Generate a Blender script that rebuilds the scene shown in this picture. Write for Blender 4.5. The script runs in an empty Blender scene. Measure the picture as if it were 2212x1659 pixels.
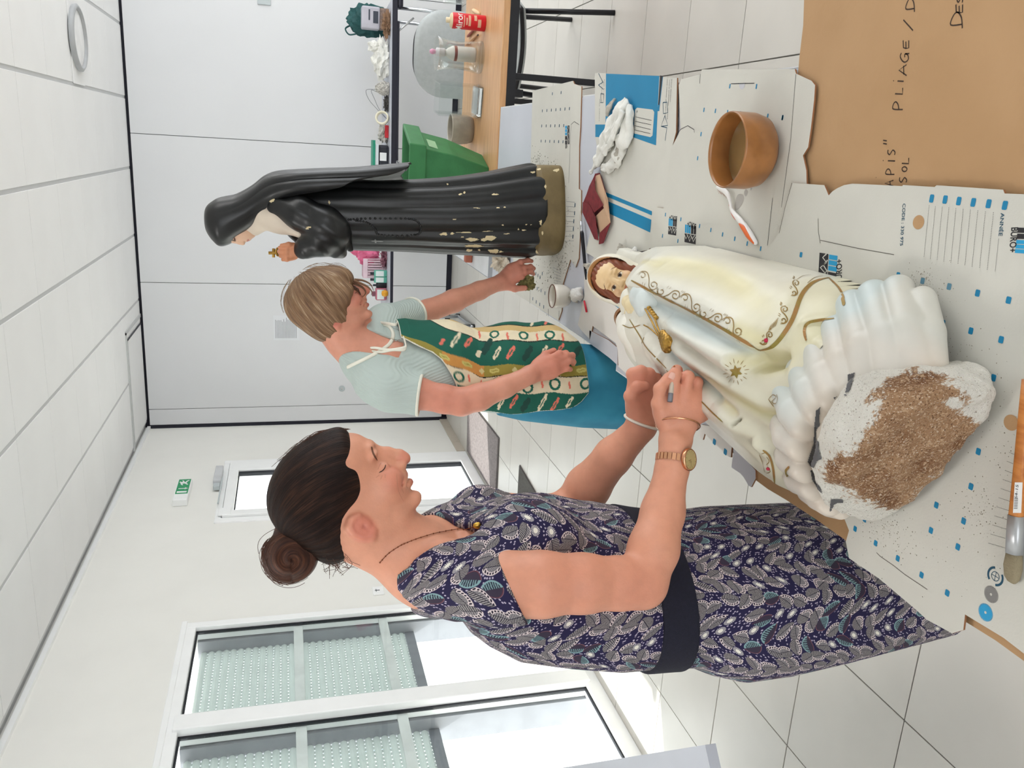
import bpy, bmesh, math, random
import numpy as np
from mathutils import Vector, Matrix
from mathutils.bvhtree import BVHTree
random.seed(7); np.random.seed(7)
S = bpy.context.scene; COL = S.collection; PI = math.pi

# ------------------------------------------------------------------ camera
CAM_H, FPX = 1.58, 1770.12
YAW, PITCH, ROLL = 0.287231, 0.267227, 0.018605
def _rot():
    cy, sy, cp, sp = math.cos(YAW), math.sin(YAW), math.cos(PITCH), math.sin(PITCH)
    fwd = np.array([-sy*cp, cy*cp, -sp]); right = np.array([cy, sy, 0]); down = np.cross(fwd, right)
    cr, sr = math.cos(ROLL), math.sin(ROLL)
    return np.array([cr*right + sr*down, -sr*right + cr*down, fwd])
CR = _rot(); CC = np.array([0, 0, CAM_H])
cd = bpy.data.cameras.new('camera'); cam = bpy.data.objects.new('camera', cd); COL.objects.link(cam)
cd.sensor_fit = 'HORIZONTAL'; cd.sensor_width = 36.0; cd.lens = 36.0*FPX/2212.0
cd.clip_start = 0.05; cd.clip_end = 200
rt, dn, fw = CR            # the photograph was taken with the phone turned on its side: picture x runs down the room, picture y runs to its left
cam.matrix_world = Matrix(((dn[0], rt[0], -fw[0], 0), (dn[1], rt[1], -fw[1], 0), (dn[2], rt[2], -fw[2], CAM_H), (0, 0, 0, 1)))
S.camera = cam

# ------------------------------------------------------------------ light
w = bpy.data.worlds.new('sky'); S.world = w; w.use_nodes = True
bg = w.node_tree.nodes['Background']; bg.inputs[0].default_value = (0.94, 0.97, 1.0, 1); bg.inputs[1].default_value = 3.6
def area(name, loc, target, sx, sy, power, color=(1, 1, 1)):
    l = bpy.data.lights.new(name, 'AREA'); l.shape = 'RECTANGLE'; l.size = sx; l.size_y = sy; l.energy = power; l.color = color
    o = bpy.data.objects.new(name, l); COL.objects.link(o); o.location = loc
    o.rotation_euler = (Vector(target) - Vector(loc)).to_track_quat('-Z', 'Y').to_euler(); return o
sl = bpy.data.lights.new('sun', 'SUN'); sl.energy = 6.0; sl.angle = 0.03; sl.color = (1, .97, .92)
so = bpy.data.objects.new('sun', sl); COL.objects.link(so); so.rotation_euler = Vector((0.62, 0.28, -1.0)).to_track_quat('-Z', 'Y').to_euler()
for i, (lx, ly) in enumerate(((2.3, 5.2), (2.3, 2.6), (-1.6, 1.2))):
    area('fill_lamp', (lx, ly, 2.845), (lx, ly, 0), 0.6, 0.6, 14, (1, .98, .95))  # unseen lamps added out of view to brighten the room
vs = S.view_settings; vs.view_transform = 'Standard'; vs.look = 'None'; vs.gamma = 1; vs.exposure = 0.20; vs.use_curve_mapping = False
S.cycles.use_denoising = True; S.cycles.max_bounces = 8; S.cycles.diffuse_bounces = 5; S.cycles.transparent_max_bounces = 12
S.cycles.sample_clamp_indirect = 8; S.cycles.caustics_refractive = False; S.cycles.caustics_reflective = False

# ------------------------------------------------------------------ places in the room
def ray(x, y): return CR.T @ np.array([(829.5 - y)/FPX, (x - 1106)/FPX, 1.0])
def onz(x, y, z): d = ray(x, y); return CC + d*((z - CAM_H)/d[2])
def onx(x, y, X): d = ray(x, y); return CC + d*(X/d[0])
def ony(x, y, Y): d = ray(x, y); return CC + d*(Y/d[1])
def P(x, y, t): return CC + ray(x, y)*t
RT, DN, FW = CR[0], CR[1], CR[2]

# ------------------------------------------------------------------ materials
def lin(c):
    c = np.array(c[:3], float)/255.0
    return tuple(np.where(c <= .04045, c/12.92, ((c + .055)/1.055)**2.4)) + (1.0,)
class NT:
    """small helper round a node tree"""
    def __init__(s, m): s.t = m.node_tree; s.n = s.t.nodes; s.l = s.t.links
    def new(s, typ, **k):
        n = s.n.new(typ)
        for a, v in k.items(): setattr(n, a, v)
        return n
    def link(s, a, b): s.l.new(a, b)
    def val(s, sock, v):
        if hasattr(v, 'is_linked') or isinstance(v, bpy.types.NodeSocket): s.link(v, sock)
        else: sock.default_value = v
    def math(s, op, a, b=0.0, c=None, clamp=False):
        n = s.new('ShaderNodeMath', operation=op, use_clamp=clamp); s.val(n.inputs[0], a); s.val(n.inputs[1], b)
        if c is not None: s.val(n.inputs[2], c)
        return n.outputs[0]
    def vmath(s, op, a, b=None):
        n = s.new('ShaderNodeVectorMath', operation=op); s.val(n.inputs[0], a)
        if b is not None: s.val(n.inputs[3 if op == 'SCALE' else 1], b)
        return n.outputs[1] if op in ('LENGTH', 'DISTANCE', 'DOT_PRODUCT') else n.outputs[0]
    def mix(s, f, a, b):
        n = s.new('ShaderNodeMix', data_type='RGBA'); s.val(n.inputs[0], f); s.val(n.inputs[6], a); s.val(n.inputs[7], b); return n.outputs[2]
    def noise(s, vec, scale, detail=3.0, rough=.55):
        n = s.new('ShaderNodeTexNoise'); n.inputs['Scale'].default_value = scale; n.inputs['Detail'].default_value = detail; n.inputs['Roughness'].default_value = rough
        if vec is not None: s.link(vec, n.inputs['Vector'])
        return n.outputs[0]
    def ramp(s, v, stops):
        n = s.new('ShaderNodeValToRGB'); s.link(v, n.inputs[0]); e = n.color_ramp.elements
        while len(e) < len(stops): e.new(.5)
        for i, (p, c) in enumerate(stops): e[i].position = p; e[i].color = c
        return n.outputs[0]
    def step(s, v, a, b):
        n = s.new('ShaderNodeMapRange', interpolation_type='SMOOTHSTEP'); s.val(n.inputs[0], v); n.inputs[1].default_value = a; n.inputs[2].default_value = b; return n.outputs[0]
def base_mat(name, rough=.5, metal=0.0, spec=.5):
    m = bpy.data.materials.new(name); m.use_nodes = True; b = m.node_tree.nodes['Principled BSDF']
    b.inputs['Roughness'].default_value = rough; b.inputs['Metallic'].default_value = metal; b.inputs['Specular IOR Level'].default_value = spec
    return m, NT(m), b
def mat(name, c, rough=.55, metal=0.0, var=.06, vscale=8.0, bump=0.0, bscale=120.0, spec=.4, c2=None, stretch=None, sss=0.0):
    m, n, b = base_mat(name, rough, metal, spec)
    tc = n.new('ShaderNodeTexCoord').outputs['Object']
    if stretch: mp = n.new('ShaderNodeMapping'); mp.inputs['Scale'].default_value = stretch; n.link(tc, mp.inputs[0]); tc = mp.outputs[0]
    a = np.array(lin(c)); d = np.array(lin(c2)) if c2 else np.clip(a*(1 - var*2), 0, 1); d[3] = 1
    f = n.step(n.noise(tc, vscale), .35, .7)
    n.link(n.mix(f, tuple(a), tuple(d)), b.inputs['Base Color'])
    if bump:
        bm = n.new('ShaderNodeBump'); bm.inputs['Strength'].default_value = bump; bm.inputs['Distance'].default_value = .01
        n.link(n.noise(tc, bscale, 4), bm.inputs['Height']); n.link(bm.outputs[0], b.inputs['Normal'])
    if sss: b.inputs['Subsurface Weight'].default_value = sss; b.inputs['Subsurface Radius'].default_value = (.012, .005, .003); b.inputs['Subsurface Scale'].default_value = .6
    return m
def vcol_mat(name, rough=.5, attr='Col', bump=0.0, bscale=200.0, var=.05, vscale=30.0, sss=0.0, spec=.4, metal=0.0):
    """colour from the object's own painted colour attribute, with a little procedural grain"""
    m, n, b = base_mat(name, rough, metal, spec)
    a = n.new('ShaderNodeVertexColor', layer_name=attr).outputs[0]; tc = n.new('ShaderNodeTexCoord').outputs['Object']
    f = n.step(n.noise(tc, vscale), .3, .75); dk = n.new('ShaderNodeMix', data_type='RGBA', blend_type='MULTIPLY'); dk.inputs[0].default_value = 1
    n.link(a, dk.inputs[6]); n.link(n.mix(f, (1, 1, 1, 1), (1 - 2*var,)*3 + (1,)), dk.inputs[7]); n.link(dk.outputs[2], b.inputs['Base Color'])
    if bump:
        bm = n.new('ShaderNodeBump'); bm.inputs['Strength'].default_value = bump; bm.inputs['Distance'].default_value = .006
        n.link(n.noise(tc, bscale, 3), bm.inputs['Height']); n.link(bm.outputs[0], b.inputs['Normal'])
    if sss: b.inputs['Subsurface Weight'].default_value = sss; b.inputs['Subsurface Radius'].default_value = (.012, .005, .003); b.inputs['Subsurface Scale'].default_value = .5
    return m
def glass_mat(name, tint=(1, 1, 1, 1), rough=0.0):
    m, n, b = base_mat(name, rough); b.inputs['Base Color'].default_value = tint; b.inputs['Transmission Weight'].default_value = 1; b.inputs['IOR'].default_value = 1.45
    return m
def pane_mat(name):
    """thin window pane: mostly clear, a little reflection"""
    m = bpy.data.materials.new(name); m.use_nodes = True; n = NT(m); out = n.n['Material Output']
    t = n.new('ShaderNodeBsdfTransparent'); t.inputs[0].default_value = (.96, .98, .975, 1); g = n.new('ShaderNodeBsdfGlossy'); g.inputs['Roughness'].default_value = .02
    lw = n.new('ShaderNodeLayerWeight'); lw.inputs[0].default_value = .5; mx = n.new('ShaderNodeMixShader')
    n.link(n.math('ADD', n.math('MULTIPLY', n.math('POWER', lw.outputs['Facing'], 4.0), .45), .03), mx.inputs[0]); n.link(t.outputs[0], mx.inputs[1]); n.link(g.outputs[0], mx.inputs[2]); n.link(mx.outputs[0], out.inputs[0]); return m

# ------------------------------------------------------------------ objects
def setp(o, label=None, cat=None, group=None, kind=None):
    for k, v in (('label', label), ('category', cat), ('group', group), ('kind', kind)):
        if v: o[k] = v
    return o
def thing(name, loc, label, cat, group=None):
    o = bpy.data.objects.new(name, None); o.empty_display_size = .05; COL.objects.link(o); o.location = tuple(loc); return setp(o, label, cat, group)
def origin_of(o):
    v = Vector((0, 0, 0))
    while o: v += o.location; o = o.parent
    return np.array(v)
def mesh_obj(name, V, F, m, parent=None, smooth=False, label=None, kind=None, loc=None, cols=None, uv=None):
    """one mesh object from world-space points; its origin is its thing's origin (or loc)"""
    V = np.asarray(V, float).reshape(-1, 3)
    base = origin_of(parent) if parent else (np.asarray(loc, float) if loc is not None else np.array([V[:, 0].mean(), V[:, 1].mean(), V[:, 2].min()]))
    me = bpy.data.meshes.new(name); me.from_pydata((V - base).tolist(), [], [list(map(int, f)) for f in F])
    if smooth: me.polygons.foreach_set('use_smooth', np.ones(len(me.polygons), bool))
    if m is not None:
        for q in (m if isinstance(m, (list, tuple)) else [m]): me.materials.append(q)
    if cols is not None:
        c = np.ones((len(V), 4), np.float32); c[:, :3] = cols; at = me.color_attributes.new('Col', 'FLOAT_COLOR', 'POINT'); at.data.foreach_set('color', c.ravel())
    if uv is not None:
        u = me.uv_layers.new(name='UVMap'); li = np.empty(len(me.loops), np.int64); me.loops.foreach_get('vertex_index', li); u.data.foreach_set('uv', np.asarray(uv, np.float32)[li].ravel())
    me.update(); o = bpy.data.objects.new(name, me); COL.objects.link(o)
    if parent: o.parent = parent
    else: o.location = tuple(base)
    return setp(o, label, None, None, kind)
class MB:
    """collects shapes into one mesh"""
    def __init__(s): s.V = []; s.F = []; s.n = 0
    def add(s, V, F):
        V = np.asarray(V, float).reshape(-1, 3); s.V.append(V); s.F += [[int(i) + s.n for i in f] for f in F]; s.n += len(V); return s
    def box(s, lo, hi, M=None, bev=0.0):
        lo = np.array(lo, float); hi = np.array(hi, float)
        if bev > 0:
            bev = min(bev, .49*min(hi - lo)); bm = bmesh.new(); bmesh.ops.create_cube(bm, size=1)
            for v in bm.verts: v.co = Vector((lo + hi)/2 + np.array(v.co)*(hi - lo))
            bmesh.ops.bevel(bm, geom=bm.edges[:], offset=bev, segments=2, affect='EDGES', profile=.5)
            bm.verts.index_update(); V = np.array([v.co[:] for v in bm.verts]); F = [[v.index for v in f.verts] for f in bm.faces]; bm.free()
        else:
            V = np.array([[(lo, hi)[i][0], (lo, hi)[j][1], (lo, hi)[k][2]] for i in (0, 1) for j in (0, 1) for k in (0, 1)])
            F = [(0, 1, 3, 2), (4, 6, 7, 5), (0, 4, 5, 1), (2, 3, 7, 6), (0, 2, 6, 4), (1, 5, 7, 3)]
        if M is not None: V = xf(M, V)
        return s.add(V, F)
    def tube(s, pts, r, seg=10, closed=False, caps=True, flat=1.0):
        pts = np.asarray(pts, float); n = len(pts); r = np.broadcast_to(np.asarray(r, float), (n,)); T = np.gradient(pts, axis=0) if not closed else np.roll(pts, -1, 0) - np.roll(pts, 1, 0)
        T /= np.linalg.norm(T, axis=1)[:, None] + 1e-12
        a = np.array([0, 0, 1.0]) if abs(T[0][2]) < .9 else np.array([1.0, 0, 0]); N = np.cross(T[0], a); N /= np.linalg.norm(N); V = []
        for i in range(n):
            N = N - T[i]*(N @ T[i]); N /= np.linalg.norm(N) + 1e-12; B = np.cross(T[i], N)
            for k in range(seg): an = 2*PI*k/seg; V.append(pts[i] + r[i]*(math.cos(an)*N + flat*math.sin(an)*B))
        F = []
        for i in range(n if closed else n - 1):
            for k in range(seg): j = (i + 1) % n; F.append((i*seg + k, i*seg + (k + 1) % seg, j*seg + (k + 1) % seg, j*seg + k))
        if caps and not closed: F.append(list(range(seg))[::-1]); F.append([(n - 1)*seg + k for k in range(seg)])
        return s.add(V, F)
    def lathe(s, prof, c, seg=40, axis=None, sq=None):
        """prof: (radius, height) pairs from c upwards; closed profile makes a thick wall"""
        V = []; n = len(prof); A = np.array(axis, float) if axis is not None else np.array([0, 0, 1.0]); A /= np.linalg.norm(A)
        X = np.cross(A, [0, 1.0, 0]) if abs(A[1]) < .9 else np.cross(A, [1.0, 0, 0]); X /= np.linalg.norm(X); Y = np.cross(A, X)
        for r, h in prof:
            for k in range(seg):
                an = 2*PI*k/seg; V.append(np.array(c) + A*h + r*(math.cos(an)*X + math.sin(an)*Y))
        F = [(i*seg + k, i*seg + (k + 1) % seg, (i + 1)*seg + (k + 1) % seg, (i + 1)*seg + k) for i in range(n - 1) for k in range(seg)]
        return s.add(V, F)
    def prism(s, out, z0, z1):
        """flat outline (x, y) extruded upwards; z0/z1 numbers"""
        out = np.asarray(out, float)[:, :2]; n = len(out)
        if np.sum(out[:, 0]*np.roll(out[:, 1], -1) - np.roll(out[:, 0], -1)*out[:, 1]) < 0: out = out[::-1]
        V = [(x, y, z0) for x, y in out] + [(x, y, z1) for x, y in out]
        return s.add(V, [list(range(n))[::-1], list(range(n, 2*n))] + [(i, (i + 1) % n, n + (i + 1) % n, n + i) for i in range(n)])
    def build(s, name, m, parent=None, smooth=False, **k):
        return mesh_obj(name, np.concatenate(s.V), s.F, m, parent, smooth, **k)
def xf(M, V): V = np.asarray(V, float); return V @ np.array(M)[:3, :3].T + np.array(M)[:3, 3]
def rotz(a, c=(0, 0, 0)): return Matrix.Translation(c) @ Matrix.Rotation(a, 4, 'Z') @ Matrix.Translation(-Vector(c))
def spline(pts, n=8, closed=False):
    """Catmull-Rom through the points"""
    p = np.asarray(pts, float); m = len(p); out = []
    for i in range(m if closed else m - 1):
        a, b, c, d = (p[(i - 1) % m], p[i], p[(i + 1) % m], p[(i + 2) % m]) if closed else (p[max(i - 1, 0)], p[i], p[i + 1], p[min(i + 2, m - 1)])
        for k in range(n):
            t = k/n; out.append(.5*((2*b) + (c - a)*t + (2*a - 5*b + 4*c - d)*t*t + (3*b - a - 3*c + d)*t**3))
    if not closed: out.append(p[-1])
    return np.array(out)
def copy_of(o, loc, name=None):
    c = o.copy(); COL.objects.link(c); c.location = tuple(loc); return c
def text_mesh(s, bold=0.0):
    cu = bpy.data.curves.new('lettering', 'FONT'); cu.body = s; cu.resolution_u = 3; cu.offset = bold
    o = bpy.data.objects.new('lettering', cu); COL.objects.link(o); dg = bpy.context.evaluated_depsgraph_get(); me = o.evaluated_get(dg).to_mesh()
    V = np.array([v.co[:] for v in me.vertices]).reshape(-1, 3); F = [list(p.vertices) for p in me.polygons]
    o.evaluated_get(dg).to_mesh_clear(); bpy.data.objects.remove(o); bpy.data.curves.remove(cu); return V, F
def put_text(mb, s, p0, p1, up, height=None, bold=0.0):
    """lettering in the plane of (p1-p0, up), fitted between p0 and p1"""
    V, F = text_mesh(s, bold); p0 = np.array(p0, float); p1 = np.array(p1, float); d = p1 - p0; L = np.linalg.norm(d); x0, x1 = V[:, 0].min(), V[:, 0].max()
    k = L/(x1 - x0); up = np.array(up, float); up -= d*(up @ d)/(d @ d); up /= np.linalg.norm(up); y1 = V[:, 1].max(); ky = k if height is None else height/y1
    return mb.add(p0 + np.outer((V[:, 0] - x0)*k, d/L) + np.outer(V[:, 1]*ky, up), F)
# ================================================================== the room
XL, YB, HC = -2.71, 7.937, 2.862
M_wall = mat('wall_paint', (238, 237, 232), .8, var=.012, vscale=2.5, bump=.05, bscale=300)
M_panel = mat('partition_panel', (222, 223, 225), .55, var=.012, vscale=1.2, spec=.3)
M_ceil = mat('ceiling_tile', (236, 236, 236), .9, var=.01, vscale=3, bump=.06, bscale=400)
M_grid = mat('ceiling_grid', (198, 199, 200), .6, var=.01)
M_black = mat('black_trim', (22, 22, 38), .5, var=.05)
M_white = mat('white_lacquer', (247, 248, 248), .35, var=.012, spec=.5)
M_tile = mat('floor_tile', (214, 210, 202), .35, var=.025, vscale=2.2, c2=(208, 204, 196), stretch=(1, 1, 1), spec=.4)
M_grout = mat('grout', (128, 126, 120), .9, var=.05)
M_plinth = mat('plinth_tile', (196, 186, 172), .5, var=.03, vscale=3)
M_pane = pane_mat('window_pane')
M_shut = mat('shutter_slat', (205, 212, 210), .5, var=.03, vscale=6)
_n = NT(M_shut); _t = _n.new('ShaderNodeBsdfTranslucent'); _t.inputs[0].default_value = (.62, .66, .65, 1); _m = _n.new('ShaderNodeMixShader'); _m.inputs[0].default_value = .42; _n.link(_n.n['Principled BSDF'].outputs[0], _m.inputs[1]); _n.link(_t.outputs[0], _m.inputs[2]); _n.link(_m.outputs[0], _n.n['Material Output'].inputs[0])   # thin pvc lets some daylight through
M_gasket = mat('rubber_gasket', (24, 26, 34), .6)
M_alu = mat('grey_aluminium', (188, 196, 198), .4, var=.02)

# floor and its tiles
fl = MB().box((XL - .1, -2.6, -.12), (3.3, YB + .1, -.004)).build('floor', M_grout); setp(fl, kind='structure')
TP, TX0, TY0 = .4385, .345, 3.266
proto = None
for i in range(-7, 6):
    for j in range(-7, 11):
        x0, y0 = TX0 + i*TP, TY0 + j*TP; x1, y1 = x0 + TP, y0 + TP
        if x1 < XL + .02 or y1 > YB + .35 or x0 > 3.2: continue
        cx, cy = (x0 + x1)/2, (y0 + y1)/2
        if x0 < XL or y1 > YB:   # cut tiles along the walls
            o = MB().box((max(x0, XL) + .002, y0 + .002, -.004), (x1 - .002, min(y1, YB) - .002, 0)).build('floor_tile', M_tile, fl)
            continue
        if proto is None:
            proto = MB().box((-TP/2 + .0022, -TP/2 + .0022, -.004), (TP/2 - .0022, TP/2 - .0022, 0), bev=.0012).build('floor_tile', M_tile, loc=(0, 0, 0)); o = proto
        else: o = proto.copy(); COL.objects.link(o)
        o.parent = fl; o.location = tuple(np.array([cx, cy, 0]) - np.array(fl.location))

# ceiling: slab, runners, tiles
ce = MB().box((XL - .1, -2.6, HC + .02), (3.3, YB + .1, HC + .1)).build('ceiling', M_grid); setp(ce, kind='structure')
CXP, CYP = .577, .6035
proto = None
for i in range(-6, 6):
    for j in range(-11, 7):
        x0, y0 = .25 + i*CXP, 4.252 + j*CYP; x1, y1 = min(x0 + CXP, 3.2), min(y0 + CYP, YB - .005)
        x0 = max(x0, XL + .03)
        if x1 - x0 < .08 or y1 - y0 < .05 or y0 < -2.5: continue
        if x1 - x0 < CXP - .01 or y1 - y0 < CYP - .01:
            MB().box((x0 + .012, y0 + .002, HC), (x1 - .012, y1 - .002, HC + .016), bev=.002).build('ceiling_tile', M_ceil, ce); continue
        if proto is None:
            proto = MB().box((-CXP/2 + .012, -CYP/2 + .002, 0), (CXP/2 - .012, CYP/2 - .002, .016), bev=.002).build('ceiling_tile', M_ceil, loc=(0, 0, 0)); o = proto
        else: o = proto.copy(); COL.objects.link(o)
        o.parent = ce; o.location = tuple(np.array([(x0 + x1)/2, (y0 + y1)/2, HC]) - np.array(ce.location))
mb = MB()
for i in range(-5, 6): mb.box((.25 + i*CXP - .012, -2.5, HC + .004), (.25 + i*CXP + .012, YB - .004, HC + .02))
mb.build('grid_runner', M_grid, ce, kind='stuff')
# round luminaire set in a tile, access hatch, wall angle
cl = thing('ceiling_light', (.54, 6.24, HC - .012), 'round flush ceiling light with a pale ring near the back wall', 'light')
MB().box((.54 - .285, 6.24 - .155, HC - .006), (.54 + .285, 6.24 + .155, HC - .0005)).build('mounting_plate', M_ceil, cl)
MB().lathe([(.20, 0), (.205, -.02), (.19, -.03), (.178, -.03), (.175, -.012), (.175, 0)], (.54, 6.24, HC - .006), 48).build('ring', mat('lamp_ring', (176, 178, 180), .4), cl, True)
MB().lathe([(.174, -.012), (.12, -.017), (.0001, -.02)], (.54, 6.24, HC - .006), 48).build('diffuser', mat('opal_diffuser', (238, 238, 238), .4), cl, True)
t1 = MB().box((XL + .05, 7.17, HC - .007), (-1.62, 7.2, HC)).box((XL + .05, 7.23, HC - .006), (-1.7, 7.245, HC)).box((-1.64, 7.17, HC - .007), (-1.61, YB - .01, HC)).build('trim_1', M_grid); setp(t1, kind='structure')
MB().box((-1.7, 7.22, HC - .009), (-1.685, YB - .02, HC - .006)).build('dark_joint', M_black, t1)
MB().box((-2.6, 7.25, HC - .003), (-1.705, YB - .02, HC - .0005)).build('hatch_panel', M_ceil, t1)
t2 = MB().box((XL, -2.5, HC - .03), (XL + .025, YB - .004, HC - .002)).build('trim_2', M_white); setp(t2, kind='structure')

# back wall: a folding partition of wide panels between black seals
wb = MB().box((XL - .1, YB + .012, 0), (3.3, YB + .1, HC + .02)).build('wall_back', M_black); setp(wb, kind='structure')
seams = [XL + .03, -2.523, -1.323, -.04, 1.243, 2.526, 3.25]
for a, b in zip(seams[:-1], seams[1:]):
    MB().box((a + .0025, YB - .02, .055), (b - .0025, YB + .012, HC - .024), bev=.002).build('partition_panel', M_panel, wb)
mb = MB()
for s in seams[1:-1]: mb.box((s - .004, YB + .0, .055), (s + .004, YB + .012, HC - .024))
mb.build('panel_joint', mat('joint_grey', (120, 122, 126), .6), wb)
MB().lathe([(.03, 0), (.03, .006), (.022, .008), (.0001, .008)], (-2.352, YB - .02, 1.064), 24, (0, -1, 0)).build('lock_rose', M_alu, wb, True, label='round grey lock set in the partition panel')
MB().lathe([(.011, .008), (.011, .012), (.0001, .013)], (-2.352, YB - .02, 1.064), 16, (0, -1, 0)).build('lock_cylinder', M_grid, wb, True)
hk = MB().box((1.075, YB - .032, 1.66), (1.12, YB - .0205, 1.77), bev=.004).build('wall_clip', M_alu); setp(hk, 'small pale grey clip stuck on the partition wall above the green bag', 'clip')
# notices taped to the partition
M_paper = mat('notice_paper', (226, 228, 231), .7, var=.01); M_ink = mat('grey_ink', (150, 152, 156), .8)
def notice(x0, x1, z0, z1, nl, label):
    t = thing('paper_notice', ((x0 + x1)/2, YB - .0205, z0), label, 'notice')
    MB().box((x0, YB - .0225, z0), (x1, YB - .0205, z1)).build('sheet', M_paper, t); mb = MB(); rnd = random.Random(nl)
    for k in range(nl):
        z = z1 - .02 - (z1 - z0 - .04)*k/nl; mb.box((x0 + .02, YB - .0231, z - .0025), (x1 - .02 - rnd.random()*.06, YB - .0226, z + .0025))
    mb.build('printed_lines', M_ink, t)
notice(-1.86, -1.62, 1.46, 1.70, 16, 'white notice with grey printed lines on the partition, above the bending woman')

wr = MB().box((-2.93, -2.7, 0), (3.3, -2.6, .95)).box((-2.93, -2.7, 2.45), (3.3, -2.6, HC + .02)).box((-2.93, -2.7, .95), (-1.9, -2.6, 2.45)).box((2.6, -2.7, .95), (3.3, -2.6, 2.45)).build('wall_rear_unseen', M_wall); setp(wr, kind='structure')  # unseen rear wall, its opening added to let fill light in from behind
wx_ = MB().box((3.3, -2.6, 0), (3.42, YB + .1, .85)).box((3.3, -2.6, 2.5), (3.42, YB + .1, HC + .02)).box((3.3, YB - .6, .85), (3.42, YB + .1, 2.5)).box((3.3, -2.6, .85), (3.42, 1.6, 2.5)).build('wall_right_unseen', M_wall); setp(wx_, kind='structure')  # unseen right wall, opened at the far end to send more light there
# left wall with the door and the glazed bay
DY0, DY1, DZ = 5.75, 6.97, 2.112
WY0, WY1, WZ = 2.55, 4.43, 2.16
mb = MB()
for (y0, y1, z0, z1) in ((-2.6, WY0, 0, HC), (WY0, WY1, WZ, HC), (WY1, DY0, 0, HC), (DY0, DY1, DZ, HC), (DY1, YB + .1, 0, HC)): mb.box((XL - .22, y0, z0), (XL, y1, z1 + .02))
wl = mb.build('wall_left', M_wall); setp(wl, kind='structure')
bl = thing('baseboard_left', (XL, 7.4, 0), None, None); setp(bl, kind='structure')
for y0, y1 in ((DY1 + .02, 7.22), (7.224, 7.66), (7.664, YB - .03)): MB().box((XL, y0, 0), (XL + .012, y1, .078), bev=.002).build('plinth_tile', M_plinth, bl)
for k in range(3): MB().box((XL, WY1 + .02 + k*.434, 0), (XL + .012, WY1 + .02 + k*.434 + .43, .078), bev=.002).build('plinth_tile', M_plinth, bl)
tb = MB().box((XL, YB - .026, 0), (XL + .03, YB - .004, HC)).build('trim_3', M_black); setp(tb, kind='structure')

# glazed door
d1 = thing('door_1', (XL, DY0, 0), None, None); setp(d1, kind='structure')
mb = MB()
for (y0, y1, z0, z1) in ((DY0, DY0 + .07, 0, DZ), (DY1 - .07, DY1, 0, DZ), (DY0 + .07, DY1 - .07, DZ - .045, DZ)): mb.box((XL - .06, y0, z0), (XL + .012, y1, z1), bev=.004)
mb.build('door_frame', M_white, d1)
mb = MB(); a, b = DY0 + .075, DY1 - .075
for (y0, y1, z0, z1) in ((a, a + .085, .012, DZ - .05), (b - .19, b, .012, DZ - .05), (a + .085, b - .19, .012, .10), (a + .085, b - .19, 1.985, DZ - .05)): mb.box((XL - .045, y0, z0), (XL + .03, y1, z1), bev=.004)
dl = mb.build('door_leaf', M_white, d1)
mb = MB()
for (y0, y1, z0, z1) in ((a + .085, a + .093, .1, 1.985), (b - .198, b - .19, .1, 1.985), (a + .093, b - .198, .1, .108), (a + .093, b - .198, 1.977, 1.985), (b - .235, b - .226, .1, 1.985)): mb.box((XL - .012, y0, z0), (XL + .012, y1, z1))
mb.build('gasket', M_gasket, d1)
MB().box((XL - .008, a + .09, .105), (XL - .002, b - .195, 1.98)).build('pane', M_pane, d1)
MB().box((XL + .03, b - .16, .95), (XL + .05, b - .11, 1.17), bev=.004).build('handle_plate', M_alu, d1)
MB().tube([(XL + .05, b - .135, 1.06), (XL + .085, b - .135, 1.06), (XL + .085, b - .26, 1.06)], .009, 10).build('door_handle', M_alu, d1, True)
MB().box((XL + .012, 6.40, 2.105), (XL + .07, 6.72, 2.165), bev=.006).build('door_closer', mat('closer_grey', (205, 207, 210), .4), d1)
MB().box((XL + .012, 6.33, 2.11), (XL + .05, 6.40, 2.16), bev=.006).build('closer_cap', M_alu, d1)
MB().box((XL + .04, 6.0, 2.096), (XL + .055, 6.5, 2.104)).build('closer_arm', M_alu, d1)
MB().box((XL + .02, 5.83, 2.0), (XL + .034, 5.95, 2.09), bev=.004).build('corner_plate', M_white, d1)

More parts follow.
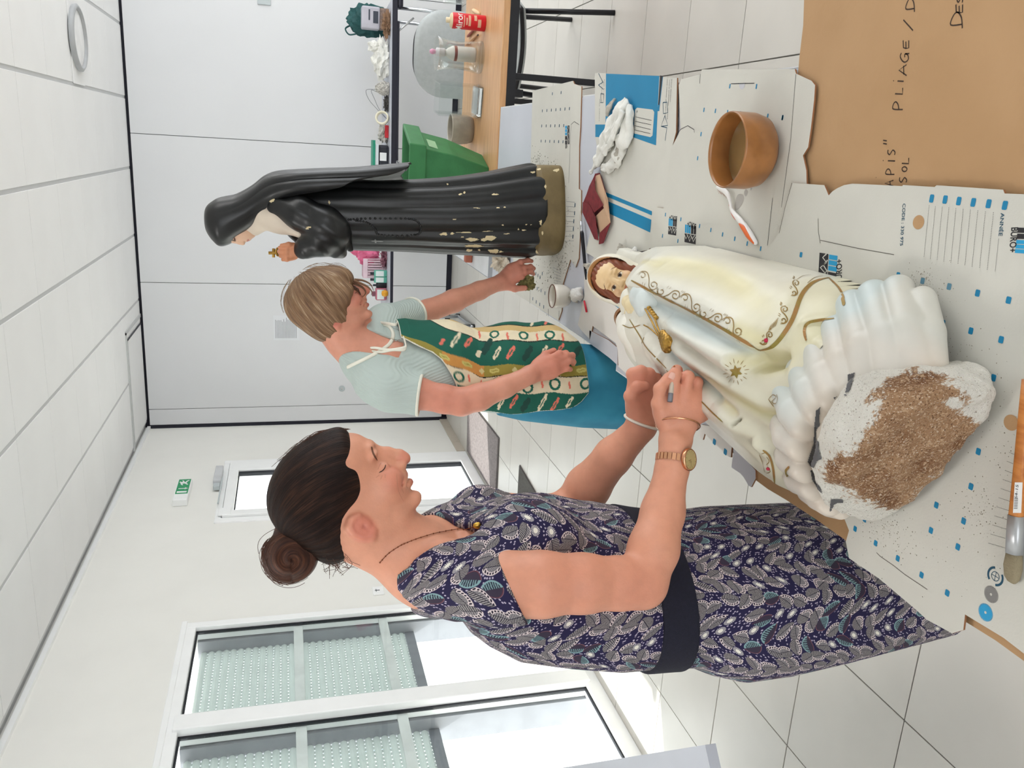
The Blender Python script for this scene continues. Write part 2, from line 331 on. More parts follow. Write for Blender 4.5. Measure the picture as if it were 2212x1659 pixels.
# floor-to-ceiling window in two bays with outside roller shutters half down
w1 = thing('window_1', (XL, WY0, 0), None, None); setp(w1, kind='structure')
MU0, MU1 = 3.49, 3.6
mb = MB()
for (y0, y1, z0, z1) in ((WY0, WY0 + .07, .03, WZ), (WY1 - .055, WY1, .03, WZ), (WY0 + .07, WY1 - .055, WZ - .055, WZ), (WY0 + .07, WY1 - .055, .0, .075)): mb.box((XL - .07, y0, z0), (XL + .015, y1, z1), bev=.004)
mb.build('window_frame', M_white, w1)
MB().box((XL - .07, MU0, .05), (XL + .03, MU1, 2.13), bev=.006).build('mullion', M_white, w1)
MB().box((XL - .03, WY0, 2.155), (XL + .022, WY1 + .01, 2.185), bev=.004).build('head_trim', M_white, w1)
MB().box((XL - .3, WY0, -.01), (XL - .07, WY1, .03)).build('sill', M_white, w1)
for (y0, y1) in ((MU1, WY1 - .055), (WY0 + .07, MU0)):
    mb = MB()
    for (a, b, c, d) in ((y0, y0 + .007, .075, 2.105), (y1 - .009, y1, .075, 2.105), (y0, y1, .075, .083), (y0, y1, 2.096, 2.105)): mb.box((XL - .03, a, c), (XL - .012, b, d))
    mb.build('gasket', M_gasket, w1)
    MB().box((XL - .026, y0 + .012, .087), (XL - .018, y1 - .012, 2.093)).build('pane', M_pane, w1)
    for z in (1.03, 1.52): MB().box((XL - .05, y0 + .01, z), (XL - .03, y1 - .01, z + .052), bev=.003).build('glazing_bar', mat('bar_white', (240, 243, 242), .4), w1)
    MB().box((XL - .22, y0 - .02, .9), (XL - .075, y0 + .02, 2.1)).box((XL - .22, y1 - .015, .06), (XL - .075, y1 + .03, 2.1)).build('guide_rail', mat('guide_grey', (150, 152, 158), .5), w1)
    # shutter slats, each a curved bar with linking teeth that leave light holes
    ya, yb = y0 + .02, y1 - .015; pr = [(XL - .150, .0), (XL - .143, .008), (XL - .140, .017), (XL - .143, .027), (XL - .150, .034), (XL - .154, .034), (XL - .154, 0)]
    mb = MB(); n = len(pr)
    V = [(x, ya, z) for x, z in pr] + [(x, yb, z) for x, z in pr]; mb.add(V, [(i, (i + 1) % n, n + (i + 1) % n, n + i) for i in range(n)] + [list(range(n))[::-1], list(range(n, 2*n))])
    k = 0; st = .026
    while ya + k*st < yb - .01:
        mb.box((XL - .1535, ya + k*st, -.0065), (XL - .149, ya + k*st + .017, .0005)); k += 1
    sl0 = mb.build('shutter_slat', M_shut, w1)
    for q in range(29):
        o = sl0 if q == 0 else sl0.copy()
        if q: COL.objects.link(o); o.parent = w1
        o.location = (0, 0, .925 + q*.0402)
    MB().box((XL - .16, ya, .865), (XL - .14, yb, .921), bev=.003).build('shutter_bottom_bar', mat('bar_grey', (142, 144, 152), .5), w1)
# small wall things
es = thing('exit_sign', (XL, 6.29, 2.32), 'green and white emergency exit light box with running man high on the left wall', 'sign')
MB().box((XL, 6.09, 2.325), (XL + .055, 6.49, 2.43), bev=.006).build('housing', M_white, es)
M_green = mat('sign_green', (32, 150, 96), .5, var=.02); M_signw = mat('sign_white', (244, 246, 245), .5)
MB().box((XL + .0551, 6.20, 2.333), (XL + .057, 6.482, 2.422)).build('sign_face', M_green, es)
mb = MB(); X0 = XL + .0571; X1 = XL + .0578
mb.box((X0, 6.215, 2.342), (X1, 6.245, 2.413)).box((X0, 6.29, 2.349), (X1, 6.302, 2.408))
mb.add([(X1, 6.275, 2.362), (X1, 6.317, 2.362), (X1, 6.296, 2.338)], [(0, 1, 2)])
fig = [(6.44, 2.409), (6.425, 2.40), (6.43, 2.388), (6.46, 2.398), (6.452, 2.386), (6.42, 2.372), (6.45, 2.36), (6.462, 2.346), (6.45, 2.342), (6.435, 2.354), (6.40, 2.36), (6.375, 2.345), (6.365, 2.35), (6.395, 2.376), (6.385, 2.39), (6.362, 2.38), (6.36, 2.39), (6.385, 2.402), (6.41, 2.405), (6.42, 2.415)]
mb.add([(X1, y, z) for y, z in fig], [list(range(len(fig)))]); mb.build('pictogram', M_signw, es)
sw = thing('light_switch', (XL, 4.62, 1.02), 'small white switch box with a black mark beside the glazed bay', 'switch')
MB().box((XL, 4.575, 1.02), (XL + .012, 4.665, 1.09), bev=.003).build('plate', M_white, sw)
MB().box((XL + .0121, 4.615, 1.045), (XL + .0135, 4.62, 1.075)).box((XL + .0121, 4.602, 1.066), (XL + .0135, 4.633, 1.069)).build('mark', M_black, sw)
# ----- outside the glass
og = MB().box((-14, -3, -.16), (XL - .22, 12, -.06)).build('terrace_ground', mat('pale_terrace', (236, 234, 228), .8, var=.03)); setp(og, kind='structure')
nb = thing('neighbour_building', (-9.5, 8.6, -.06), 'white rendered building with a grey blue shuttered window across the terrace', 'building')
MB().box((-10.2, 2.2, -.06), (-9.5, 14.5, 5.5)).build('wall', mat('white_render', (240, 240, 238), .8, var=.02), nb)
fr = MB().box((-9.5, 11.2, -.9 + .85), (-9.44, 12.6, 1.0)).build('window', mat('blue_grey_shutter', (150, 168, 186), .6, var=.1), nb)
for k in range(6): MB().box((-9.44, 11.25, .02 + k*.16), (-9.41, 12.55, .14 + k*.16)).build('shutter_board', mat('blue_grey_board', (168, 184, 200), .6), fr)
# doormats
M_mat1 = mat('mat_pile', (150, 140, 138), .95, var=.1, vscale=60, bump=.6, bscale=500, c2=(128, 120, 120)); M_mat2 = mat('mat_pile_dark', (112, 110, 106), .95, var=.1, vscale=60, bump=.6, bscale=500)
def doormat(pts, m, label):
    q = np.array([onz(*p, .006) for p in pts]); t = thing('doormat', (*q.mean(0)[:2], 0), label, 'doormat')
    MB().prism(q, 0.0005, .006).build('rubber_edge', mat('mat_edge', (92, 86, 84), .8), t); c = q.mean(0)
    MB().prism(c + (q - c)*.965, .0055, .011).build('pile', m, t)
doormat([(1010, 880), (1030, 884), (1078, 946), (1073, 1060), (1066, 1069), (1008, 974)], M_mat1, 'lilac grey doormat in front of the glazed door')
doormat([(1122, 1004), (1119, 1060), (1113, 1120), (1190, 1120), (1162, 1073)], M_mat2, 'dark grey doormat half hidden behind the printed dress')
# ================================================================== tables, chair, things at the back of the room
M_gtop = mat('grey_laminate', (196, 199, 208), .4, var=.02, vscale=4); M_edge = mat('white_edge', (232, 234, 236), .4)
M_steel = mat('chrome_tube', (200, 204, 208), .22, metal=1.0, var=.02); M_bsteel = mat('black_steel', (26, 26, 32), .4, var=.04)
M_beech = mat('beech_top', (214, 168, 122), .4, var=.05, vscale=5, c2=(196, 148, 104), stretch=(1.2, 14, 14))
TZ = .74
def ptable(x0, x1, y0, y1, z, label, top, edge, leg=M_steel, th=.024, group=None, legs=True):
    t = thing('work_table', ((x0 + x1)/2, (y0 + y1)/2, 0), label, 'table', group)
    MB().box((x0 + .003, y0 + .003, z - th), (x1 - .003, y1 - .003, z), bev=.002).build('tabletop', top, t)
    mb = MB()
    for a, b in (((x0, y0), (x1, y0 + .003)), ((x0, y1 - .003), (x1, y1)), ((x0, y0 + .003), (x0 + .003, y1 - .003)), ((x1 - .003, y0 + .003), (x1, y1 - .003))): mb.box((*a, z - th), (*b, z - .0005))
    mb.build('edge_band', edge, t)
    MB().box((x0 + .06, y0 + .06, z - th - .04), (x1 - .06, y0 + .085, z - th)).box((x0 + .06, y1 - .085, z - th - .04), (x1 - .06, y1 - .06, z - th)).box((x0 + .06, y0 + .085, z - th - .04), (x0 + .085, y1 - .085, z - th)).box((x1 - .085, y0 + .085, z - th - .04), (x1 - .06, y1 - .085, z - th)).build('apron_frame', leg, t)
    for x in (x0 + .07, x1 - .07):
        for y in (y0 + .07, y1 - .07): MB().tube([(x, y, 0), (x, y, z - th - .001)], .015, 12).build('leg', leg, t, True)
    return t
ptable(-.52, .165, 1.955, 3.345, TZ, 'grey topped work table in the middle that carries the black robed statue', M_gtop, M_edge)
ptable(-.545, .165, .52, 1.95, TZ, 'grey work table carrying the white statue and the brown bowl', M_gtop, M_edge)
ptable(-.525, -.268, 3.372, 4.10, TZ + .012, 'narrow white table behind the black robed statue, beside the beech one', mat('white_laminate', (222, 223, 226), .45), mat('grey_edge', (172, 175, 182), .5))
# beech table on a black frame
bt = thing('beech_table', (.6, 3.72, 0), 'beech topped table on a black steel frame carrying the glass vases', 'table')
MB().box((-.262, 3.352, TZ - .022), (1.35, 4.09, TZ + .004), bev=.003).build('tabletop', M_beech, bt)
MB().box((-.24, 3.36, TZ - .06), (1.33, 3.385, TZ - .022)).box((-.24, 4.05, TZ - .06), (1.33, 4.08, TZ - .022)).box((-.24, 3.385, TZ - .06), (-.21, 4.05, TZ - .022)).box((1.30, 3.385, TZ - .06), (1.33, 4.05, TZ - .022)).build('frame', M_bsteel, bt)
for x, y in ((.275, 3.37), (.22, 4.05), (1.3, 3.37), (1.3, 4.05)): MB().box((x, y, 0), (x + .025, y + .025, TZ - .06), bev=.003).build('leg', M_bsteel, bt)
MB().box((.21, 3.385, TZ - .1), (.24, 4.05, TZ - .06)).build('stretcher', M_bsteel, bt)
# shell chair
ch = thing('shell_chair', (.5, 4.45, 0), 'grey shell chair with black frame pulled up behind the beech table', 'chair')
M_shell = mat('chair_fabric', (176, 181, 181), .85, var=.04, vscale=40, bump=.15, bscale=600)
MC = rotz(-.12, (.5, 4.45, 0))
def shell(fn, nu, nv, th):
    G = np.array([[fn(u/nu, v/nv) for v in range(nv + 1)] for u in range(nu + 1)]); du = np.gradient(G, axis=0); dv = np.gradient(G, axis=1); N = np.cross(du, dv); N /= np.linalg.norm(N, axis=2)[..., None] + 1e-12
    A = G.reshape(-1, 3); B = (G + N*th).reshape(-1, 3); n = len(A); id_ = lambda i, j: i*(nv + 1) + j; F = []
    for i in range(nu):
        for j in range(nv): F += [(id_(i, j), id_(i + 1, j), id_(i + 1, j + 1), id_(i, j + 1)), (n + id_(i, j), n + id_(i, j + 1), n + id_(i + 1, j + 1), n + id_(i + 1, j))]
    for i in range(nu): F += [(id_(i, 0), n + id_(i, 0), n + id_(i + 1, 0), id_(i + 1, 0)), (id_(i, nv), id_(i + 1, nv), n + id_(i + 1, nv), n + id_(i, nv))]
    for j in range(nv): F += [(id_(0, j), id_(0, j + 1), n + id_(0, j + 1), n + id_(0, j)), (id_(nu, j), n + id_(nu, j), n + id_(nu, j + 1), id_(nu, j + 1))]
    return np.vstack([A, B]), F
def back(u, v):
    s = 2*u - 1; w = .215*(1 - .55*max(0, v - .72)**2/.0784*.35); z = .5 + v*(.40 - .075*abs(s)**3.2); return (.45 + s*w, 4.66 + .05*v - .05*(1 - s*s), z)
def seat(u, v):
    s = 2*u - 1; return (.5 + s*.23*(1 - .25*max(0, .35 - v)/.35*.6), 4.2 + .42*v - .03*abs(s)**3, .445 - .03*(1 - s*s) + .03*abs(v - .5))
V, F = shell(back, 18, 14, .014); MB().add(xf(MC, V), F).build('backrest', M_shell, ch, True)
V, F = shell(seat, 18, 14, -.02); MB().add(xf(MC, V), F).build('seat', M_shell, ch, True)
ed = [back(0, v/14) for v in range(15)] + [back(u/18, 1) for u in range(19)] + [back(1, 1 - v/14) for v in range(15)]; MB().tube(xf(MC, ed), .006, 6).build('back_rim', M_bsteel, ch, True)
ed = [seat(0, 1 - v/14) for v in range(15)] + [seat(u/18, 0) for u in range(19)] + [seat(1, v/14) for v in range(15)]; MB().tube(xf(MC, ed), .011, 8).build('seat_rim', M_bsteel, ch, True)
for s in (-1, 1):
    MB().tube(xf(MC, [(.5 + s*.19, 4.25, .43), (.5 + s*.22, 4.12, 0)]), .013, 8).build('leg', M_bsteel, ch, True)
    MB().tube(xf(MC, [(.5 + s*.17, 4.58, .44), (.5 + s*.19, 4.78, 0)]), .013, 8).build('leg', M_bsteel, ch, True)
    MB().tube(xf(MC, [(.5 + s*.19, 4.57, .44), (.45 + s*.2, 4.67, .55)]), .011, 8).build('back_strut', M_bsteel, ch, True)
# grey board table at the left, set at an angle
c0 = onz(1523, 1609, .74); a0 = onz(1210, 1659, .74) - c0; a0 /= np.linalg.norm(a0); b0 = np.array([-a0[1], a0[0], 0]); b0 = b0 if b0 @ np.array([-1, -1, 0]) > 0 else -b0
st = thing('side_table', (*(c0 + a0*.4 + b0*.3)[:2], 0), 'pale grey table top corner by the glazed bay, set at an angle', 'table')
MB().prism([c0, c0 + a0*1.1, c0 + a0*1.1 + b0*.62, c0 + b0*.62], .715, .74).build('tabletop', M_gtop, st)
for q in (c0 + a0*.42 + b0*.36, c0 + a0*1.0 + b0*.3, c0 + a0*1.0 + b0*.54, c0 + a0*.42 + b0*.54): MB().tube([(q[0], q[1], 0), (q[0], q[1], .7149)], .015, 10).build('leg', M_steel, st, True)

# ---------------- things on the beech table
BZ = TZ + .0041
def noise3(V, sc, seed, oct=3):
    """cheap smooth pseudo-noise for crumpling"""
    r = np.random.RandomState(seed); out = np.zeros(len(V)); amp = 1.0
    for o in range(oct):
        for k in range(4):
            d = r.normal(size=3); d /= np.linalg.norm(d); out += amp*np.sin(V @ d*sc*(1.9**o) + r.uniform(0, 6.3))*.5
        amp *= .55
    return out
def ridged(V, sc, seed, oct=3):
    r = np.random.RandomState(seed); out = np.zeros(len(V)); amp = 1.0
    for o in range(oct):
        for k in range(3):
            d = r.normal(size=3); d /= np.linalg.norm(d); ph = V @ d*sc*(1.8**o) + r.uniform(0, 6.3) + .8*np.sin(V @ r.normal(size=3)*sc*.7); out += amp*(1 - 2*np.abs(np.sin(ph)))*.4
        amp *= .55
    return out
def blob(c, rad, seed, amp=.25, sc=5.0, sub=4, flat=True, R=None, facet=True):
    """crumpled closed lump standing on its lowest plane"""
    bm = bmesh.new(); bmesh.ops.create_icosphere(bm, subdivisions=sub, radius=1); bm.verts.index_update()
    V = np.array([v.co[:] for v in bm.verts]); F = [[v.index for v in f.verts] for f in bm.faces]; bm.free()
    f = (ridged if facet else noise3)(V, sc, seed); V = V*(1 + amp*f)[:, None]
    if flat: V[:, 2] = np.maximum(V[:, 2], -.55)
    V = V*np.array(rad)
    if R is not None: V = V @ np.array(R).T
    return V + np.array(c), F
pc = onz(1019, 281, BZ); pot = thing('clay_pot', pc, 'grey brown unglazed round pot on the beech table beside the square vase', 'pot')
rr = .067
MB().lathe([(.0001, 0), (rr*.8, 0), (rr*.93, .02), (rr*1.0, .06), (rr*.99, .098), (rr*.965, .101), (rr*.93, .098), (rr*.92, .05), (rr*.75, .012), (.0001, .01)], pc, 40).build('body', mat('pot_clay', (172, 162, 148), .8, var=.08, vscale=25, bump=.2, bscale=200), pot, True); MB().tube([pc + [rr*.95*math.cos(a), rr*.95*math.sin(a), .0995] for a in np.linspace(0, 2*PI, 41)[:-1]], .0022, 6, closed=True).build('rim', mat('pot_rim', (206, 198, 186), .7), pot, True)
M_glass = bpy.data.materials.new('clear_glass'); M_glass.use_nodes = True; _g = NT(M_glass)      # thin clear glass: see-through, brighter at the rims
_t = _g.new('ShaderNodeBsdfTransparent'); _t.inputs[0].default_value = (.965, .98, .975, 1); _s = _g.new('ShaderNodeBsdfGlossy'); _s.inputs['Roughness'].default_value = .03; _w = _g.new('ShaderNodeLayerWeight'); _w.inputs[0].default_value = .35; _x = _g.new('ShaderNodeMixShader')
_g.link(_g.math('MULTIPLY', _w.outputs['Facing'], .4), _x.inputs[0]); _g.link(_t.outputs[0], _x.inputs[1]); _g.link(_s.outputs[0], _x.inputs[2]); _g.link(_x.outputs[0], _g.n['Material Output'].inputs[0])
vc = onz(1042, 217, BZ) + np.array([0, .055, 0]); vz = thing('square_vase', (vc[0], vc[1], BZ), 'tall square clear glass vase on the beech table', 'vase')
s = .063; H = .19; MV = rotz(-.16, vc)
mb = MB(); lo = lambda a, z: [(vc[0] - a, vc[1] - a, z), (vc[0] + a, vc[1] - a, z), (vc[0] + a, vc[1] + a, z), (vc[0] - a, vc[1] + a, z)]
V = lo(s, BZ) + lo(s*1.04, BZ + H) + lo(s*1.04 - .006, BZ + H) + lo(s - .006, BZ + .024); F = [(3, 2, 1, 0)] + [(i, (i + 1) % 4, 4 + (i + 1) % 4, 4 + i) for i in range(4)] + [(4 + i, 4 + (i + 1) % 4, 8 + (i + 1) % 4, 8 + i) for i in range(4)] + [(8 + i, 8 + (i + 1) % 4, 12 + (i + 1) % 4, 12 + i) for i in range(4)] + [(12, 13, 14, 15)]
mb.add(xf(MV, V), F).build('body', M_glass, vz); MB().box((vc[0] - s + .004, vc[1] - s + .004, BZ + .002), (vc[0] + s - .004, vc[1] + s - .004, BZ + .02), MV, .004).build('thick_base', glass_mat('base_glass', (.97, .99, .98, 1)), vz)
kc = onz(1045, 122, BZ) + np.array([0, .05, 0]); ca = thing('glass_carafe', kc, 'waisted clear glass vase on the beech table beside the square one', 'vase')
MB().lathe([(.0001, 0), (.066, 0), (.068, .012), (.062, .05), (.056, .10), (.06, .15), (.073, .195), (.071, .197), (.0565, .15), (.0525, .10), (.0585, .05), (.06, .02), (.0001, .018)], kc, 44).build('body', M_glass, ca, True)
bo = thing('spray_bottle', kc + np.array([.02, .125, 0]), 'small clear bottle with pale cap standing behind the waisted vase', 'bottle')
MB().lathe([(.0001, 0), (.03, 0), (.032, .01), (.032, .10), (.02, .125), (.014, .13), (.014, .14), (.0001, .14)], kc + np.array([.02, .125, 0]), 24).build('body', mat('milky_plastic', (214, 210, 204), .35), bo, True)
MB().lathe([(.018, .14), (.018, .175), (.006, .18), (.0001, .18)], kc + np.array([.02, .125, 0]), 20).build('cap', mat('pale_cap', (206, 202, 204), .4), bo, True)
MB().lathe([(.009, .18), (.012, .195), (.006, .205), (.0001, .206)], kc + np.array([.02, .125, 0]), 14).build('nozzle', mat('pink_tip', (210, 150, 176), .4), bo, True)
MB().lathe([(.0324, .085), (.0324, .098)], kc + np.array([.02, .125, 0]), 24).build('band', mat('maroon_band', (132, 70, 66), .5), bo, True)
cc = onz(1047, 51, BZ); can = thing('polish_can', cc, 'red metal can of polish with white lettering on the beech table', 'can')
MB().lathe([(.0001, 0), (.031, 0), (.032, .003), (.032, .138), (.0305, .142)], cc, 36).build('body', mat('can_red', (206, 30, 44), .35, var=.03), can, True)
MB().lathe([(.0305, .142), (.026, .148), (.013, .151), (.0001, .151)], cc, 36).build('shoulder', mat('can_cream', (214, 196, 160), .4), can, True)
MB().lathe([(.011, .15), (.011, .166), (.0001, .167)], cc, 20).build('cap', mat('cap_cream', (226, 208, 172), .4), can, True)
def wrap_text(s, c, r, z, h, a0, a1, name, m, par):
    V, F = text_mesh(s, .01); x = V[:, 0] - V[:, 0].min(); x = x/x.max(); an = a0 + (a1 - a0)*x; k = h/V[:, 1].max()
    MB().add(np.c_[c[0] + r*np.cos(an), c[1] + r*np.sin(an), c[2] + z + V[:, 1]*k], F).build(name, m, par)
wrap_text('Miror', cc, .0325, .102, .026, -PI*.98, -PI*.16, 'lettering', M_signw, can)
mb = MB()
for k, (z, h, a, b) in enumerate(((.092, .004, -2.4, -.9), (.08, .006, -2.1, -1.2), (.066, .01, -2.2, -.8), (.04, .012, -1.5, -.7), (.022, .014, -2.3, -1.3))):
    n = 8; V = [(cc[0] + .0325*math.cos(a + (b - a)*i/n), cc[1] + .0325*math.sin(a + (b - a)*i/n), BZ + z + q*h) for i in range(n + 1) for q in (0, 1)]; mb.add(V, [(2*i, 2*i + 2, 2*i + 3, 2*i + 1) for i in range(n)])
mb.build('print_bands', mat('can_print', (222, 176, 150), .5), can)
M_stick = mat('wood_stick', (176, 128, 82), .6, var=.08); M_red = mat('red_brown_wood', (142, 62, 46), .5)
def stick(p0, p1, z, r, m, name, label, cat, group=None, tip=None):
    a = onz(*p0, z); b = onz(*p1, z); t = thing(name, (a + b)/2 - np.array([0, 0, r]), label, cat, group)
    MB().tube([a + (b - a)*k for k in (0, .1, .5, .9, 1)], [r*.7, r, r, r*.8, r*.35], 10).build('shaft', m, t, True)
    if tip: MB().tube([b, b + (b - a)/np.linalg.norm(b - a)*.014], [r*.9, r*.3], 8).build('tip', tip, t, True)
    return t
stick((1008, 97), (1032, 76), BZ + .006, .005, M_stick, 'modelling_stick', 'slim tan wooden stick lying behind the waisted vase', 'stick', tip=mat('dark_tip', (70, 48, 36), .6))
stick((1010, 79), (1030, 58), BZ + .007, .006, M_red, 'brush_handle', 'dark red wooden handle lying behind the red can', 'stick')
stick((1022, 22), (1036, 30), BZ + .004, .009, mat('pale_wood', (222, 188, 148), .6), 'spatula', 'pale wooden spatula behind the red can', 'spatula')
gc = onz(1004, 2, BZ) + np.array([.02, .05, 0]); gl = thing('drinking_glass', gc, 'clear drinking glass at the far end of the beech table', 'glass')
MB().lathe([(.0001, 0), (.03, 0), (.034, .09), (.032, .09), (.028, .008), (.0001, .008)], gc, 28).build('body', M_glass, gl, True)
# green waste bin standing on the beech table
M_bin = mat('bin_green', (58, 124, 74), .5, var=.05, vscale=12, c2=(50, 112, 66), bump=.05)
bn = thing('waste_bin', (-.19, 3.56, BZ), 'green plastic waste bin standing on the table behind the black robed statue', 'bin')
c3 = np.array([-.075, 3.475]); ux = np.array([-1.0, .03]); uy = np.array([.34, .94]); uy = uy/np.linalg.norm(uy)
def q4(o, w, d, z): o = np.array(o); return [(*p, z) for p in (o, o + ux*w, o + ux*w + uy*d, o + uy*d)]
top0 = c3 + np.array([.062, -.035]); Z1, Z2 = BZ + .275, BZ + .345
rings = [q4(c3, .17, .15, BZ), q4(c3 + np.array([.045, -.02]), .25, .19, BZ + .16), q4(top0, .3, .205, Z1), q4(top0 + np.array([.014, -.012]), .328, .23, Z1), q4(top0 + np.array([.02, -.014]), .34, .235, Z2), q4(top0 + np.array([.006, .0]), .31, .21, Z2), q4(top0 + np.array([-.002, .006]), .292, .194, Z1), q4(c3 + np.array([-.006, .006]), .158, .138, BZ + .006)]
V = np.concatenate([np.array(r) for r in rings]); F = [(3, 2, 1, 0)] + [(4*k + i, 4*k + (i + 1) % 4, 4*k + 4 + (i + 1) % 4, 4*k + 4 + i) for k in range(7) for i in range(4)] + [(28, 29, 30, 31)]
o = MB().add(V, F).build('body', M_bin, bn); bv = o.modifiers.new('round', 'BEVEL'); bv.width = .006; bv.segments = 3
sdir = np.array([*uy, 0]); nrm = np.array([uy[1], -uy[0], 0]); pq = lambda d, z: np.array([*(c3 + (top0 - c3)*(z/.275) + uy*d), BZ + z]) + nrm*.004
MB().add([pq(.035, .19), pq(.12, .19), pq(.12, .258), pq(.035, .258)], [(0, 1, 2, 3)]).build('sticker', mat('bin_sticker', (150, 190, 150), .5), bn)

# ---------------- folding tables along the partition
def fold_table(cx, cy, ang, L, D, z, edge_h, label, skirt=False):
    t = thing('folding_table', (cx, cy, 0), label, 'table'); M = Matrix.Translation((cx, cy, 0)) @ Matrix.Rotation(ang, 4, 'Z')
    MB().box((-L/2, -D/2, z - .018), (L/2, D/2, z), M).build('tabletop', M_gtop, t)
    MB().box((-L/2 - .004, -D/2 - .008, z - edge_h), (L/2 + .004, -D/2, z - .004), M, .003).box((-L/2 - .008, -D/2, z - edge_h), (-L/2, D/2, z - .004), M).box((L/2, -D/2, z - edge_h), (L/2 + .008, D/2, z - .004), M).build('edge_trim', M_black, t)
    if skirt:
        MB().box((-L/2 + .16, -D/2 - .006, z - edge_h - .016), (L/2 - .16, -D/2 + .02, z - edge_h), M).build('rail', M_black, t)
        for s in (-1, 1): MB().prism([(s*(L/2 - .005), -D/2 - .004), (s*(L/2 - .03), -D/2 - .004), (s*(L/2 - .03), -D/2 + .05), (s*(L/2 - .005), -D/2 + .05)], z - edge_h - .045, z - edge_h).build('corner_cap', M_black, t) if False else MB().box((s*(L/2 - .02) - .045, -D/2 - .004, z - edge_h - .045), (s*(L/2 - .02) + .045, -D/2 + .05, z - edge_h), M, .02).build('corner_cap', M_black, t)
    for s in (-1, 1):
        for q in (-1, 1):
            x = s*(L/2 - .05); y = q*(D/2 - .06)
            MB().tube(xf(M, [(x, y, z - .018), (x, y, .03)]), .014, 10).build('leg', M_steel, t, True)
        MB().tube(xf(M, [(s*(L/2 - .05), -D/2 - .02, .03), (s*(L/2 - .05), -D/2 + .02, .018), (s*(L/2 - .05), D/2 - .02, .018), (s*(L/2 - .05), D/2 + .02, .03)]), .016, 10).build('foot_bar', M_steel, t, True)
        MB().tube(xf(M, [(s*(L/2 - .06), 0, z - .22), (s*(L/2 - .24), 0, z - .02)]), .008, 8).build('brace', M_steel, t, True)
        for q in (-1, 1): MB().lathe([(.0001, -.018), (.022, -.018), (.022, .012), (.0001, .012)], xf(M, [(s*(L/2 - .05), q*(D/2), .018)])[0], 12).build('foot_cap', M_bsteel, t, True)
    return t
fold_table(.38, 7.285, .06, 1.38, .66, TZ, .045, 'folding table with black edge and chrome legs carrying the green carrier bag', True)
fold_table(-.96, 7.19, .06, 1.2, .66, TZ, .028, 'folding table by the partition, partly behind the bending woman')
def up(x, y, Y): return ony(x, y, Y)
def lump(name, x0, x1, y0, y1, Y, dep, m, label, cat, seed, amp=.25, sc=5, sub=4, group=None, zb=TZ, parts=True):
    """crumpled thing whose picture box is x0..x1, y0..y1 when it stands at depth Y"""
    A = up(x1, (y0 + y1)/2, Y); w = abs(up(x1, y0, Y)[0] - up(x1, y1, Y)[0]); h = max(.01, up(x0, (y0 + y1)/2, Y)[2] - zb)
    V, F = blob((A[0], Y, zb + h*.36), (w/2, dep/2, h*.64), seed, amp, sc, sub); return setp(MB().add(V, F).build(name, m, None, False), label, cat, group)
M_bag = mat('green_bag', (34, 84, 84), .7, var=.15, vscale=14); M_rag = mat('white_rag', (232, 231, 224), .85, var=.06, vscale=20, bump=.2, bscale=150)
A = up(832, 46, 7.42); V, F = blob((A[0] - .01, 7.42, TZ + .125), (.14, .07, .2), 4, .16, 4); V[:, 2] = np.where(V[:, 2] < TZ, TZ, V[:, 2])
gb = thing('carrier_bag', (A[0], 7.42, TZ), 'dark green crumpled carrier bag behind the plastic box on the folding table', 'bag'); MB().add(V, F).build('body', M_bag, gb)
MB().tube(spline([(A[0] - .06, 7.40, TZ + .29), (A[0] - .09, 7.39, TZ + .33), (A[0] - .13, 7.4, TZ + .30), (A[0] - .12, 7.4, TZ + .24)], 6), .012, 6, flat=.5).build('handle', M_bag, gb)
pb = up(822, 41, 7.22); px = thing('plastic_box', (pb[0], 7.22, TZ), 'grey translucent plastic box with dark print in front of the green bag', 'box')
MB().box((pb[0] - .085, 7.19, TZ + .07), (pb[0] + .085, 7.29, TZ + .215), None, .012).build('body', mat('grey_plastic', (186, 184, 194), .35, var=.05), px)
MB().box((pb[0] - .08, 7.20, TZ), (pb[0] + .08, 7.285, TZ + .07), None, .006).build('base', mat('brown_base', (150, 128, 116), .6, var=.2, vscale=60), px)
MB().box((pb[0] - .04, 7.1885, TZ + .085), (pb[0] + .05, 7.1895, TZ + .125)).box((pb[0] - .02, 7.1885, TZ + .15), (pb[0] + .06, 7.1895, TZ + .162)).build('print', mat('print_dark', (62, 66, 78), .6), px)
lump('brown_rag', 824, 838, 22, 84, 7.1, .1, mat('brown_paper', (150, 118, 92), .9, var=.2, vscale=40), 'heap of brown scraps in front of the plastic box', 'scraps', 11, .4, 7)
# white rubber gloves, twine, wires
A = up(842, 122, 7.2); gv = thing('paper_bag', (A[0] - .03, 7.2, TZ), 'crumpled white paper bag lying left of the green bag', 'bag')
V, F = blob((A[0] - .03, 7.16, TZ + .048), (.165, .08, .085), 21, .26, 4.2, 4); V[:, 2] = np.maximum(V[:, 2], TZ + .0004); MB().add(V, F).build('body', M_rag, gv)
V, F = blob((A[0] + .06, 7.15, TZ + .12), (.05, .04, .06), 23, .3, 4, 3); MB().add(V, F).build('flap', M_rag, gv)
lump('string_ball', 810, 842, 176, 208, 7.10, .1, mat('string', (206, 202, 194), .9, var=.25, vscale=90, bump=.6, bscale=120), 'ball of pale string beside the white paper bag', 'string', 31, .12, 12)
lump('wire_tangle', 828, 842, 203, 245, 7.14, .08, mat('grey_wire', (120, 118, 116), .6, var=.3, vscale=120), 'small dark tangle of wire on the folding table', 'wire', 33, .5, 9)
A = up(842, 222, 7.16); wr = MB()
for k in range(2): wr.tube(spline([(A[0] + .10 - .02*k, 7.24, TZ + .08), (A[0] + .09, 7.24, TZ + .17 - .04*k), (A[0] + .02, 7.24, TZ + .15 - .05*k), (A[0] - .05, 7.2, TZ + .09 - .02*k), (A[0] - .13, 7.15, TZ + .01)], 8), .0022, 5)
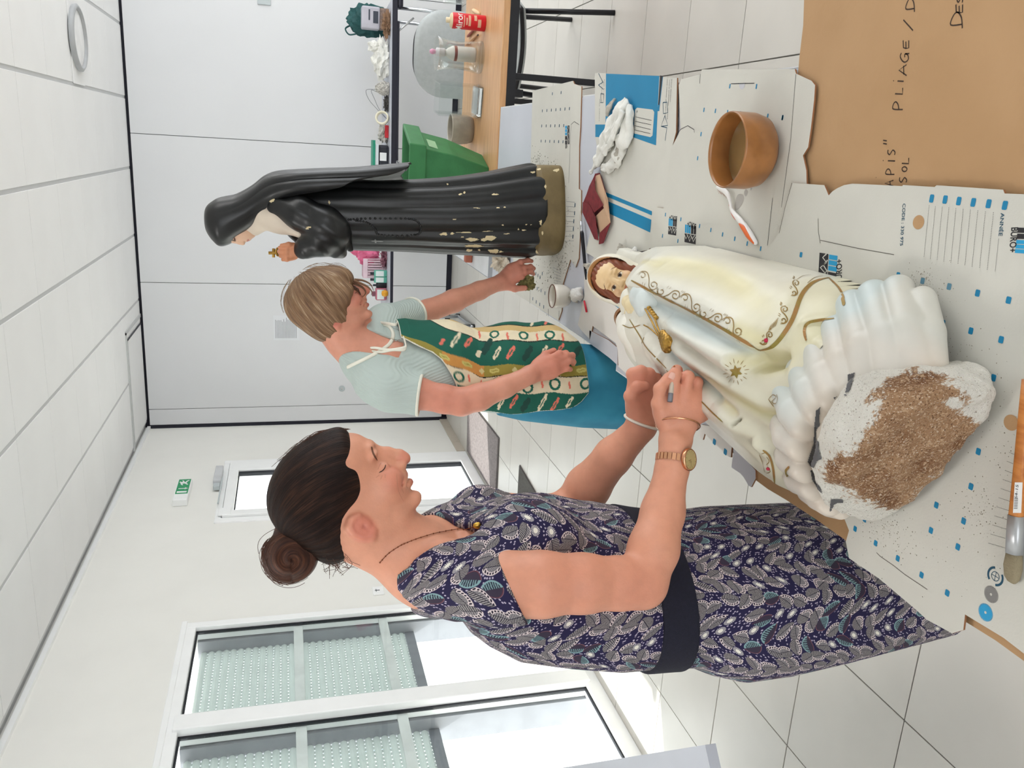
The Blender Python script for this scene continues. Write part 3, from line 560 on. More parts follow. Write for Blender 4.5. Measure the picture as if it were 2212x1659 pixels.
setp(wr.build('loose_wire', mat('loose_wire', (128, 130, 134), .6), None, True), 'thin loose grey wire looping above the dark tangle', 'wire')
A = up(841, 257, 7.08); tp_ = MB().lathe([(.042, 0), (.055, 0), (.055, .03), (.042, .03), (.042, 0)], A*np.array([1, 1, 0]) + np.array([0, 0, TZ + .058]), 30, (0.3, -1, .35)).build('tape_roll', mat('masking_tape', (234, 228, 204), .7), None, True); setp(tp_, 'cream roll of masking tape leaning on the folding table', 'tape'); tp_.location.z = TZ - min(v.co.z for v in tp_.data.vertices) + .0003
A = up(841, 285, 7.16); lump('packet', 816, 842, 266, 312, 7.16, .09, mat('white_packet', (214, 212, 204), .5, var=.2, vscale=30), 'white and red packet on the folding table beside the tape', 'packet', 41, .3, 5)
MB2 = MB().box((A[0] - .05, 7.085, TZ), (A[0] + .05, 7.11, TZ + .03), None, .004).build('red_packet', mat('packet_red', (206, 44, 54), .5, var=.1)); setp(MB2, 'small red packet in front of the white packet', 'packet')
A = up(842, 345, 7.14); kx = thing('black_case', (A[0], 7.14, TZ), 'black zipped case with a white label on the folding table', 'case')
MB().box((A[0] - .17, 7.04, TZ), (A[0] + .115, 7.24, TZ + .085), None, .02).build('body', mat('case_black', (44, 46, 54), .6), kx)
MB().box((A[0] - .01, 7.0385, TZ + .02), (A[0] + .055, 7.0395, TZ + .075)).build('label', M_signw, kx)
fo = MB()
fo.box((A[0] - .18, 7.03, TZ + .0852), (A[0] + .12, 7.25, TZ + .105), None, .002); o = fo.build('paper_stack', mat('papers', (214, 222, 226), .7, var=.04)); setp(o, 'stack of white papers lying on the black case', 'papers')
o = MB().box((A[0] - .12, 7.1, TZ + .1053), (A[0] + .15, 7.27, TZ + .125), None, .002).build('green_folder', mat('folder_green', (40, 150, 120), .5)); setp(o, 'green folder on top of the paper stack', 'folder')
# the left folding table
M_pink = mat('pink_tissue', (226, 120, 156), .7, var=.15, vscale=12, c2=(206, 84, 122))
A = up(842, 553, 7.25); pk = thing('tissue_wrap', (A[0], 7.25, TZ), 'crumpled pink tissue paper in a pale pink slotted basket', 'tissue')
V, F = blob((A[0] + .03, 7.25, TZ + .16), (.11, .07, .125), 52, .3, 3.2, 4, False); V[:, 2] = np.maximum(V[:, 2], TZ); MB().add(V, F).build('tissue', M_pink, pk)
M_bask = mat('basket_pink', (232, 206, 216), .6); mb = MB(); bx = A[0] - .1
for k in range(7): mb.box((bx - .08 + k*.022, 7.19, TZ + .02), (bx - .068 + k*.022, 7.2, TZ + .15), None, .003)
mb.box((bx - .09, 7.188, TZ + .15), (bx + .08, 7.2, TZ + .19), None, .004).box((bx - .09, 7.188, TZ), (bx + .08, 7.2, TZ + .03), None, .004).box((bx - .09, 7.2, TZ), (bx - .08, 7.3, TZ + .19)).box((bx + .07, 7.2, TZ), (bx + .08, 7.3, TZ + .19)).box((bx - .09, 7.3, TZ), (bx + .08, 7.31, TZ + .19)); mb.build('basket', M_bask, pk)
lump('wrapper_heap', 822, 843, 535, 582, 7.1, .1, mat('wrapper', (104, 62, 74), .5, var=.4, vscale=50, c2=(176, 120, 136)), 'heap of dark maroon wrappers below the pink tissue', 'wrappers', 61, .5, 8)
def bottle(y0, y1, x0, m, capm, label, Y=7.06, lab=None, name='dye_bottle', group=None):
    A = up(842, (y0 + y1)/2, Y); wdt = abs(up(842, y0, Y)[0] - up(842, y1, Y)[0]); h = up(x0, y0, Y)[2] - TZ
    t = thing(name, (A[0], Y, TZ), label, 'bottle', group); r = wdt/2
    MB().box((A[0] - r, Y - r*.6, TZ), (A[0] + r, Y + r*.6, TZ + h*.78), None, r*.25).build('body', m, t, True)
    MB().lathe([(r*.42, h*.78), (r*.42, h), (.0001, h)], (A[0], Y, TZ), 16).build('cap', capm, t, True)
    if lab: MB().box((A[0] - r*.8, Y - r*.6 - .0015, TZ + h*.2), (A[0] + r*.8, Y - r*.6 - .0003, TZ + h*.68)).build('label', lab, t)
    return t
M_cap = mat('dark_cap', (38, 40, 50), .4); M_gb = mat('bottle_green', (96, 176, 156), .3, var=.05); M_lab = mat('bottle_label', (222, 232, 230), .6)
bottle(584, 598, 800, M_gb, M_cap, 'pale green bottle with white label, next to the pink basket', lab=M_lab)
bottle(598, 611, 800, M_gb, M_cap, 'pale green bottle with white label, next to the black bottle', lab=M_lab)
bottle(611, 622, 806, mat('bottle_black', (28, 28, 34), .4), M_cap, 'black bottle between the green pair and the pink one')
bottle(622, 648, 804, mat('bottle_pink', (188, 112, 128), .35, var=.1), mat('cap_rose', (120, 70, 84), .5), 'dusky pink bottle with white labels near the bending woman', lab=M_lab)
A = up(843, 634, 6.95); o = MB().lathe([(.0001, 0), (.02, .004), (.03, .028), (.02, .052), (.0001, .056)], (A[0], 6.95, TZ), 20).build('orange_ball', mat('amber', (226, 160, 40), .35), None, True); setp(o, 'small amber ball at the front of the folding table', 'ball')
# ================================================================== cardboard spread over the tables, and what lies on it
M_card = mat('white_board', (207, 205, 196), .8, var=.025, vscale=6, bump=.04, bscale=300); M_card2 = mat('cream_board', (222, 218, 212), .8, var=.02, vscale=6)
M_kraft = mat('kraft_board', (186, 149, 109), .85, var=.04, vscale=4, bump=.12, bscale=60, c2=(178, 141, 101)); M_core = mat('board_core', (150, 104, 70), .9)
M_gboard = mat('grey_board', (196, 196, 202), .8, var=.02)
M_pblue = mat('print_blue', (20, 128, 172), .6, var=.03); M_pdark = mat('print_dark_blue', (22, 74, 98), .6); M_pblack = mat('print_black', (38, 36, 40), .6); M_sky = mat('print_sky', (38, 156, 206), .6)
M_marker = mat('marker', (58, 40, 28), .7)
def px(pts, z): return np.array([onz(*p, z) for p in pts])
def tr(s, ox, oy, pts): return [(ox + x*s, oy + y*s) for x, y in pts]
Z4 = lambda *p: tr(.27667, 1600, 0, p); Z7 = lambda *p: tr(.32188, 1500, 350, p); Z5 = lambda *p: tr(.27667, 1600, 750, p)
Z6 = lambda *p: tr(.23146, 1700, 1100, p); Z3 = lambda *p: tr(.31646, 1000, 0, p); ZF = lambda *p: tr(.27125, 900, 450, p); ZH = lambda *p: tr(.27125, 1200, 700, p)
TH = .0036
def sheet(pts, z, label, face=M_card, core=M_core, name='cardboard_sheet'):
    """a cut sheet: printed face, corrugated core"""
    q = px(pts, z + TH); t = thing(name, (*q.mean(0)[:2], z), label, 'cardboard')
    MB().prism(q, z, z + TH - .0006).build('core', core, t); MB().prism(q, z + TH - .0006, z + TH).build('face', face, t); t['top'] = z + TH
    return t
def flat(pts, z): V = px(pts, z); return V, [list(range(len(V)))]
def ribbon(mb, pts, wd, nrm=(0, 0, 1)):
    p = np.asarray(pts, float); T = np.gradient(p, axis=0); B = np.cross(np.array(nrm, float), T); B /= np.linalg.norm(B, axis=1)[:, None] + 1e-9; wd = np.broadcast_to(wd, (len(p),))[:, None]
    V = np.stack([p - B*wd/2, p + B*wd/2], 1).reshape(-1, 3); return mb.add(V, [(2*i, 2*i + 1, 2*i + 3, 2*i + 2) for i in range(len(p) - 1)])
def squares(mb, cs, z, sx, sy, ax, par=None, m=None, name='blue_square'):
    """rounded squares of metric size along the printed axis ax (two picture points)"""
    a = onz(*ax[1], z) - onz(*ax[0], z); a /= np.linalg.norm(a); b = np.array([-a[1], a[0], 0]); e = .72
    for c in cs:
        o = onz(*c, z); V = [o + a*sx/2*u + b*sy/2*v for u, v in ((-1, -e), (-e, -1), (e, -1), (1, -e), (1, e), (e, 1), (-e, 1), (-1, e))]; (mb if par is None else MB()).add(V, [list(range(8))]) if par is None else MB().add(V, [list(range(8))]).build(name, m, par)
def logo(par, tl, right, down, z, word=None, wordpos=None):
    """mountain-and-bars printed logo; tl/right/down are picture points of its corner and its two sides"""
    o = onz(*tl, z); ex = onz(*right, z) - o; ey = onz(*down, z) - o; q = lambda *p: [o + ex*a + ey*b for a, b in p]
    k = MB(); bl = MB(); wh = MB(); k.add(q((0, 0), (1, 0), (1, .5), (0, .5)), [(0, 1, 2, 3)])
    for i in range(2): k.add(q((i*.235, .54), (i*.235 + .2, .54), (i*.235 + .2, 1), (i*.235, 1)), [(0, 1, 2, 3)])
    for i in range(3): bl.add(q((.48 + i*.18, .54), (.48 + i*.18 + .15, .54), (.48 + i*.18 + .15, 1), (.48 + i*.18, 1)), [(0, 1, 2, 3)])
    up = np.array([0, 0, .0002])
    for zz in (((0, .42), (.2, .12), (.36, .40), (.52, .1), (.72, .42), (.86, .2), (1, .4)), ((.1, .48), (.3, .26), (.45, .48), (.62, .26), (.8, .48))): ribbon(wh, np.array(q(*zz)) + up, np.linalg.norm(ey)*.06)
    k.build('logo_black', M_pblack, par); bl.build('logo_bars', M_sky, par); wh.build('logo_peaks', M_card, par)
    if word: m = MB(); put_text(m, word, onz(*wordpos[0], z), onz(*wordpos[1], z), -ey, height=np.linalg.norm(ey)*.3, bold=.02); m.build('lettering', M_pblack, par)

# --- brown kraft sheet, the lowest one
D = sheet([(1738, -30), (1735, 55), (1727, 122), (1724, 158), (1700, 400), (1690, 700), (1631, 1036), (1658, 1056), (1700, 1081), (1760, 1120), (1825, 1166), (1870, 1215), (2010, 1330), (2084, 1342), (2150, 1383), (2212, 1428), (2300, 1478), (2420, 1200), (2420, -30)], TZ + .0004, 'large brown kraft cardboard sheet with black marker writing', M_kraft)
z = TZ + .0004 + TH + .0003
LET = {'P': [[(0, 0), (.05, 1), (.55, .95), (.75, .72), (.5, .5), (.05, .42)]], 'L': [[(.05, 1), (0, .02), (.9, 0)]], 'I': [[(.5, .62), (.45, 0)], [(.5, 1.05), (.58, 1.0)]],
       'A': [[(0, 0), (.5, 1), (1, 0)], [(.1, .36), (.9, .4)]], 'G': [[(.95, .85), (.6, 1), (.15, .75), (0, .4), (.3, .03), (.75, .1), (.85, .42), (.5, .45)], [(.85, .42), (.9, -.1)]], 'E': [[(1, 1), (.1, .95), (0, .5), (.05, .02), (1, 0)], [(.05, .5), (.85, .52)]],
       'D': [[(.1, 0), (.05, 1), (.7, .8), (1, .42), (.6, .06), (-.2, -.02)]], 'S': [[(.9, .95), (.4, 1), (.1, .75), (.5, .52), (.85, .28), (.5, .0), (.05, .08)]], 'O': [[(.5, 1), (.1, .7), (.15, .2), (.6, 0), (.95, .4), (.8, .85), (.5, 1)]], '/': [[(.05, 0), (.95, 1)]], '"': [[(.2, 1), (.1, .5)], [(.7, 1), (.6, .5)]], '.': [[(0, 0), (.3, .2)]]}
mb = MB()
for ch, x0, x1, y0, y1 in (('P', 1190, 1265, 775, 855), ('L', 1205, 1265, 680, 735), ('I', 1195, 1272, 610, 655), ('A', 1235, 1295, 505, 590), ('G', 1245, 1310, 410, 485), ('E', 1268, 1312, 315, 378), ('/', 1270, 1345, 150, 243), ('D', 1290, 1355, -15, 75), ('D', 1640, 1728, 95, 200), ('E', 1680, 1732, 35, 100), ('S', 1690, 1732, -22, 22),
                           ('A', 1125, 1192, 1408, 1452), ('P', 1135, 1200, 1305, 1362), ('I', 1115, 1205, 1235, 1275), ('S', 1148, 1205, 1165, 1212), ('"', 1112, 1170, 1080, 1130), ('S', 1240, 1295, 1380, 1427), ('O', 1258, 1298, 1300, 1342), ('L', 1258, 1312, 1228, 1278), ('.', 1050, 1058, 1380, 1388)):
    for st in LET[ch]:
        p = [(x1 - b*(x1 - x0), y1 - a*(y1 - y0)) for a, b in st]
        if ch in 'PGDSO' and len(p) > 3: p = spline(p, 4)
        ribbon(mb, px(Z4(*p), z), .0018)
    mb.build('marker_letter', M_marker, D); mb = MB()

# --- far sheet under the black statue
A_ = sheet(Z3((475, 620), (750, 552), (757, 572), (808, 590), (800, 870), (792, 1000), (790, 1290), (806, 1300), (805, 1450)) + [(1250, 558), (1243, 577), (1232, 560), (1216, 612), (1213, 672), (1206, 692), (1160, 664), (1112, 634), (1108, 560), (1146, 358)], TZ + .0004, 'white dust-stained cardboard sheet under the black robed statue')
z = TZ + .0004 + TH + .0003; mb = MB(); ax = Z3((542, 755), (727, 740))
squares(mb, Z3(*[(542 + 30.8*i, 757 - 2.6*i) for i in range(7)], *[(538 + 30*i, 860 - .5*i) for i in range(6)], *[(533 + 30*i, 963 + i) for i in range(6)], (610, 640), (670, 632)), z, .007, .009, ax)
squares(mb, Z3((765, 1400), (762, 1455), (757, 1510), (754, 1562), (750, 1615), (690, 1380), (685, 1490), (680, 1590)) + ZF((935, 505), (950, 520), (966, 535), (982, 550), (1000, 520), (1022, 676), (1052, 700), (990, 655), (960, 640), (925, 720), (952, 745), (980, 765), (1012, 785)), z, .007, .012, ax); mb.build('blue_print', M_pdark, A_)
mb = MB()
for k in range(9): ribbon(mb, px(Z3((705 - k*.5, 1375 + k*34), (765 - k, 1380 + k*33)), z), .0012)
for k in range(7): ribbon(mb, px(ZF((1085 + k*3, 470 + k*26), (1150, 500 + k*22)), z), .0012)
mb.build('form_lines', M_ink, A_); logo(A_, Z3((727, 984))[0], Z3((727, 856))[0], Z3((697, 984))[0], z, 'BURO+', Z3((700, 985), (714, 985)))
mb = MB(); ribbon(mb, px(Z3((722, 1250), (735, 900), (738, 850), (760, 830), (792, 850)), z), .0016); ribbon(mb, px([(1215, 612), (1204, 640), (1203, 592)], z), .0016); ribbon(mb, px(ZF((1048, 800), (1050, 860)), z), .003); ribbon(mb, px(ZF((1135, 815), (1132, 885)), z), .003); ribbon(mb, px(ZF((905, 640), (900, 760)), z), .002); mb.build('cut_lines', M_pblack, A_)

# --- white and cream sheets left of the middle, half under the lying statue
Fs = sheet([(1262, 590), (1262, 640), (1248, 702), (1256, 714), (1274, 733), (1280, 704), (1330, 741), (1334, 756), (1336, 792), (1351, 806), (1357, 822), (1395, 850), (1440, 880), (1520, 900), (1520, 700), (1440, 560), (1290, 545)], TZ + .0004, 'cream cardboard sheet with blue stripes under the head of the lying statue', M_card2)
z = TZ + .0004 + TH + .0003; mb = MB()
mb.add(*flat(ZF((1385, 500), (1480, 590), (1486, 642), (1356, 544), (1355, 508)), z)).add(*flat(ZF((1358, 566), (1660, 806), (1645, 826), (1366, 606)), z)); mb.build('blue_stripes', M_pblue, Fs)
G_ = sheet(ZH((300, 70), (420, 130), (492, 190), (494, 330), (430, 272), (410, 262), (270, 150)), TZ + .0004, 'grey cardboard flap sticking out at the table edge behind the clasped hands', M_gboard, name='cardboard_flap') if False else None
# --- white and blue box sheet
B_ = sheet([(1285, 157), (1462, 168), (1460, 285), (1449, 330), (1436, 460), (1440, 500), (1400, 540), (1290, 560), (1265, 545), (1290, 440), (1298, 372), (1286, 296), (1285, 269)], TZ + .0043, 'white and blue printed cardboard sheet with a label box beneath the white rag')
z = TZ + .0043 + TH + .0003; mb = MB(); mb.add(*flat([(1309, 159), (1424, 164), (1417, 314), (1369, 297), (1286, 296), (1286, 269), (1308, 269)], z)).add(*flat([(1428, 166), (1432, 166), (1424, 240), (1420, 240)], z))
mb.add(*flat(Z3((975, 1312), (1290, 1442), (1289, 1470), (968, 1336)), z)).add(*flat(Z3((962, 1362), (1286, 1500), (1278, 1587), (960, 1440)), z)); mb.build('blue_print', M_pblue, B_)
z2 = z + .0003; MB().add(*flat(Z3((1190, 735), (1295, 748), (1306, 765), (1294, 925), (1280, 936), (1172, 912), (1164, 895), (1175, 748)), z2)).build('label_box', M_card, B_)
mb = MB()
for a, b in (((1178, 798), (1288, 822)), ((1175, 828), (1285, 852)), ((1172, 858), (1282, 884)), ((1170, 886), (1278, 912))): ribbon(mb, px(Z3(a, b), z2 + .0003), .0011)
mb.build('label_lines', M_pblack, B_); mb = MB()
for s_, a, b in (('Pour faciliter', (1450, 172), (1447, 222)), ('votre archivage, utilisez', (1446, 172), (1441, 258)), ("nos valises d'archives", (1441, 172), (1436, 250)), ('Pour faciliter', (1305, 172), (1304, 216)), ('votre archivage', (1300, 172), (1299, 222)), ("nos valises", (1295, 215), (1294, 262))):
    put_text(mb, s_, onz(*a, z), onz(*b, z), onz(a[0] + 6, a[1], z) - onz(*a, z), height=.0036)
put_text(mb, 'B', onz(1375, 240, z2 + .0003), onz(1375, 244, z2 + .0003), onz(1381, 240, z) - onz(1375, 240, z), height=.006)
mb.build('lettering', M_pblack, B_); mb = MB()
for pts in ([(1365, 700), (1392, 697), (1396, 770), (1368, 775), (1365, 700)], [(1378, 790), (1352, 862), (1398, 856), (1378, 790)], [(1355, 862), (1392, 872), (1380, 960)], [(940, 640), (962, 642), (958, 700), (938, 700), (940, 640)], [(925, 580), (958, 560), (958, 610), (925, 580)], [(925, 500), (955, 560)]): ribbon(mb, px(Z3(*pts), z), .0022); mb.build('arrow_mark', M_pdark, B_); mb = MB()

MB().add(*flat(Z3((1345, 515), (1362, 518), (1340, 716), (1333, 716)), z2)).build('slot', M_pblack, B_)
# --- white sheet with the brown bowl
C_ = sheet([(1516, 150), (1716, 149), (1719, 159), (1752, 174), (1760, 184), (1758, 216), (1751, 277), (1745, 318), (1734, 336), (1741, 368), (1742, 400), (1720, 560), (1690, 800), (1560, 840), (1440, 700), (1404, 560), (1408, 465), (1418, 448), (1433, 450), (1449, 322), (1463, 295), (1470, 280), (1466, 183), (1473, 171), (1514, 160)], TZ + .0082, 'white cardboard sheet with rows of blue squares under the brown bowl')
z = TZ + .0082 + TH + .0003; ax = [(1521, 237), (1691, 254)]; mb = MB()
squares(mb, Z3((1822, 588), (2003, 590), (1645, 750), (1723, 757), (1806, 766), (1893, 775), (1985, 784), (2080, 793), (2182, 803), (1625, 916), (1703, 928), (1602, 1080), (1679, 1095), (1382, 1465), (1487, 1497), (1362, 1610), (1467, 1645), (1615, 1543), (1692, 1570), (1772, 1600), (1855, 1630)) + [(1614, 526), (1643, 537), (1690, 254)], z, .0042, .0085, ax, C_, M_pblue)
mb = MB()
for pts in ([(1460, 915), (1490, 880), (1535, 858), (1578, 885), (1580, 905)], [(1620, 505), (1615, 570)], [(1830, 572), (1990, 568)]): ribbon(mb, px(Z3(*pts), z), .0014)
ribbon(mb, px(Z7((525, 240), (490, 560)), z), .0012); ribbon(mb, px([(1719, 160), (1708, 300), (1688, 448)], z), .0009); mb.build('cut_lines', M_pblack, C_)
MB().add(*flat(Z3((1883, 568), (1925, 566), (1920, 598), (1904, 612), (1889, 600)), z)).build('thumb_hole', M_gboard, C_)
logo(C_, Z3((1455, 1608))[0], Z3((1400, 1598))[0], Z3((1460, 1498))[0], z, 'BURO+', Z3((1462, 1478), (1410, 1468))); logo(C_, Z3((1588, 1668))[0], Z3((1512, 1652))[0], Z3((1592, 1545))[0], z, 'BURO+', Z3((1592, 1530), (1535, 1508)))
mb = MB(); mb.add(*flat(spline(Z7((300, 215), (330, 225), (325, 270), (290, 320), (270, 315), (280, 240)), 4, True), z)).add(*flat(spline(Z7((345, 182), (360, 200), (345, 232), (333, 205)), 4, True), z)).add(*flat(spline(Z7((375, 165), (388, 175), (378, 192)), 4, True), z)); mb.build('water_stains', mat('damp_board', (176, 172, 166), .6), C_)
C2 = sheet(ZH((1160, 800), (1262, 820), (1402, 975), (1395, 1062), (1380, 1060), (1186, 872), (1172, 922), (1140, 905)), TZ + .0004, 'white flap with two blue squares sticking out over the table edge', M_card2, name='cardboard_flap'); mb = MB(); squares(mb, ZH((1265, 938), (1352, 1018)), TZ + .0044, .012, .012, ax, C2, M_pblue)
C3 = sheet(ZH((1450, 1000), (1590, 1165), (1592, 1228), (1556, 1298), (1535, 1285), (1500, 1222), (1470, 1188), (1400, 1142), (1418, 1010)), TZ + .0048, 'grey wavy edged cardboard flap beside the flap with blue squares', M_gboard, name='cardboard_flap')
C4 = sheet(ZH((270, 50), (420, 128), (492, 188), (494, 328), (432, 272), (270, 150)), TZ + .0004, 'grey cardboard flap with a rounded corner at the table edge by the teal skirt', M_gboard, name='cardboard_flap')
# --- nearest white sheet
E_ = sheet(Z7((655, 140), (870, 155), (900, 225), (925, 198), (960, 175), (1005, 155), (1060, 145), (1250, 154), (1395, 162), (1400, 154), (1612, 168), (1625, 156), (2070, 186), (2080, 211), (2212, 216)) + [(2300, 425), (2320, 1490), (2212, 1412), (2168, 1378), (2084, 1327), (2080, 1361), (2056, 1368), (2001, 1338), (1982, 1320), (1899, 1250), (1834, 1206), (1827, 1170), (1834, 1146), (1800, 1060), (1760, 900), (1680, 700), (1640, 640), (1642, 560), (1683, 502)], TZ + .0121, 'white cardboard sheet with printed form lines under the broken plaster base')
z = TZ + .0121 + TH + .0003; ax = [(2012, 429), (2170, 444)]; mb = MB()
squares(mb, Z7((1592, 245), (1682, 252), (1774, 262), (1871, 271), (1974, 280), (2083, 291)), z, .0075, .0105, ax, E_, M_pblue); mb = MB(); ax2 = [(1940, 595), (2112, 633)]
squares(mb, Z7((715, 622), (1367, 760), (1900, 880), (2108, 927), (1668, 1080), (1855, 1133), (2058, 1192), (1625, 1316), (1810, 1367), (2007, 1448)) + Z5((1855, 815), (1797, 1088), (1527, 1233), (1740, 1357), (893, 1418)) + Z6((1343, 198), (1594, 352), (827, 317), (1033, 459), (1255, 614), (1495, 782), (725, 95)), z, .0072, .0085, ax2, E_, M_pblue)
mb = MB(); squares(mb, Z7((1531, 797), (1709, 836)), z, .0072, .0085, ax2, E_, mat('print_faded', (96, 142, 164), .7), 'faded_square')
mb = MB()
def dots(a, b, n):
    a = onz(*a, z); b = onz(*b, z)
    for i in range(n): p = a + (b - a)*i/n; ribbon(mb, [p, p + (b - a)*.55/n], .0006)
for a, b in (((1575, 290), (1540, 640)), ((1617, 297), (1582, 655)), ((1663, 300), (1628, 662)), ((1708, 305), (1673, 672)), ((1755, 310), (1720, 680)), ((1804, 315), (1768, 688)), ((1852, 320), (1815, 697)), ((1902, 325), (1862, 707)), ((1953, 332), (1913, 715)), ((2007, 337), (1964, 727)), ((2042, 515), (2018, 737))): dots(*Z7(a, b), 34)
for k in range(11): dots(*Z5((2095 - k*16, 820 + k*71), (2160 - k*6, 848 + k*73)), 8 + k)
mb.build('dotted_lines', M_pblack, E_, kind='stuff'); mb = MB()
up_ = lambda p: onz(p[0] + 8, p[1], z) - onz(*p, z)
put_text(mb, 'CODE : 330 975', onz(1950, 440, z), onz(1944, 531, z), up_((1950, 440)), height=.0056, bold=.012); put_text(mb, 'ANNÉE', onz(2162, 460, z), onz(2157, 510, z), up_((2162, 460)), height=.0066, bold=.012); mb.build('blue_lettering', M_pdark, E_)
logo(E_, Z7((828, 812))[0], Z7((840, 608))[0], Z7((948, 838))[0], z, 'BURO+', Z7((988, 812), (990, 650))); logo(E_, Z7((2330, 445))[0], Z7((2306, 622))[0], Z7((2172, 440))[0], z, 'BURO+', Z7((2128, 440), (2112, 606)))
mb = MB()
for c in ((1984, 480), (2184, 913)): o = onz(*c, z); r = .0105; MB().add([o + [r*math.cos(a)*.9, r*math.sin(a), 0] for a in np.linspace(0, 2*PI, 24)[:-1]], [list(range(23))]).build('punched_hole', M_kraft, E_)
mb = MB()
for pts in (Z6((835, 405), (870, 440), (1000, 530), (1100, 610), (1220, 690), (1310, 750)), Z7((830, 380), (832, 470), (845, 545)), Z7((845, 525), (1100, 580), (1340, 622)), Z7((655, 140), (610, 300), (568, 478))): ribbon(mb, px(pts, z), .0010)
mb.build('cut_lines', mat('cut_grey', (92, 86, 78), .8), E_, kind='stuff')
def gear(c, r, n, name, m):
    o = onz(*c, z); mb = MB(); V = [o + [rr*math.cos(a), rr*math.sin(a), 0] for i in range(n) for rr, a in ((r, 2*PI*i/n), (r, 2*PI*(i + .6)/n), (r*.86, 2*PI*(i + .65)/n), (r*.86, 2*PI*(i + .95)/n))]; mb.add(V, [list(range(len(V)))]); mb.build(name, m, E_)
    MB().add([o + [r*.16*math.cos(a), r*.16*math.sin(a), .0002] for a in np.linspace(0, 2*PI, 12)[:-1]], [list(range(11))]).build('disc_centre', M_card, E_)
gear((2141, 1284), .0105, 40, 'grey_disc', mat('print_grey', (128, 126, 124), .7)); gear((2129, 1323), .0110, 40, 'blue_disc', M_sky)
mb = MB(); o = onz(2150, 1245, z); ring = lambda r, a0=0, a1=2*PI, n=24: [o + [r*math.cos(a), r*math.sin(a), 0] for a in np.linspace(a0, a1, n)]
ribbon(mb, ring(.0056), .0009); ribbon(mb, ring(.0105, .3, 2.4), .0028); ribbon(mb, ring(.0105, 3.4, 5.4), .0028); ribbon(mb, [o + [-.0056, 0, 0], o + [.0056, 0, 0]], .0007); ribbon(mb, [o + [0, -.0056, 0], o + [0, .0056, 0]], .0007); mb.build('globe_mark', M_pdark, E_)

# --- crumbs of plaster and dust: too small and many to count
def crumbs(name, spots, n, z, m, seed, smax=.004, label=None):
    r = np.random.RandomState(seed); mb = MB()
    for i in range(n):
        cx, cy, sx, sy = spots[r.randint(len(spots))]; p = onz(cx + r.normal()*sx, cy + r.normal()*sy, z); s = smax*(.15 + .85*r.rand()**3); a = r.rand()*6.3
        V = [p + [s*math.cos(a), s*math.sin(a), 0], p + [s*.7*math.cos(a + 2.1), s*.7*math.sin(a + 2.1), 0], p + [s*.8*math.cos(a + 4.1), s*.8*math.sin(a + 4.1), 0], p + [0, 0, s*.6]]; mb.add(V, [(0, 1, 3), (1, 2, 3), (2, 0, 3)])
    o = mb.build(name, m); return setp(o, label, 'debris', None, 'stuff')
M_crg = mat('plaster_dust', (150, 146, 134), .95, var=.2, vscale=200); M_crd = mat('dark_dust', (150, 138, 120), .95, var=.25, vscale=200)
crumbs('plaster_crumbs', [(1205, 530, 16, 40), (1180, 600, 16, 26), (1220, 480, 10, 50), (1185, 365, 12, 14), (1160, 350, 8, 14), (1215, 570, 12, 16)], 1100, TZ + .0042, M_crg, 3, .0038, 'grey plaster crumbs scattered round the black statue base')
crumbs('plaster_crumbs', [(1990, 600, 26, 12), (2010, 630, 34, 30), (1930, 1165, 34, 26), (2110, 1090, 26, 30), (2050, 770, 40, 40), (2150, 930, 30, 60), (1905, 1140, 20, 16), (2060, 1180, 90, 60)], 1400, TZ + .0159, M_crd, 5, .0014, 'brown dust and crumbs scattered round the broken plaster base')
# ------------------------------------------------------------------ small things lying on the cardboard
zC, zE, zB, zF, zA = TZ + .0082 + TH, TZ + .0121 + TH, TZ + .0043 + TH, TZ + .0004 + TH, TZ + .0004 + TH
# brown bowl with water
bc = onz(1652, 329, zC + .0006); bw = thing('brown_bowl', bc, 'brown glazed earthenware bowl half full of water on the white sheet', 'bowl'); r = .0655
M_bowl = mat('brown_glaze', (166, 112, 62), .28, var=.12, vscale=16, c2=(136, 90, 48), spec=.6, bump=.04, bscale=60)
o = MB().lathe([(.0001, .0), (r*.6, 0), (r*.74, .003), (r*.92, .014), (r*1.0, .034), (r*1.0, .074), (r*.985, .0768), (r*.955, .0765), (r*.945, .07), (r*.94, .03), (r*.8, .012), (.0001, .008)], bc, 56).build('body', M_bowl, bw, True)
MB().lathe([(r*.938, .036), (r*.5, .0362), (.0001, .0362)], bc, 40).build('water', mat('murky_water', (150, 122, 78), .08, var=.05, spec=.8), bw, True)
# white cup with a brown rim
cc = onz(1231, 640, zA + .002); cu = thing('white_cup', cc, 'small cream cup with a brown rim beside the cotton wool', 'cup')
MB().lathe([(.0001, 0), (.02, 0), (.028, .006), (.035, .022), (.0365, .045), (.036, .056), (.0335, .057), (.0335, .045), (.031, .02), (.02, .007), (.0001, .006)], cc, 44).build('body', mat('cream_china', (226, 220, 208), .25, var=.02, spec=.6), cu, True)
MB().tube([cc + [.0348*math.cos(a), .0348*math.sin(a), .0568] for a in np.linspace(0, 2*PI, 41)[:-1]], .0016, 6, closed=True).build('rim', mat('cup_rim', (104, 62, 44), .4), cu, True)
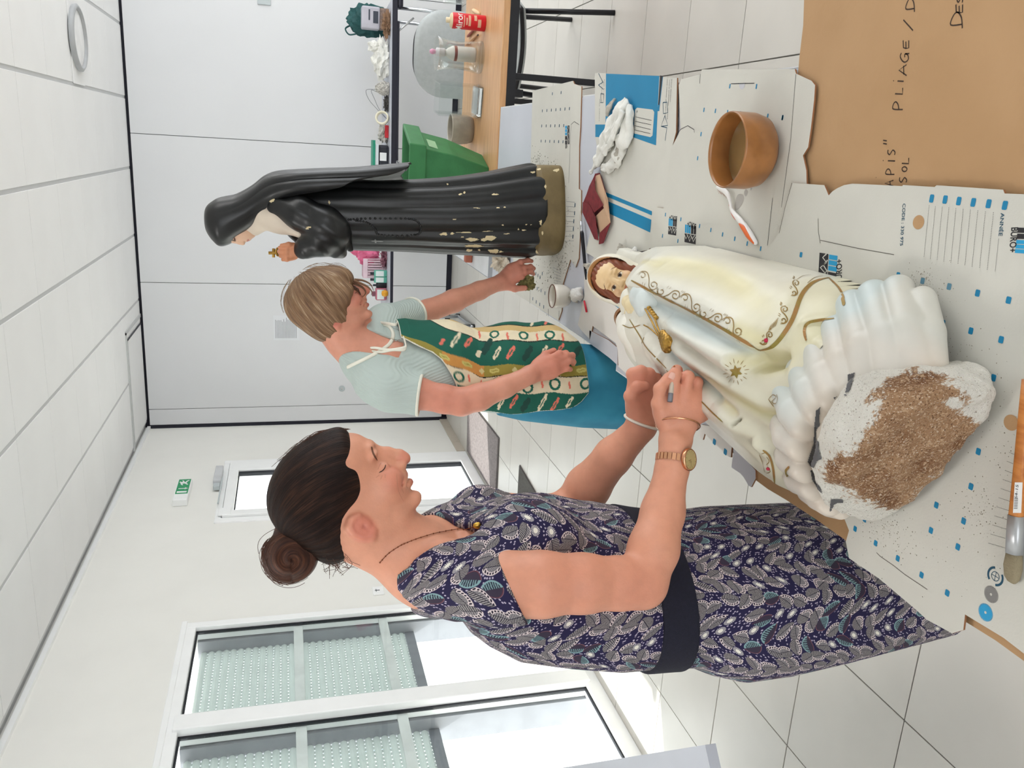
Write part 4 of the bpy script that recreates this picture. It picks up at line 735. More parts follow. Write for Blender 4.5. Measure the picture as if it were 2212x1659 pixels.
# toothbrush
def tb_p(x, y, h): return onz(x, y, zC + h)
tb = thing('toothbrush', tb_p(1592, 462, .001), 'white and orange toothbrush lying beside the brown bowl', 'toothbrush'); M_tbw = mat('white_plastic', (236, 234, 232), .3, var=.01); M_or = mat('orange_rubber', (238, 112, 48), .45)
pts = [tb_p(x, y, h) for x, y, h in ((1549, 404, .010), (1560, 409, .010), (1572, 420, .010), (1577, 436, .009), (1580, 452, .007), (1588, 464, .006), (1598, 476, .006), (1612, 494, .006), (1625, 514, .006), (1634, 528, .005))]
MB().tube(spline(pts, 5), np.interp(np.linspace(0, 1, 46), [0, .08, .2, .35, .5, .65, .85, .97, 1], [.003, .0055, .0052, .0032, .0045, .0062, .0068, .005, .0025]), 10, flat=.75).build('handle', M_tbw, tb, True)
g = [tb_p(x, y, h) for x, y, h in ((1597, 482, .0085), (1606, 492, .009), (1616, 508, .009), (1629, 526, .008))]; MB().tube(spline(g, 5), np.interp(np.linspace(0, 1, 16), [0, .3, .7, 1], [.002, .0052, .0054, .002]), 8, flat=.8).build('grip', M_or, tb, True)
g = [tb_p(x, y, .0075) for x, y in ((1576, 446), (1580, 458), (1587, 469), (1594, 474))]; mb = MB(); mb.tube([p + np.array([.003, .002, 0]) for p in spline(g, 4)], .0012, 6).tube([p - np.array([.003, .002, 0]) for p in spline(g, 4)], .0012, 6); mb.build('red_inlay', mat('red_inlay', (214, 84, 56), .4), tb, True)
mb = MB(); rs = np.random.RandomState(4)
for i in range(70):
    k = i/69; b0 = tb_p(1548 + 20*k, 405 + 11*k, .010); mb.tube([b0, b0 + np.array([-.004 - .008*rs.rand(), -.004 - .003*rs.rand() + .004*rs.normal(), -.006])], .0004, 4)
mb.build('bristles', mat('bristle', (206, 186, 176), .7), tb, kind='stuff')
# folded red sandpaper
sp = thing('sandpaper', onz(1290, 450, zB + .001), 'folded dark red sandpaper with a tan back at the edge of the blue printed sheet', 'sandpaper')
M_sr = mat('red_grit', (126, 40, 46), .85, var=.15, vscale=60, bump=.3, bscale=900); M_st = mat('tan_back', (200, 166, 136), .8, var=.05)
def leaf(pts, hs, m, name):
    V = np.array([onz(*p, zB + .001 + h) for p, h in zip(pts, hs)]); c = V.mean(0); n = len(V); V2 = V + np.array([0, 0, .0012]); MB().add(np.vstack([V, V2]), [list(range(n))[::-1], list(range(n, 2*n))] + [(i, (i + 1) % n, n + (i + 1) % n, n + i) for i in range(n)]).build(name, m, sp)
leaf(Z3((905, 1185), (935, 1180), (970, 1290), (1000, 1420), (935, 1590), (890, 1480), (818, 1440), (820, 1390)), (.002, .004, .006, .004, .001, .001, 0, 0), M_sr, 'lower_fold')
leaf(Z3((910, 1200), (935, 1190), (965, 1290), (990, 1360), (1008, 1520), (935, 1590), (905, 1480), (965, 1420), (900, 1290)), (.014, .012, .012, .014, .008, .006, .012, .018, .02), M_st, 'tan_fold')
leaf(Z3((905, 1190), (895, 1215), (905, 1300), (960, 1400), (900, 1450), (855, 1380), (835, 1360), (865, 1270)), (.022, .024, .026, .022, .018, .016, .016, .02), M_sr, 'upper_fold')
leaf(Z3((820, 1380), (860, 1390), (905, 1480), (925, 1640), (900, 1632), (850, 1520), (818, 1450)), (.014, .018, .02, .012, .01, .01, .01), M_sr, 'left_fold')
leaf(Z3((935, 1590), (1008, 1520), (960, 1660), (930, 1668)), (.012, .012, .006, .006), M_sr, 'point_fold')
# crumpled white rag with a grey heart
def cloth(path, z, m, name, label, seed, r0=.03, folds=7):
    """bunched cloth: overlapping folded rolls along picture path"""
    r = np.random.RandomState(seed); t = thing(name, onz(*path[len(path)//2][:2], z), label, 'rag'); return t, r
rg, rs = cloth([(1330, 270)], zB, M_rag, 'white_rag', 'crumpled white rag with a grey inside lying on the blue print', 8)
def rollmesh(path, z, rad, flat_, seed, amp, par, name, m):
    """thick crumpled strip through picture points (x, y, height, radius)"""
    p = spline([np.r_[onz(x, y, z + h), rr] for x, y, h, rr in path], 8); V = []; n = len(p); seg = 30; T = np.gradient(p[:, :3], axis=0); T /= np.linalg.norm(T, axis=1)[:, None]
    for i in range(n):
        S_ = np.cross(T[i], [0, 0, 1]); S_ /= np.linalg.norm(S_); U = np.cross(S_, T[i])
        for k in range(seg): a = 2*PI*k/seg; V.append(p[i, :3] + p[i, 3]*(math.cos(a)*S_ + flat_*math.sin(a)*U))
    V = np.array(V); d = ridged(V*60, 1.0, seed, 3)[:, None]*amp; C = np.repeat(p[:, :3], seg, 0); D_ = V - C; D_ /= np.linalg.norm(D_, axis=1)[:, None]; V = V + D_*d; V[:, 2] = np.maximum(V[:, 2], z + .0006)
    F = [(i*seg + k, i*seg + (k + 1) % seg, (i + 1)*seg + (k + 1) % seg, (i + 1)*seg + k) for i in range(n - 1) for k in range(seg)] + [list(range(seg))[::-1], [(n - 1)*seg + k for k in range(seg)]]
    MB().add(V, F).build(name, m, par, True)
M_rag2 = mat('grey_rag', (190, 184, 172), .9, var=.15, vscale=40)
rollmesh([(1352, 212, .012, .014), (1345, 235, .014, .030), (1332, 262, .016, .036), (1316, 292, .016, .034), (1301, 322, .012, .030), (1288, 350, .008, .020), (1276, 374, .004, .008)], zB, .02, .42, 3, .007, rg, 'main_fold', M_rag)
rollmesh([(1360, 228, .01, .014), (1357, 262, .014, .026), (1352, 292, .014, .028), (1342, 316, .012, .026), (1334, 342, .010, .024), (1316, 360, .007, .018), (1298, 364, .005, .010)], zB, .02, .6, 5, .006, rg, 'side_fold', M_rag)
rollmesh([(1345, 240, .03, .010), (1332, 270, .036, .014), (1322, 300, .034, .013), (1306, 330, .026, .011)], zB, .02, .6, 7, .005, rg, 'top_fold', M_rag)
rollmesh([(1338, 312, .022, .012), (1328, 335, .02, .016), (1335, 348, .014, .012)], zB, .02, .6, 9, .007, rg, 'grey_fold', M_rag2)
rollmesh([(1328, 214, .006, .006), (1316, 230, .01, .014), (1312, 248, .008, .012)], zB, .02, .6, 11, .005, rg, 'corner_fold', M_rag2)
# cotton wool and swabs
M_cot = mat('cotton', (232, 230, 226), .95, var=.05, vscale=30, bump=.5, bscale=200, sss=.1); M_dcot = mat('dirty_cotton', (202, 196, 184), .95, var=.15, vscale=60, bump=.5, bscale=200)
def tuft(x, y, z, rad, m, seed, label, amp=.3):
    c = onz(x, y, z); V, F = blob(c + np.array([0, 0, rad[2]*.55]), rad, seed, amp, 4.5, 3, True, None, False); return setp(MB().add(V, F).build('cotton_tuft', m, None, True), label, 'cotton', None)
cw = thing('cotton_swab', onz(1256, 636, zF), 'white cotton wool wrapped on a red stick beside the cream cup', 'swab')
V, F = blob(onz(1256, 636, zF) + np.array([0, 0, .011]), (.02, .026, .02), 5, .22, 5, 3, True, None, False); MB().add(V, F).build('cotton_head', M_cot, cw, True)
MB().tube([onz(1262, 650, zF + .006), onz(1267, 674, zF + .005)], .003, 8).build('stick', mat('red_stick', (196, 24, 52), .4), cw, True)
tuft(1243, 640, zF, (.012, .02, .012), M_dcot, 6, 'dirty scrap of cotton between the cream cup and the swab', .4)
tuft(1275, 575, zF, (.009, .012, .012), M_dcot, 7, 'grey cotton ball at the tip of the black paintbrush')
tuft(1352, 541, zB, (.014, .018, .012), M_dcot, 8, 'larger grey cotton tuft beside the white statue hood', .4); tuft(1376, 549, zC, (.014, .014, .012), M_cot, 9, 'white cotton tuft touching the white statue shoulder', .35)
# thin black paintbrush
pb = thing('paintbrush', onz(1262, 530, zA), 'slim black handled paintbrush lying beside the red sandpaper', 'brush')
q = lambda x, y, h=.006: onz(x, y, zA + .004 + h)
MB().tube(spline([q(1256.5, 500), q(1258, 512), q(1262, 555), q(1266, 604)], 5), np.interp(np.linspace(0, 1, 16), [0, .2, .8, 1], [.0045, .006, .0045, .002]), 10).build('handle', mat('black_handle', (26, 26, 32), .3), pb, True)
MB().tube([q(1255, 478), q(1256.5, 500)], [.0034, .0045], 10).build('ferrule', mat('ferrule_steel', (200, 202, 206), .3, metal=.9), pb, True); MB().tube([q(1253.5, 455, .003), q(1254.5, 466, .005), q(1255, 478)], [.0008, .003, .0034], 8).build('bristles', mat('pale_hair', (190, 182, 170), .8), pb, True)
# flat brush at the near edge
fb = thing('flat_brush', onz(2190, 1120, zE), 'flat brush with orange wood handle and metal ferrule at the near edge', 'brush'); h = .008; M_wd = mat('orange_wood', (196, 126, 62), .45, var=.1, vscale=9, stretch=(12, 2, 12), c2=(170, 100, 44))
def bar(sects, name, m, par):
    """flat bar through (x, y0.., half width m, half thickness m) picture stations"""
    C = np.array([onz(x, y, zE + hz) for x, y, hz, a, b in sects]); T = np.gradient(C, axis=0); V = []; k = 14
    for i, s in enumerate(sects):
        t = T[i]/np.linalg.norm(T[i]); S_ = np.cross(t, [0, 0, 1]); S_ /= np.linalg.norm(S_)
        for j in range(k): an = 2*PI*j/k; V.append(C[i] + s[3]*np.sign(math.cos(an))*abs(math.cos(an))**.6*S_ + np.array([0, 0, 1])*s[4]*np.sign(math.sin(an))*abs(math.sin(an))**.6)
    n = len(sects); MB().add(V, [(i*k + j, i*k + (j + 1) % k, (i + 1)*k + (j + 1) % k, (i + 1)*k + j) for i in range(n - 1) for j in range(k)] + [list(range(k))[::-1], [(n - 1)*k + j for j in range(k)]]).build(name, m, par, True)
bar([(2222, 820, .009, .0062, .006), (2214, 900, .009, .0062, .006), (2207, 980, .009, .0066, .006), (2201, 1050, .009, .0074, .006), (2196, 1108, .009, .008, .0062), (2195, 1116, .009, .008, .0062)], 'handle', M_wd, fb)
bar([(2195.5, 1114, .009, .0086, .0072), (2193, 1155, .009, .0090, .0074), (2191, 1196, .009, .0090, .0072)], 'ferrule', mat('ferrule_alu', (186, 188, 190), .35, metal=.6, var=.04), fb)
bar([(2191, 1194, .009, .0084, .0062), (2188, 1225, .008, .0105, .0066), (2186, 1248, .007, .009, .005), (2185, 1257, .006, .005, .003)], 'bristles', mat('brush_hair', (172, 158, 128), .8, var=.2, vscale=30, stretch=(160, 8, 40), bump=.5, bscale=200), fb)
C = [onz(x, y, zE + .0158) for x, y in ((2192, 1042), (2209, 1042), (2206, 1108), (2188, 1108))]; MB().add(C, [(0, 1, 2, 3)]).build('paper_label', M_signw, fb); mb = MB()
for k in range(7): a, b = onz(2191 - k*.2, 1078 + k*3.4, zE + .0161), onz(2199 - k*.2, 1078 + k*3.4, zE + .0161); ribbon(mb, [a, b], .0006)
put_text(mb, 'S4-15', onz(2197, 1078, zE + .0161), onz(2200, 1048, zE + .0161), onz(2190, 1078, zE) - onz(2197, 1078, zE), height=.0035); mb.build('print', M_pblack, fb)
# a red brown block on the narrow white table, and scraps by the kneeling hand
A = onz(1020, 553, TZ + .0125); o = MB().box((A[0] - .03, A[1] - .01, TZ + .0125), (A[0] + .05, A[1] + .03, TZ + .045), None, .004).build('wood_block', mat('brick_red', (176, 104, 84), .7)); setp(o, 'small red brown block on the narrow white table', 'block')
# ================================================================== smooth bodies: signed distances blended together, meshed once
import openvdb
def _f32(a): return np.asarray(a, np.float32)
class Body:
    def __init__(s): s.p = []
    def _add(s, fn, lo, hi, k, op): s.p.append((fn, np.asarray(lo, float), np.asarray(hi, float), k, op)); return s
    def cap(s, a, b, ra, rb=None, k=.01, op='u'):
        a = _f32(a); b = _f32(b); rb = ra if rb is None else rb; d = b - a; L = float(d @ d) + 1e-12
        def fn(p): q = p - a; h = np.clip((q @ d)/L, 0, 1); return np.linalg.norm(q - h[:, None]*d, axis=1) - (ra + (rb - ra)*h)
        m = max(ra, rb); return s._add(fn, np.minimum(a, b) - m, np.maximum(a, b) + m, k, op)
    def chain(s, pts, rad, k=.006, op='u', first_k=None):
        for i in range(len(pts) - 1): s.cap(pts[i], pts[i + 1], rad[i], rad[i + 1], (first_k if (i == 0 and first_k is not None) else k), op)
        return s
    def ell(s, c, r, R=None, k=.01, op='u'):
        c = _f32(c); r = _f32(r); R = np.eye(3, dtype=np.float32) if R is None else _f32(R)   # rows of R: local axes
        def fn(p):
            q = (p - c) @ R.T; k0 = np.linalg.norm(q/r, axis=1); k1 = np.linalg.norm(q/(r*r), axis=1) + 1e-9; return k0*(k0 - 1)/k1
        e = np.abs(R.T @ np.diag(r)).sum(1); return s._add(fn, c - e, c + e, k, op)
    def bead(s, a, b, w, ra, rb, flat, k=.01, op='u'):
        """capsule squashed along direction w (unit) by factor flat<1"""
        a = _f32(a); b = _f32(b); w = _f32(w)/np.linalg.norm(w); d = b - a; g = 1/flat - 1
        st = lambda q: q + np.outer(q @ w, w)*g
        d2 = st(d[None])[0]; L = float(d2 @ d2) + 1e-12
        def fn(p): q = st(p - a); h = np.clip((q @ d2)/L, 0, 1); return (np.linalg.norm(q - h[:, None]*d2, axis=1) - (ra + (rb - ra)*h))*max(flat, .5)
        m = max(ra, rb); return s._add(fn, np.minimum(a, b) - m, np.maximum(a, b) + m, k, op)
    def loft(s, lv, e1, e2, k=.01, op='u', fold=None, pw=2.0):
        """stack of ellipses: rows (centre xyz, half size along e1, half size along e2), ordered upwards or downwards in z"""
        lv = np.array(sorted([np.r_[c, a, b] for c, a, b in lv], key=lambda r: r[2])); z = lv[:, 2]; e1 = _f32(e1); e2 = _f32(e2)
        def fn(p):
            f = lambda j: np.interp(p[:, 2], z, lv[:, j]); cx, cy, a, b = f(0), f(1), f(3), f(4)
            q = p[:, :2] - np.stack([cx, cy], 1); u = q @ e1[:2]; v = q @ e2[:2]
            if fold is not None: g = 1 + fold(np.arctan2(v/b, u/a), p[:, 2]); a = a*g; b = b*g
            k0 = (np.abs(u/a)**pw + np.abs(v/b)**pw)**(1/pw) + 1e-9; k1 = np.sqrt((u/(a*a))**2 + (v/(b*b))**2) + 1e-9
            d = np.where(k0 < .3, (k0 - 1)*np.minimum(a, b), k0*(k0 - 1)/k1); dz = np.maximum(z[0] - p[:, 2], p[:, 2] - z[-1])
            return np.maximum(d, dz)
        m = lv[:, 3:5].max()*1.1; return s._add(fn, lv[:, :3].min(0) - [m, m, 0], lv[:, :3].max(0) + [m, m, 0], k, op)
    def plane(s, c, n, k=.002):
        """cut away the side n points to"""
        c = _f32(c); n = _f32(n)/np.linalg.norm(n); return s._add(lambda p: -((p - c) @ n), np.full(3, -9.0), np.full(3, 9.0), k, 's')
    def fn(s, f, lo, hi, k=.01, op='u'): return s._add(f, lo, hi, k, op)
    def warp(s, f): s.p.append((f, None, None, 0, 'w')); return s
    def eval(s, P, box=None):
        P = _f32(P); d = np.full(len(P), 9.0, np.float32)
        for fn, lo, hi, k, op in s.p:
            if op == 'w': d = d + fn(P); continue
            m = .035 + k
            if box is not None and (np.any(lo - m > box[1]) or np.any(hi + m < box[0])): continue
            e = fn(P).astype(np.float32)
            if op == 'u':
                if k > 0: h = np.maximum(k - np.abs(d - e), 0)/k; d = np.minimum(d, e) - h*h*k*.25
                else: d = np.minimum(d, e)
            elif op == 's':
                e = -e; h = np.maximum(k - np.abs(d - e), 0)/k if k > 0 else 0; d = np.maximum(d, e) + (h*h*k*.25 if k > 0 else 0)
            elif op == 'i':
                h = np.maximum(k - np.abs(d - e), 0)/k if k > 0 else 0; d = np.maximum(d, e) + (h*h*k*.25 if k > 0 else 0)
        return d
    def mesh(s, vox, lo=None, hi=None, pad=.02):
        U = [q for q in s.p if q[4] == 'u']; lo = np.min([q[1] for q in U], 0) - pad if lo is None else np.array(lo); hi = np.max([q[2] for q in U], 0) + pad if hi is None else np.array(hi)
        B = 16; n = np.ceil((hi - lo)/vox/B).astype(int); g = openvdb.FloatGrid(3*vox); bs = B*vox
        I = np.stack(np.meshgrid(*[np.arange(k) for k in n], indexing='ij'), -1).reshape(-1, 3); ctr = lo + (I + .5)*bs; dc = s.eval(ctr); near = np.abs(dc) < bs*1.35 + .012
        o = np.stack(np.meshgrid(*[np.arange(B)]*3, indexing='ij'), -1).reshape(-1, 3)*vox
        for i in np.where(near)[0]:
            b0 = lo + I[i]*bs; d = s.eval(b0 + o, (b0, b0 + bs)); g.copyFromArray(np.clip(d, -3*vox, 3*vox).reshape(B, B, B).astype(np.float64), ijk=tuple(int(v) for v in I[i]*B))
        for i in np.where(~near & (dc < 0))[0]: a = I[i]*B; g.fill(tuple(int(v) for v in a), tuple(int(v) for v in a + B - 1), -3*vox, False)
        V, Q = g.convertToQuads(0.0); return lo + np.asarray(V)*vox, np.asarray(Q)[:, ::-1]
def sdf_obj(b, vox, name, m, parent, cols=None, uv=None, lo=None, hi=None, tri_smooth=1, **kw):
    V, Q = b.mesh(vox, lo, hi); c = cols(V) if callable(cols) else cols; u = uv(V) if callable(uv) else uv
    base = origin_of(parent) if parent else V.mean(0); me = bpy.data.meshes.new(name); nq = len(Q)
    me.vertices.add(len(V)); me.vertices.foreach_set('co', (V - base).astype(np.float32).ravel()); me.loops.add(nq*4); me.loops.foreach_set('vertex_index', Q.astype(np.int32).ravel())
    me.polygons.add(nq); me.polygons.foreach_set('loop_start', np.arange(0, nq*4, 4, dtype=np.int32)); me.polygons.foreach_set('use_smooth', np.ones(nq, bool)); me.update(calc_edges=True); me.validate()
    me.materials.append(m)
    if c is not None: C = np.ones((len(V), 4), np.float32); C[:, :3] = c; at = me.color_attributes.new('Col', 'FLOAT_COLOR', 'POINT'); at.data.foreach_set('color', C.ravel())
    if u is not None: l = me.uv_layers.new(name='UVMap'); l.data.foreach_set('uv', np.asarray(u, np.float32)[Q.ravel()].ravel())
    o = bpy.data.objects.new(name, me); COL.objects.link(o)
    if parent: o.parent = parent
    else: o.location = tuple(base)
    for k_, v_ in kw.items():
        if v_: o[k_] = v_
    return o
Z_ = np.array([0, 0, 1.0]); E1 = RT - Z_*(RT @ Z_); E1 /= np.linalg.norm(E1); E2 = np.cross(E1, Z_); E2 = E2 if E2 @ FW < 0 else -E2   # E1: to the right as the camera sees it, E2: towards the camera
class Stand:
    """upright plane facing the camera through p0; its points come from the picture, off = metres towards the camera"""
    def __init__(s, p0): s.p0 = np.array(p0, float)
    def __call__(s, x, y, off=0.0): q = s.p0 + E2*off; d = ray(x, y); return CC + d*(((q - CC) @ E2)/(d @ E2))
    def sc(s, off=0.0): return float((s.p0 + E2*off - CC) @ FW)/FPX   # metres per picture pixel there
def srgb(c): return np.array(lin(c)[:3])
def surf(objs):
    """ray-caster onto finished meshes, for paint marks that lie on them"""
    Vs, Fs, n = [], [], 0
    for o in objs:
        me = o.data; v = np.empty(len(me.vertices)*3, np.float32); me.vertices.foreach_get('co', v); v = v.reshape(-1, 3) + origin_of(o); Vs.append(v); Fs += [[i + n for i in p.vertices] for p in me.polygons]; n += len(v)
    return BVHTree.FromPolygons(np.concatenate(Vs).tolist(), Fs)
def cast(bvh, x, y, lift=.0006):
    d = Vector(ray(x, y)).normalized(); h, nrm, i, dist = bvh.ray_cast(Vector(CC), d)
    if h is None: return None, None
    if nrm.dot(d) > 0: nrm = -nrm
    return np.array(h) + np.array(nrm)*lift, np.array(nrm)
def paint_line(mb, bvh, pts, wd, lift=.0006, n=6, smooth=True):
    """raised paint stroke on a surface along picture points"""
    p = spline(pts, n) if (smooth and len(pts) > 2) else np.array([np.array(pts[0]) + (np.array(pts[-1]) - np.array(pts[0]))*k/max(2, n) for k in range(max(2, n) + 1)]) if len(pts) == 2 else np.array(pts, float)
    Q = [cast(bvh, *q[:2], lift) for q in p]; Q = [q for q in Q if q[0] is not None]
    if len(Q) < 2: return
    C = np.array([q[0] for q in Q]); N = np.array([q[1] for q in Q]); T = np.gradient(C, axis=0); B = np.cross(N, T); B /= np.linalg.norm(B, axis=1)[:, None] + 1e-9
    w_ = np.interp(np.linspace(0, 1, len(C)), [0, .15, .85, 1], [.5, 1, 1, .5])[:, None]*wd/2; V = np.stack([C - B*w_, C + B*w_], 1).reshape(-1, 3)
    for i in range(len(C) - 1):
        if np.linalg.norm(C[i + 1] - C[i]) > .03: continue
        mb.add(V[2*i:2*i + 4], [(0, 1, 3, 2)])
def paint_patch(mb, bvh, poly, lift=.0006, step=1.6):
    """patch of paint on a surface, filling a picture polygon"""
    poly = np.array(poly, float); lo, hi = poly.min(0), poly.max(0); nx, ny = [max(2, int((hi - lo)[i]/step) + 1) for i in (0, 1)]; xs = np.linspace(lo[0], hi[0], nx); ys = np.linspace(lo[1], hi[1], ny); idx = {}; V = []
    def inside(x, y):
        c = False; n = len(poly)
        for i in range(n):
            (x0, y0), (x1, y1) = poly[i], poly[i - 1]
            if (y0 > y) != (y1 > y) and x < (x1 - x0)*(y - y0)/(y1 - y0 + 1e-12) + x0: c = not c
        return c
    def vid(i, j):
        if (i, j) not in idx:
            h, _ = cast(bvh, xs[i], ys[j], lift); idx[(i, j)] = None if h is None else len(V)
            if h is not None: V.append(h)
        return idx[(i, j)]
    F = []
    for i in range(nx - 1):
        for j in range(ny - 1):
            if inside((xs[i] + xs[i + 1])/2, (ys[j] + ys[j + 1])/2):
                q = [vid(i, j), vid(i + 1, j), vid(i + 1, j + 1), vid(i, j + 1)]
                if None not in q and max(np.linalg.norm(np.array(V[q[0]]) - V[q[k]]) for k in (1, 2, 3)) < .02: F.append(q)
    if F: mb.add(V, F)
# ================================================================== the black robed statue
p0 = onz(1183, 458, TZ + .03); BS = Stand(p0); s0 = BS.sc()
bst = thing('black_robed_statue', (p0[0], p0[1], TZ + .0044), 'tall black robed nun statue with chipped paint holding a small gold crucifix', 'statue')
M_robe = mat('black_paint', (17, 18, 19), .36, var=.25, vscale=9, c2=(30, 31, 32), spec=.5, bump=.03, bscale=60)
def rows(tab, off=0.0, n=90):
    """(x, y back, y front, half depth in px towards camera, centre offset in px) -> spline rows"""
    t = spline(np.array(tab, float), 10); return t
def loft_mesh(t, S, seg, fold=None, pw=2.0, capt=True, capb=True, off=0.0):
    V = []; n = len(t)
    for i, (x, ya, yb, hb, co) in enumerate(t):
        sc = S.sc(); c = S(x, (ya + yb)/2, co*sc + off); a = (yb - ya)/2*sc; b = hb*sc
        for k in range(seg):
            an = 2*PI*k/seg; ca, sa = math.cos(an), math.sin(an); g = 1 + (fold(an, i/(n - 1)) if fold else 0)
            V.append(c - E1*a*g*np.sign(ca)*abs(ca)**(2/pw) + E2*b*g*np.sign(sa)*abs(sa)**(2/pw))
    F = [(i*seg + k, i*seg + (k + 1) % seg, (i + 1)*seg + (k + 1) % seg, (i + 1)*seg + k) for i in range(n - 1) for k in range(seg)]
    if capt: F.append(list(range(seg))[::-1])
    if capb: F.append([(n - 1)*seg + k for k in range(seg)])
    return np.array(V), F
# base block
t = rows([(1146, 366, 543, 62, 0), (1152, 362, 548, 66, 0), (1158, 362, 549, 68, 0), (1178, 362, 550, 68, 0), (1192, 362, 549, 67, 0)])
M_base = mat('brown_base_paint', (126, 108, 72), .6, var=.12, vscale=14, bump=.15, bscale=90)
V, F = loft_mesh(t, BS, 60, None, 3.2); V = np.array(V); V[:, 2] = np.maximum(V[:, 2], TZ + .0044); lowest = V[:, 2].min(); V[:, 2] = np.where(V[:, 2] < lowest + .004, TZ + .0044, V[:, 2]); ob_base = MB().add(V, F).build('base', M_base, bst, True)
# robe
def fr(an, s):
    k = min(1, s*1.3 + .15); w_ = .35*math.sin(3.1*s) ; f = abs(math.sin(5.5*an + w_ + .6*math.sin(2*an))) - .55 + .35*(abs(math.sin(9*an + 1.3 - w_)) - .6); return .115*k*f*(1 - .2*math.cos(an))*(1 - .75*max(0, (s - .93)/.07))
t = rows([(640, 402, 505, 44, 0), (680, 398, 520, 52, 2), (720, 396, 530, 56, 2), (760, 395, 534, 58, 2), (820, 397, 536, 60, 2), (880, 395, 538, 62, 1), (960, 390, 543, 65, 0), (1040, 380, 547, 68, 0), (1110, 366, 551, 70, 0), (1143, 360, 552, 71, 0), (1156, 362, 549, 71, 0), (1162, 365, 545, 69, 0)])
V, F = loft_mesh(t, BS, 150, fr); ob_robe = MB().add(V, F).build('robe', M_robe, bst, True)
# veil over head and back: open hood in front
def fv(an, s):
    f = abs(math.sin(4.5*an + 1.2 + .8*s)) - .55; return .10*max(0, s - .12)*f*(1.2 if s > .6 else 1)
t = rows([(446.5, 470, 482, 6, 0), (448, 458, 492, 20, 0), (453, 450, 502, 30, 0), (462, 444, 513, 37, 0), (474, 438, 522, 41, 0), (490, 434, 519, 43, 0), (510, 430, 508, 45, 0), (530, 421, 497, 48, 0), (552, 408, 482, 54, 0), (575, 391, 470, 64, 0), (600, 383, 462, 76, 0), (640, 381, 456, 90, 0), (700, 379, 454, 98, 0), (760, 377, 450, 98, 0), (820, 371, 442, 94, 2), (860, 367, 430, 88, 4), (878, 365, 420, 84, 4)])
Vv, Fv = loft_mesh(t, BS, 140, fv, 2.0, True, False)
n = len(t); seg = 140; Vv = Vv.reshape(n, seg, 3)
for k in range(seg):      # wavy hem, shorter towards the front
    an = 2*PI*k/seg; fr_ = (1 + math.cos(an))/2       # 1 = front
    cut = 1 - .62*fr_**2.1 - .025*math.sin(9*an) ; z0 = Vv[0, k]
    src = Vv[:, k].copy(); pos = np.linspace(0, 1, n); q = np.where(pos < .3, pos, .3 + (pos - .3)*max(.02, (cut - .3)/.7)); Vv[:, k] = np.stack([np.interp(q, pos, src[:, j]) for j in range(3)], 1)
ob_veil = MB().add(Vv.reshape(-1, 3), Fv).build('veil', M_robe, bst, True); sv = ob_veil.modifiers.new('thick', 'SOLIDIFY'); sv.thickness = .006; sv.offset = -1
# upper body, sleeves and raised forearms as one blended shape
b = Body(); q = BS
b.ell(q(668, 482, .035), (46*s0, 34*s0, 50*s0), np.array([E1, E2, Z_]), .01)
b.chain([q(600, 445, .075), q(650, 462, .095), q(700, 486, .10), q(716, 500, .098)], [.030, .046, .052, .046], .02)
b.chain([q(716, 500, .098), q(690, 522, .09), q(660, 536, .075), q(652, 540, .068)], [.05, .04, .027, .021], .02)
b.chain([q(712, 522, .085), q(730, 540, .075), q(738, 546, .065)], [.036, .022, .012], .02)
b.chain([q(610, 440, -.07), q(700, 482, -.09), q(690, 520, -.06), q(655, 538, .02)], [.03, .05, .04, .02], .02)
b.cap(q(745, 505, .06), q(757, 538, .05), .02, .008, .02)
b.warp(lambda P: .0010*np.sin((P @ _f32(E1*.9 - Z_*.5))*170 + 1.5*np.sin((P @ _f32(E2))*40)))
ob_arm = sdf_obj(b, .0028, 'sleeves', M_robe, bst)
# white collar, face, wimple
M_skin_s = mat('painted_skin', (220, 178, 150), .45, var=.04, vscale=30); M_wim = mat('off_white_paint', (222, 208, 190), .5, var=.04)
b = Body(); b.chain([q(546, 486, .0), q(575, 464, .03), q(605, 476, .055), q(646, 503, .080)], [.026, .036, .032, .014], .03); b.cap(q(520, 492, 0), q(545, 486, 0), .030, .028, .02); sdf_obj(b, .0025, 'collar', M_wim, bst)
b = Body(); hp = lambda x, y, o=0: q(x, y, o)
R3 = np.array([E1, E2, Z_]); b.ell(hp(503, 497), (.037, .033, .045), R3, .01).ell(hp(530, 500), (.028, .026, .026), R3, .012).cap(hp(543, 504), hp(546, 505), .0085, .0085, .008)
b.chain([hp(503, 520), hp(517, 523), hp(524, 524.5)], [.0045, .0058, .007], .006).ell(hp(533, 513), (.012, .012, .0045), R3, .004).ell(hp(538.5, 511), (.012, .012, .0045), R3, .004).cap(hp(499, 517, .012), hp(497, 508, .026), .005, .004, .006)
for sgn in (1, -1): b.ell(hp(506, 516.5, .016*sgn), (.006, .009, .006), R3, .004, 's').ell(hp(507, 514.5, .016*sgn), (.0072, .0072, .0072), R3, .002)
ob_face = sdf_obj(b, .0014, 'face', vcol_mat('statue_face', .4), bst, cols=lambda V: np.where((np.linalg.norm((V - hp(535.5, 514)) @ R3.T/np.array([.014, .013, .0055]), axis=1) < 1)[:, None], srgb((186, 106, 92)), np.where((np.linalg.norm((V - hp(507, 518, .017)) @ R3.T/np.array([.01, .008, .003]), axis=1) < 1)[:, None], srgb((92, 58, 44)), srgb((224, 184, 156)))))
MB().tube([hp(484 + 4*abs(math.sin(a)), 519 - 16*(1 - math.cos(a)), .034*math.sin(a)) for a in np.linspace(-1.5, 1.5, 17)], .006, 8).build('headband', M_wim, bst, True)
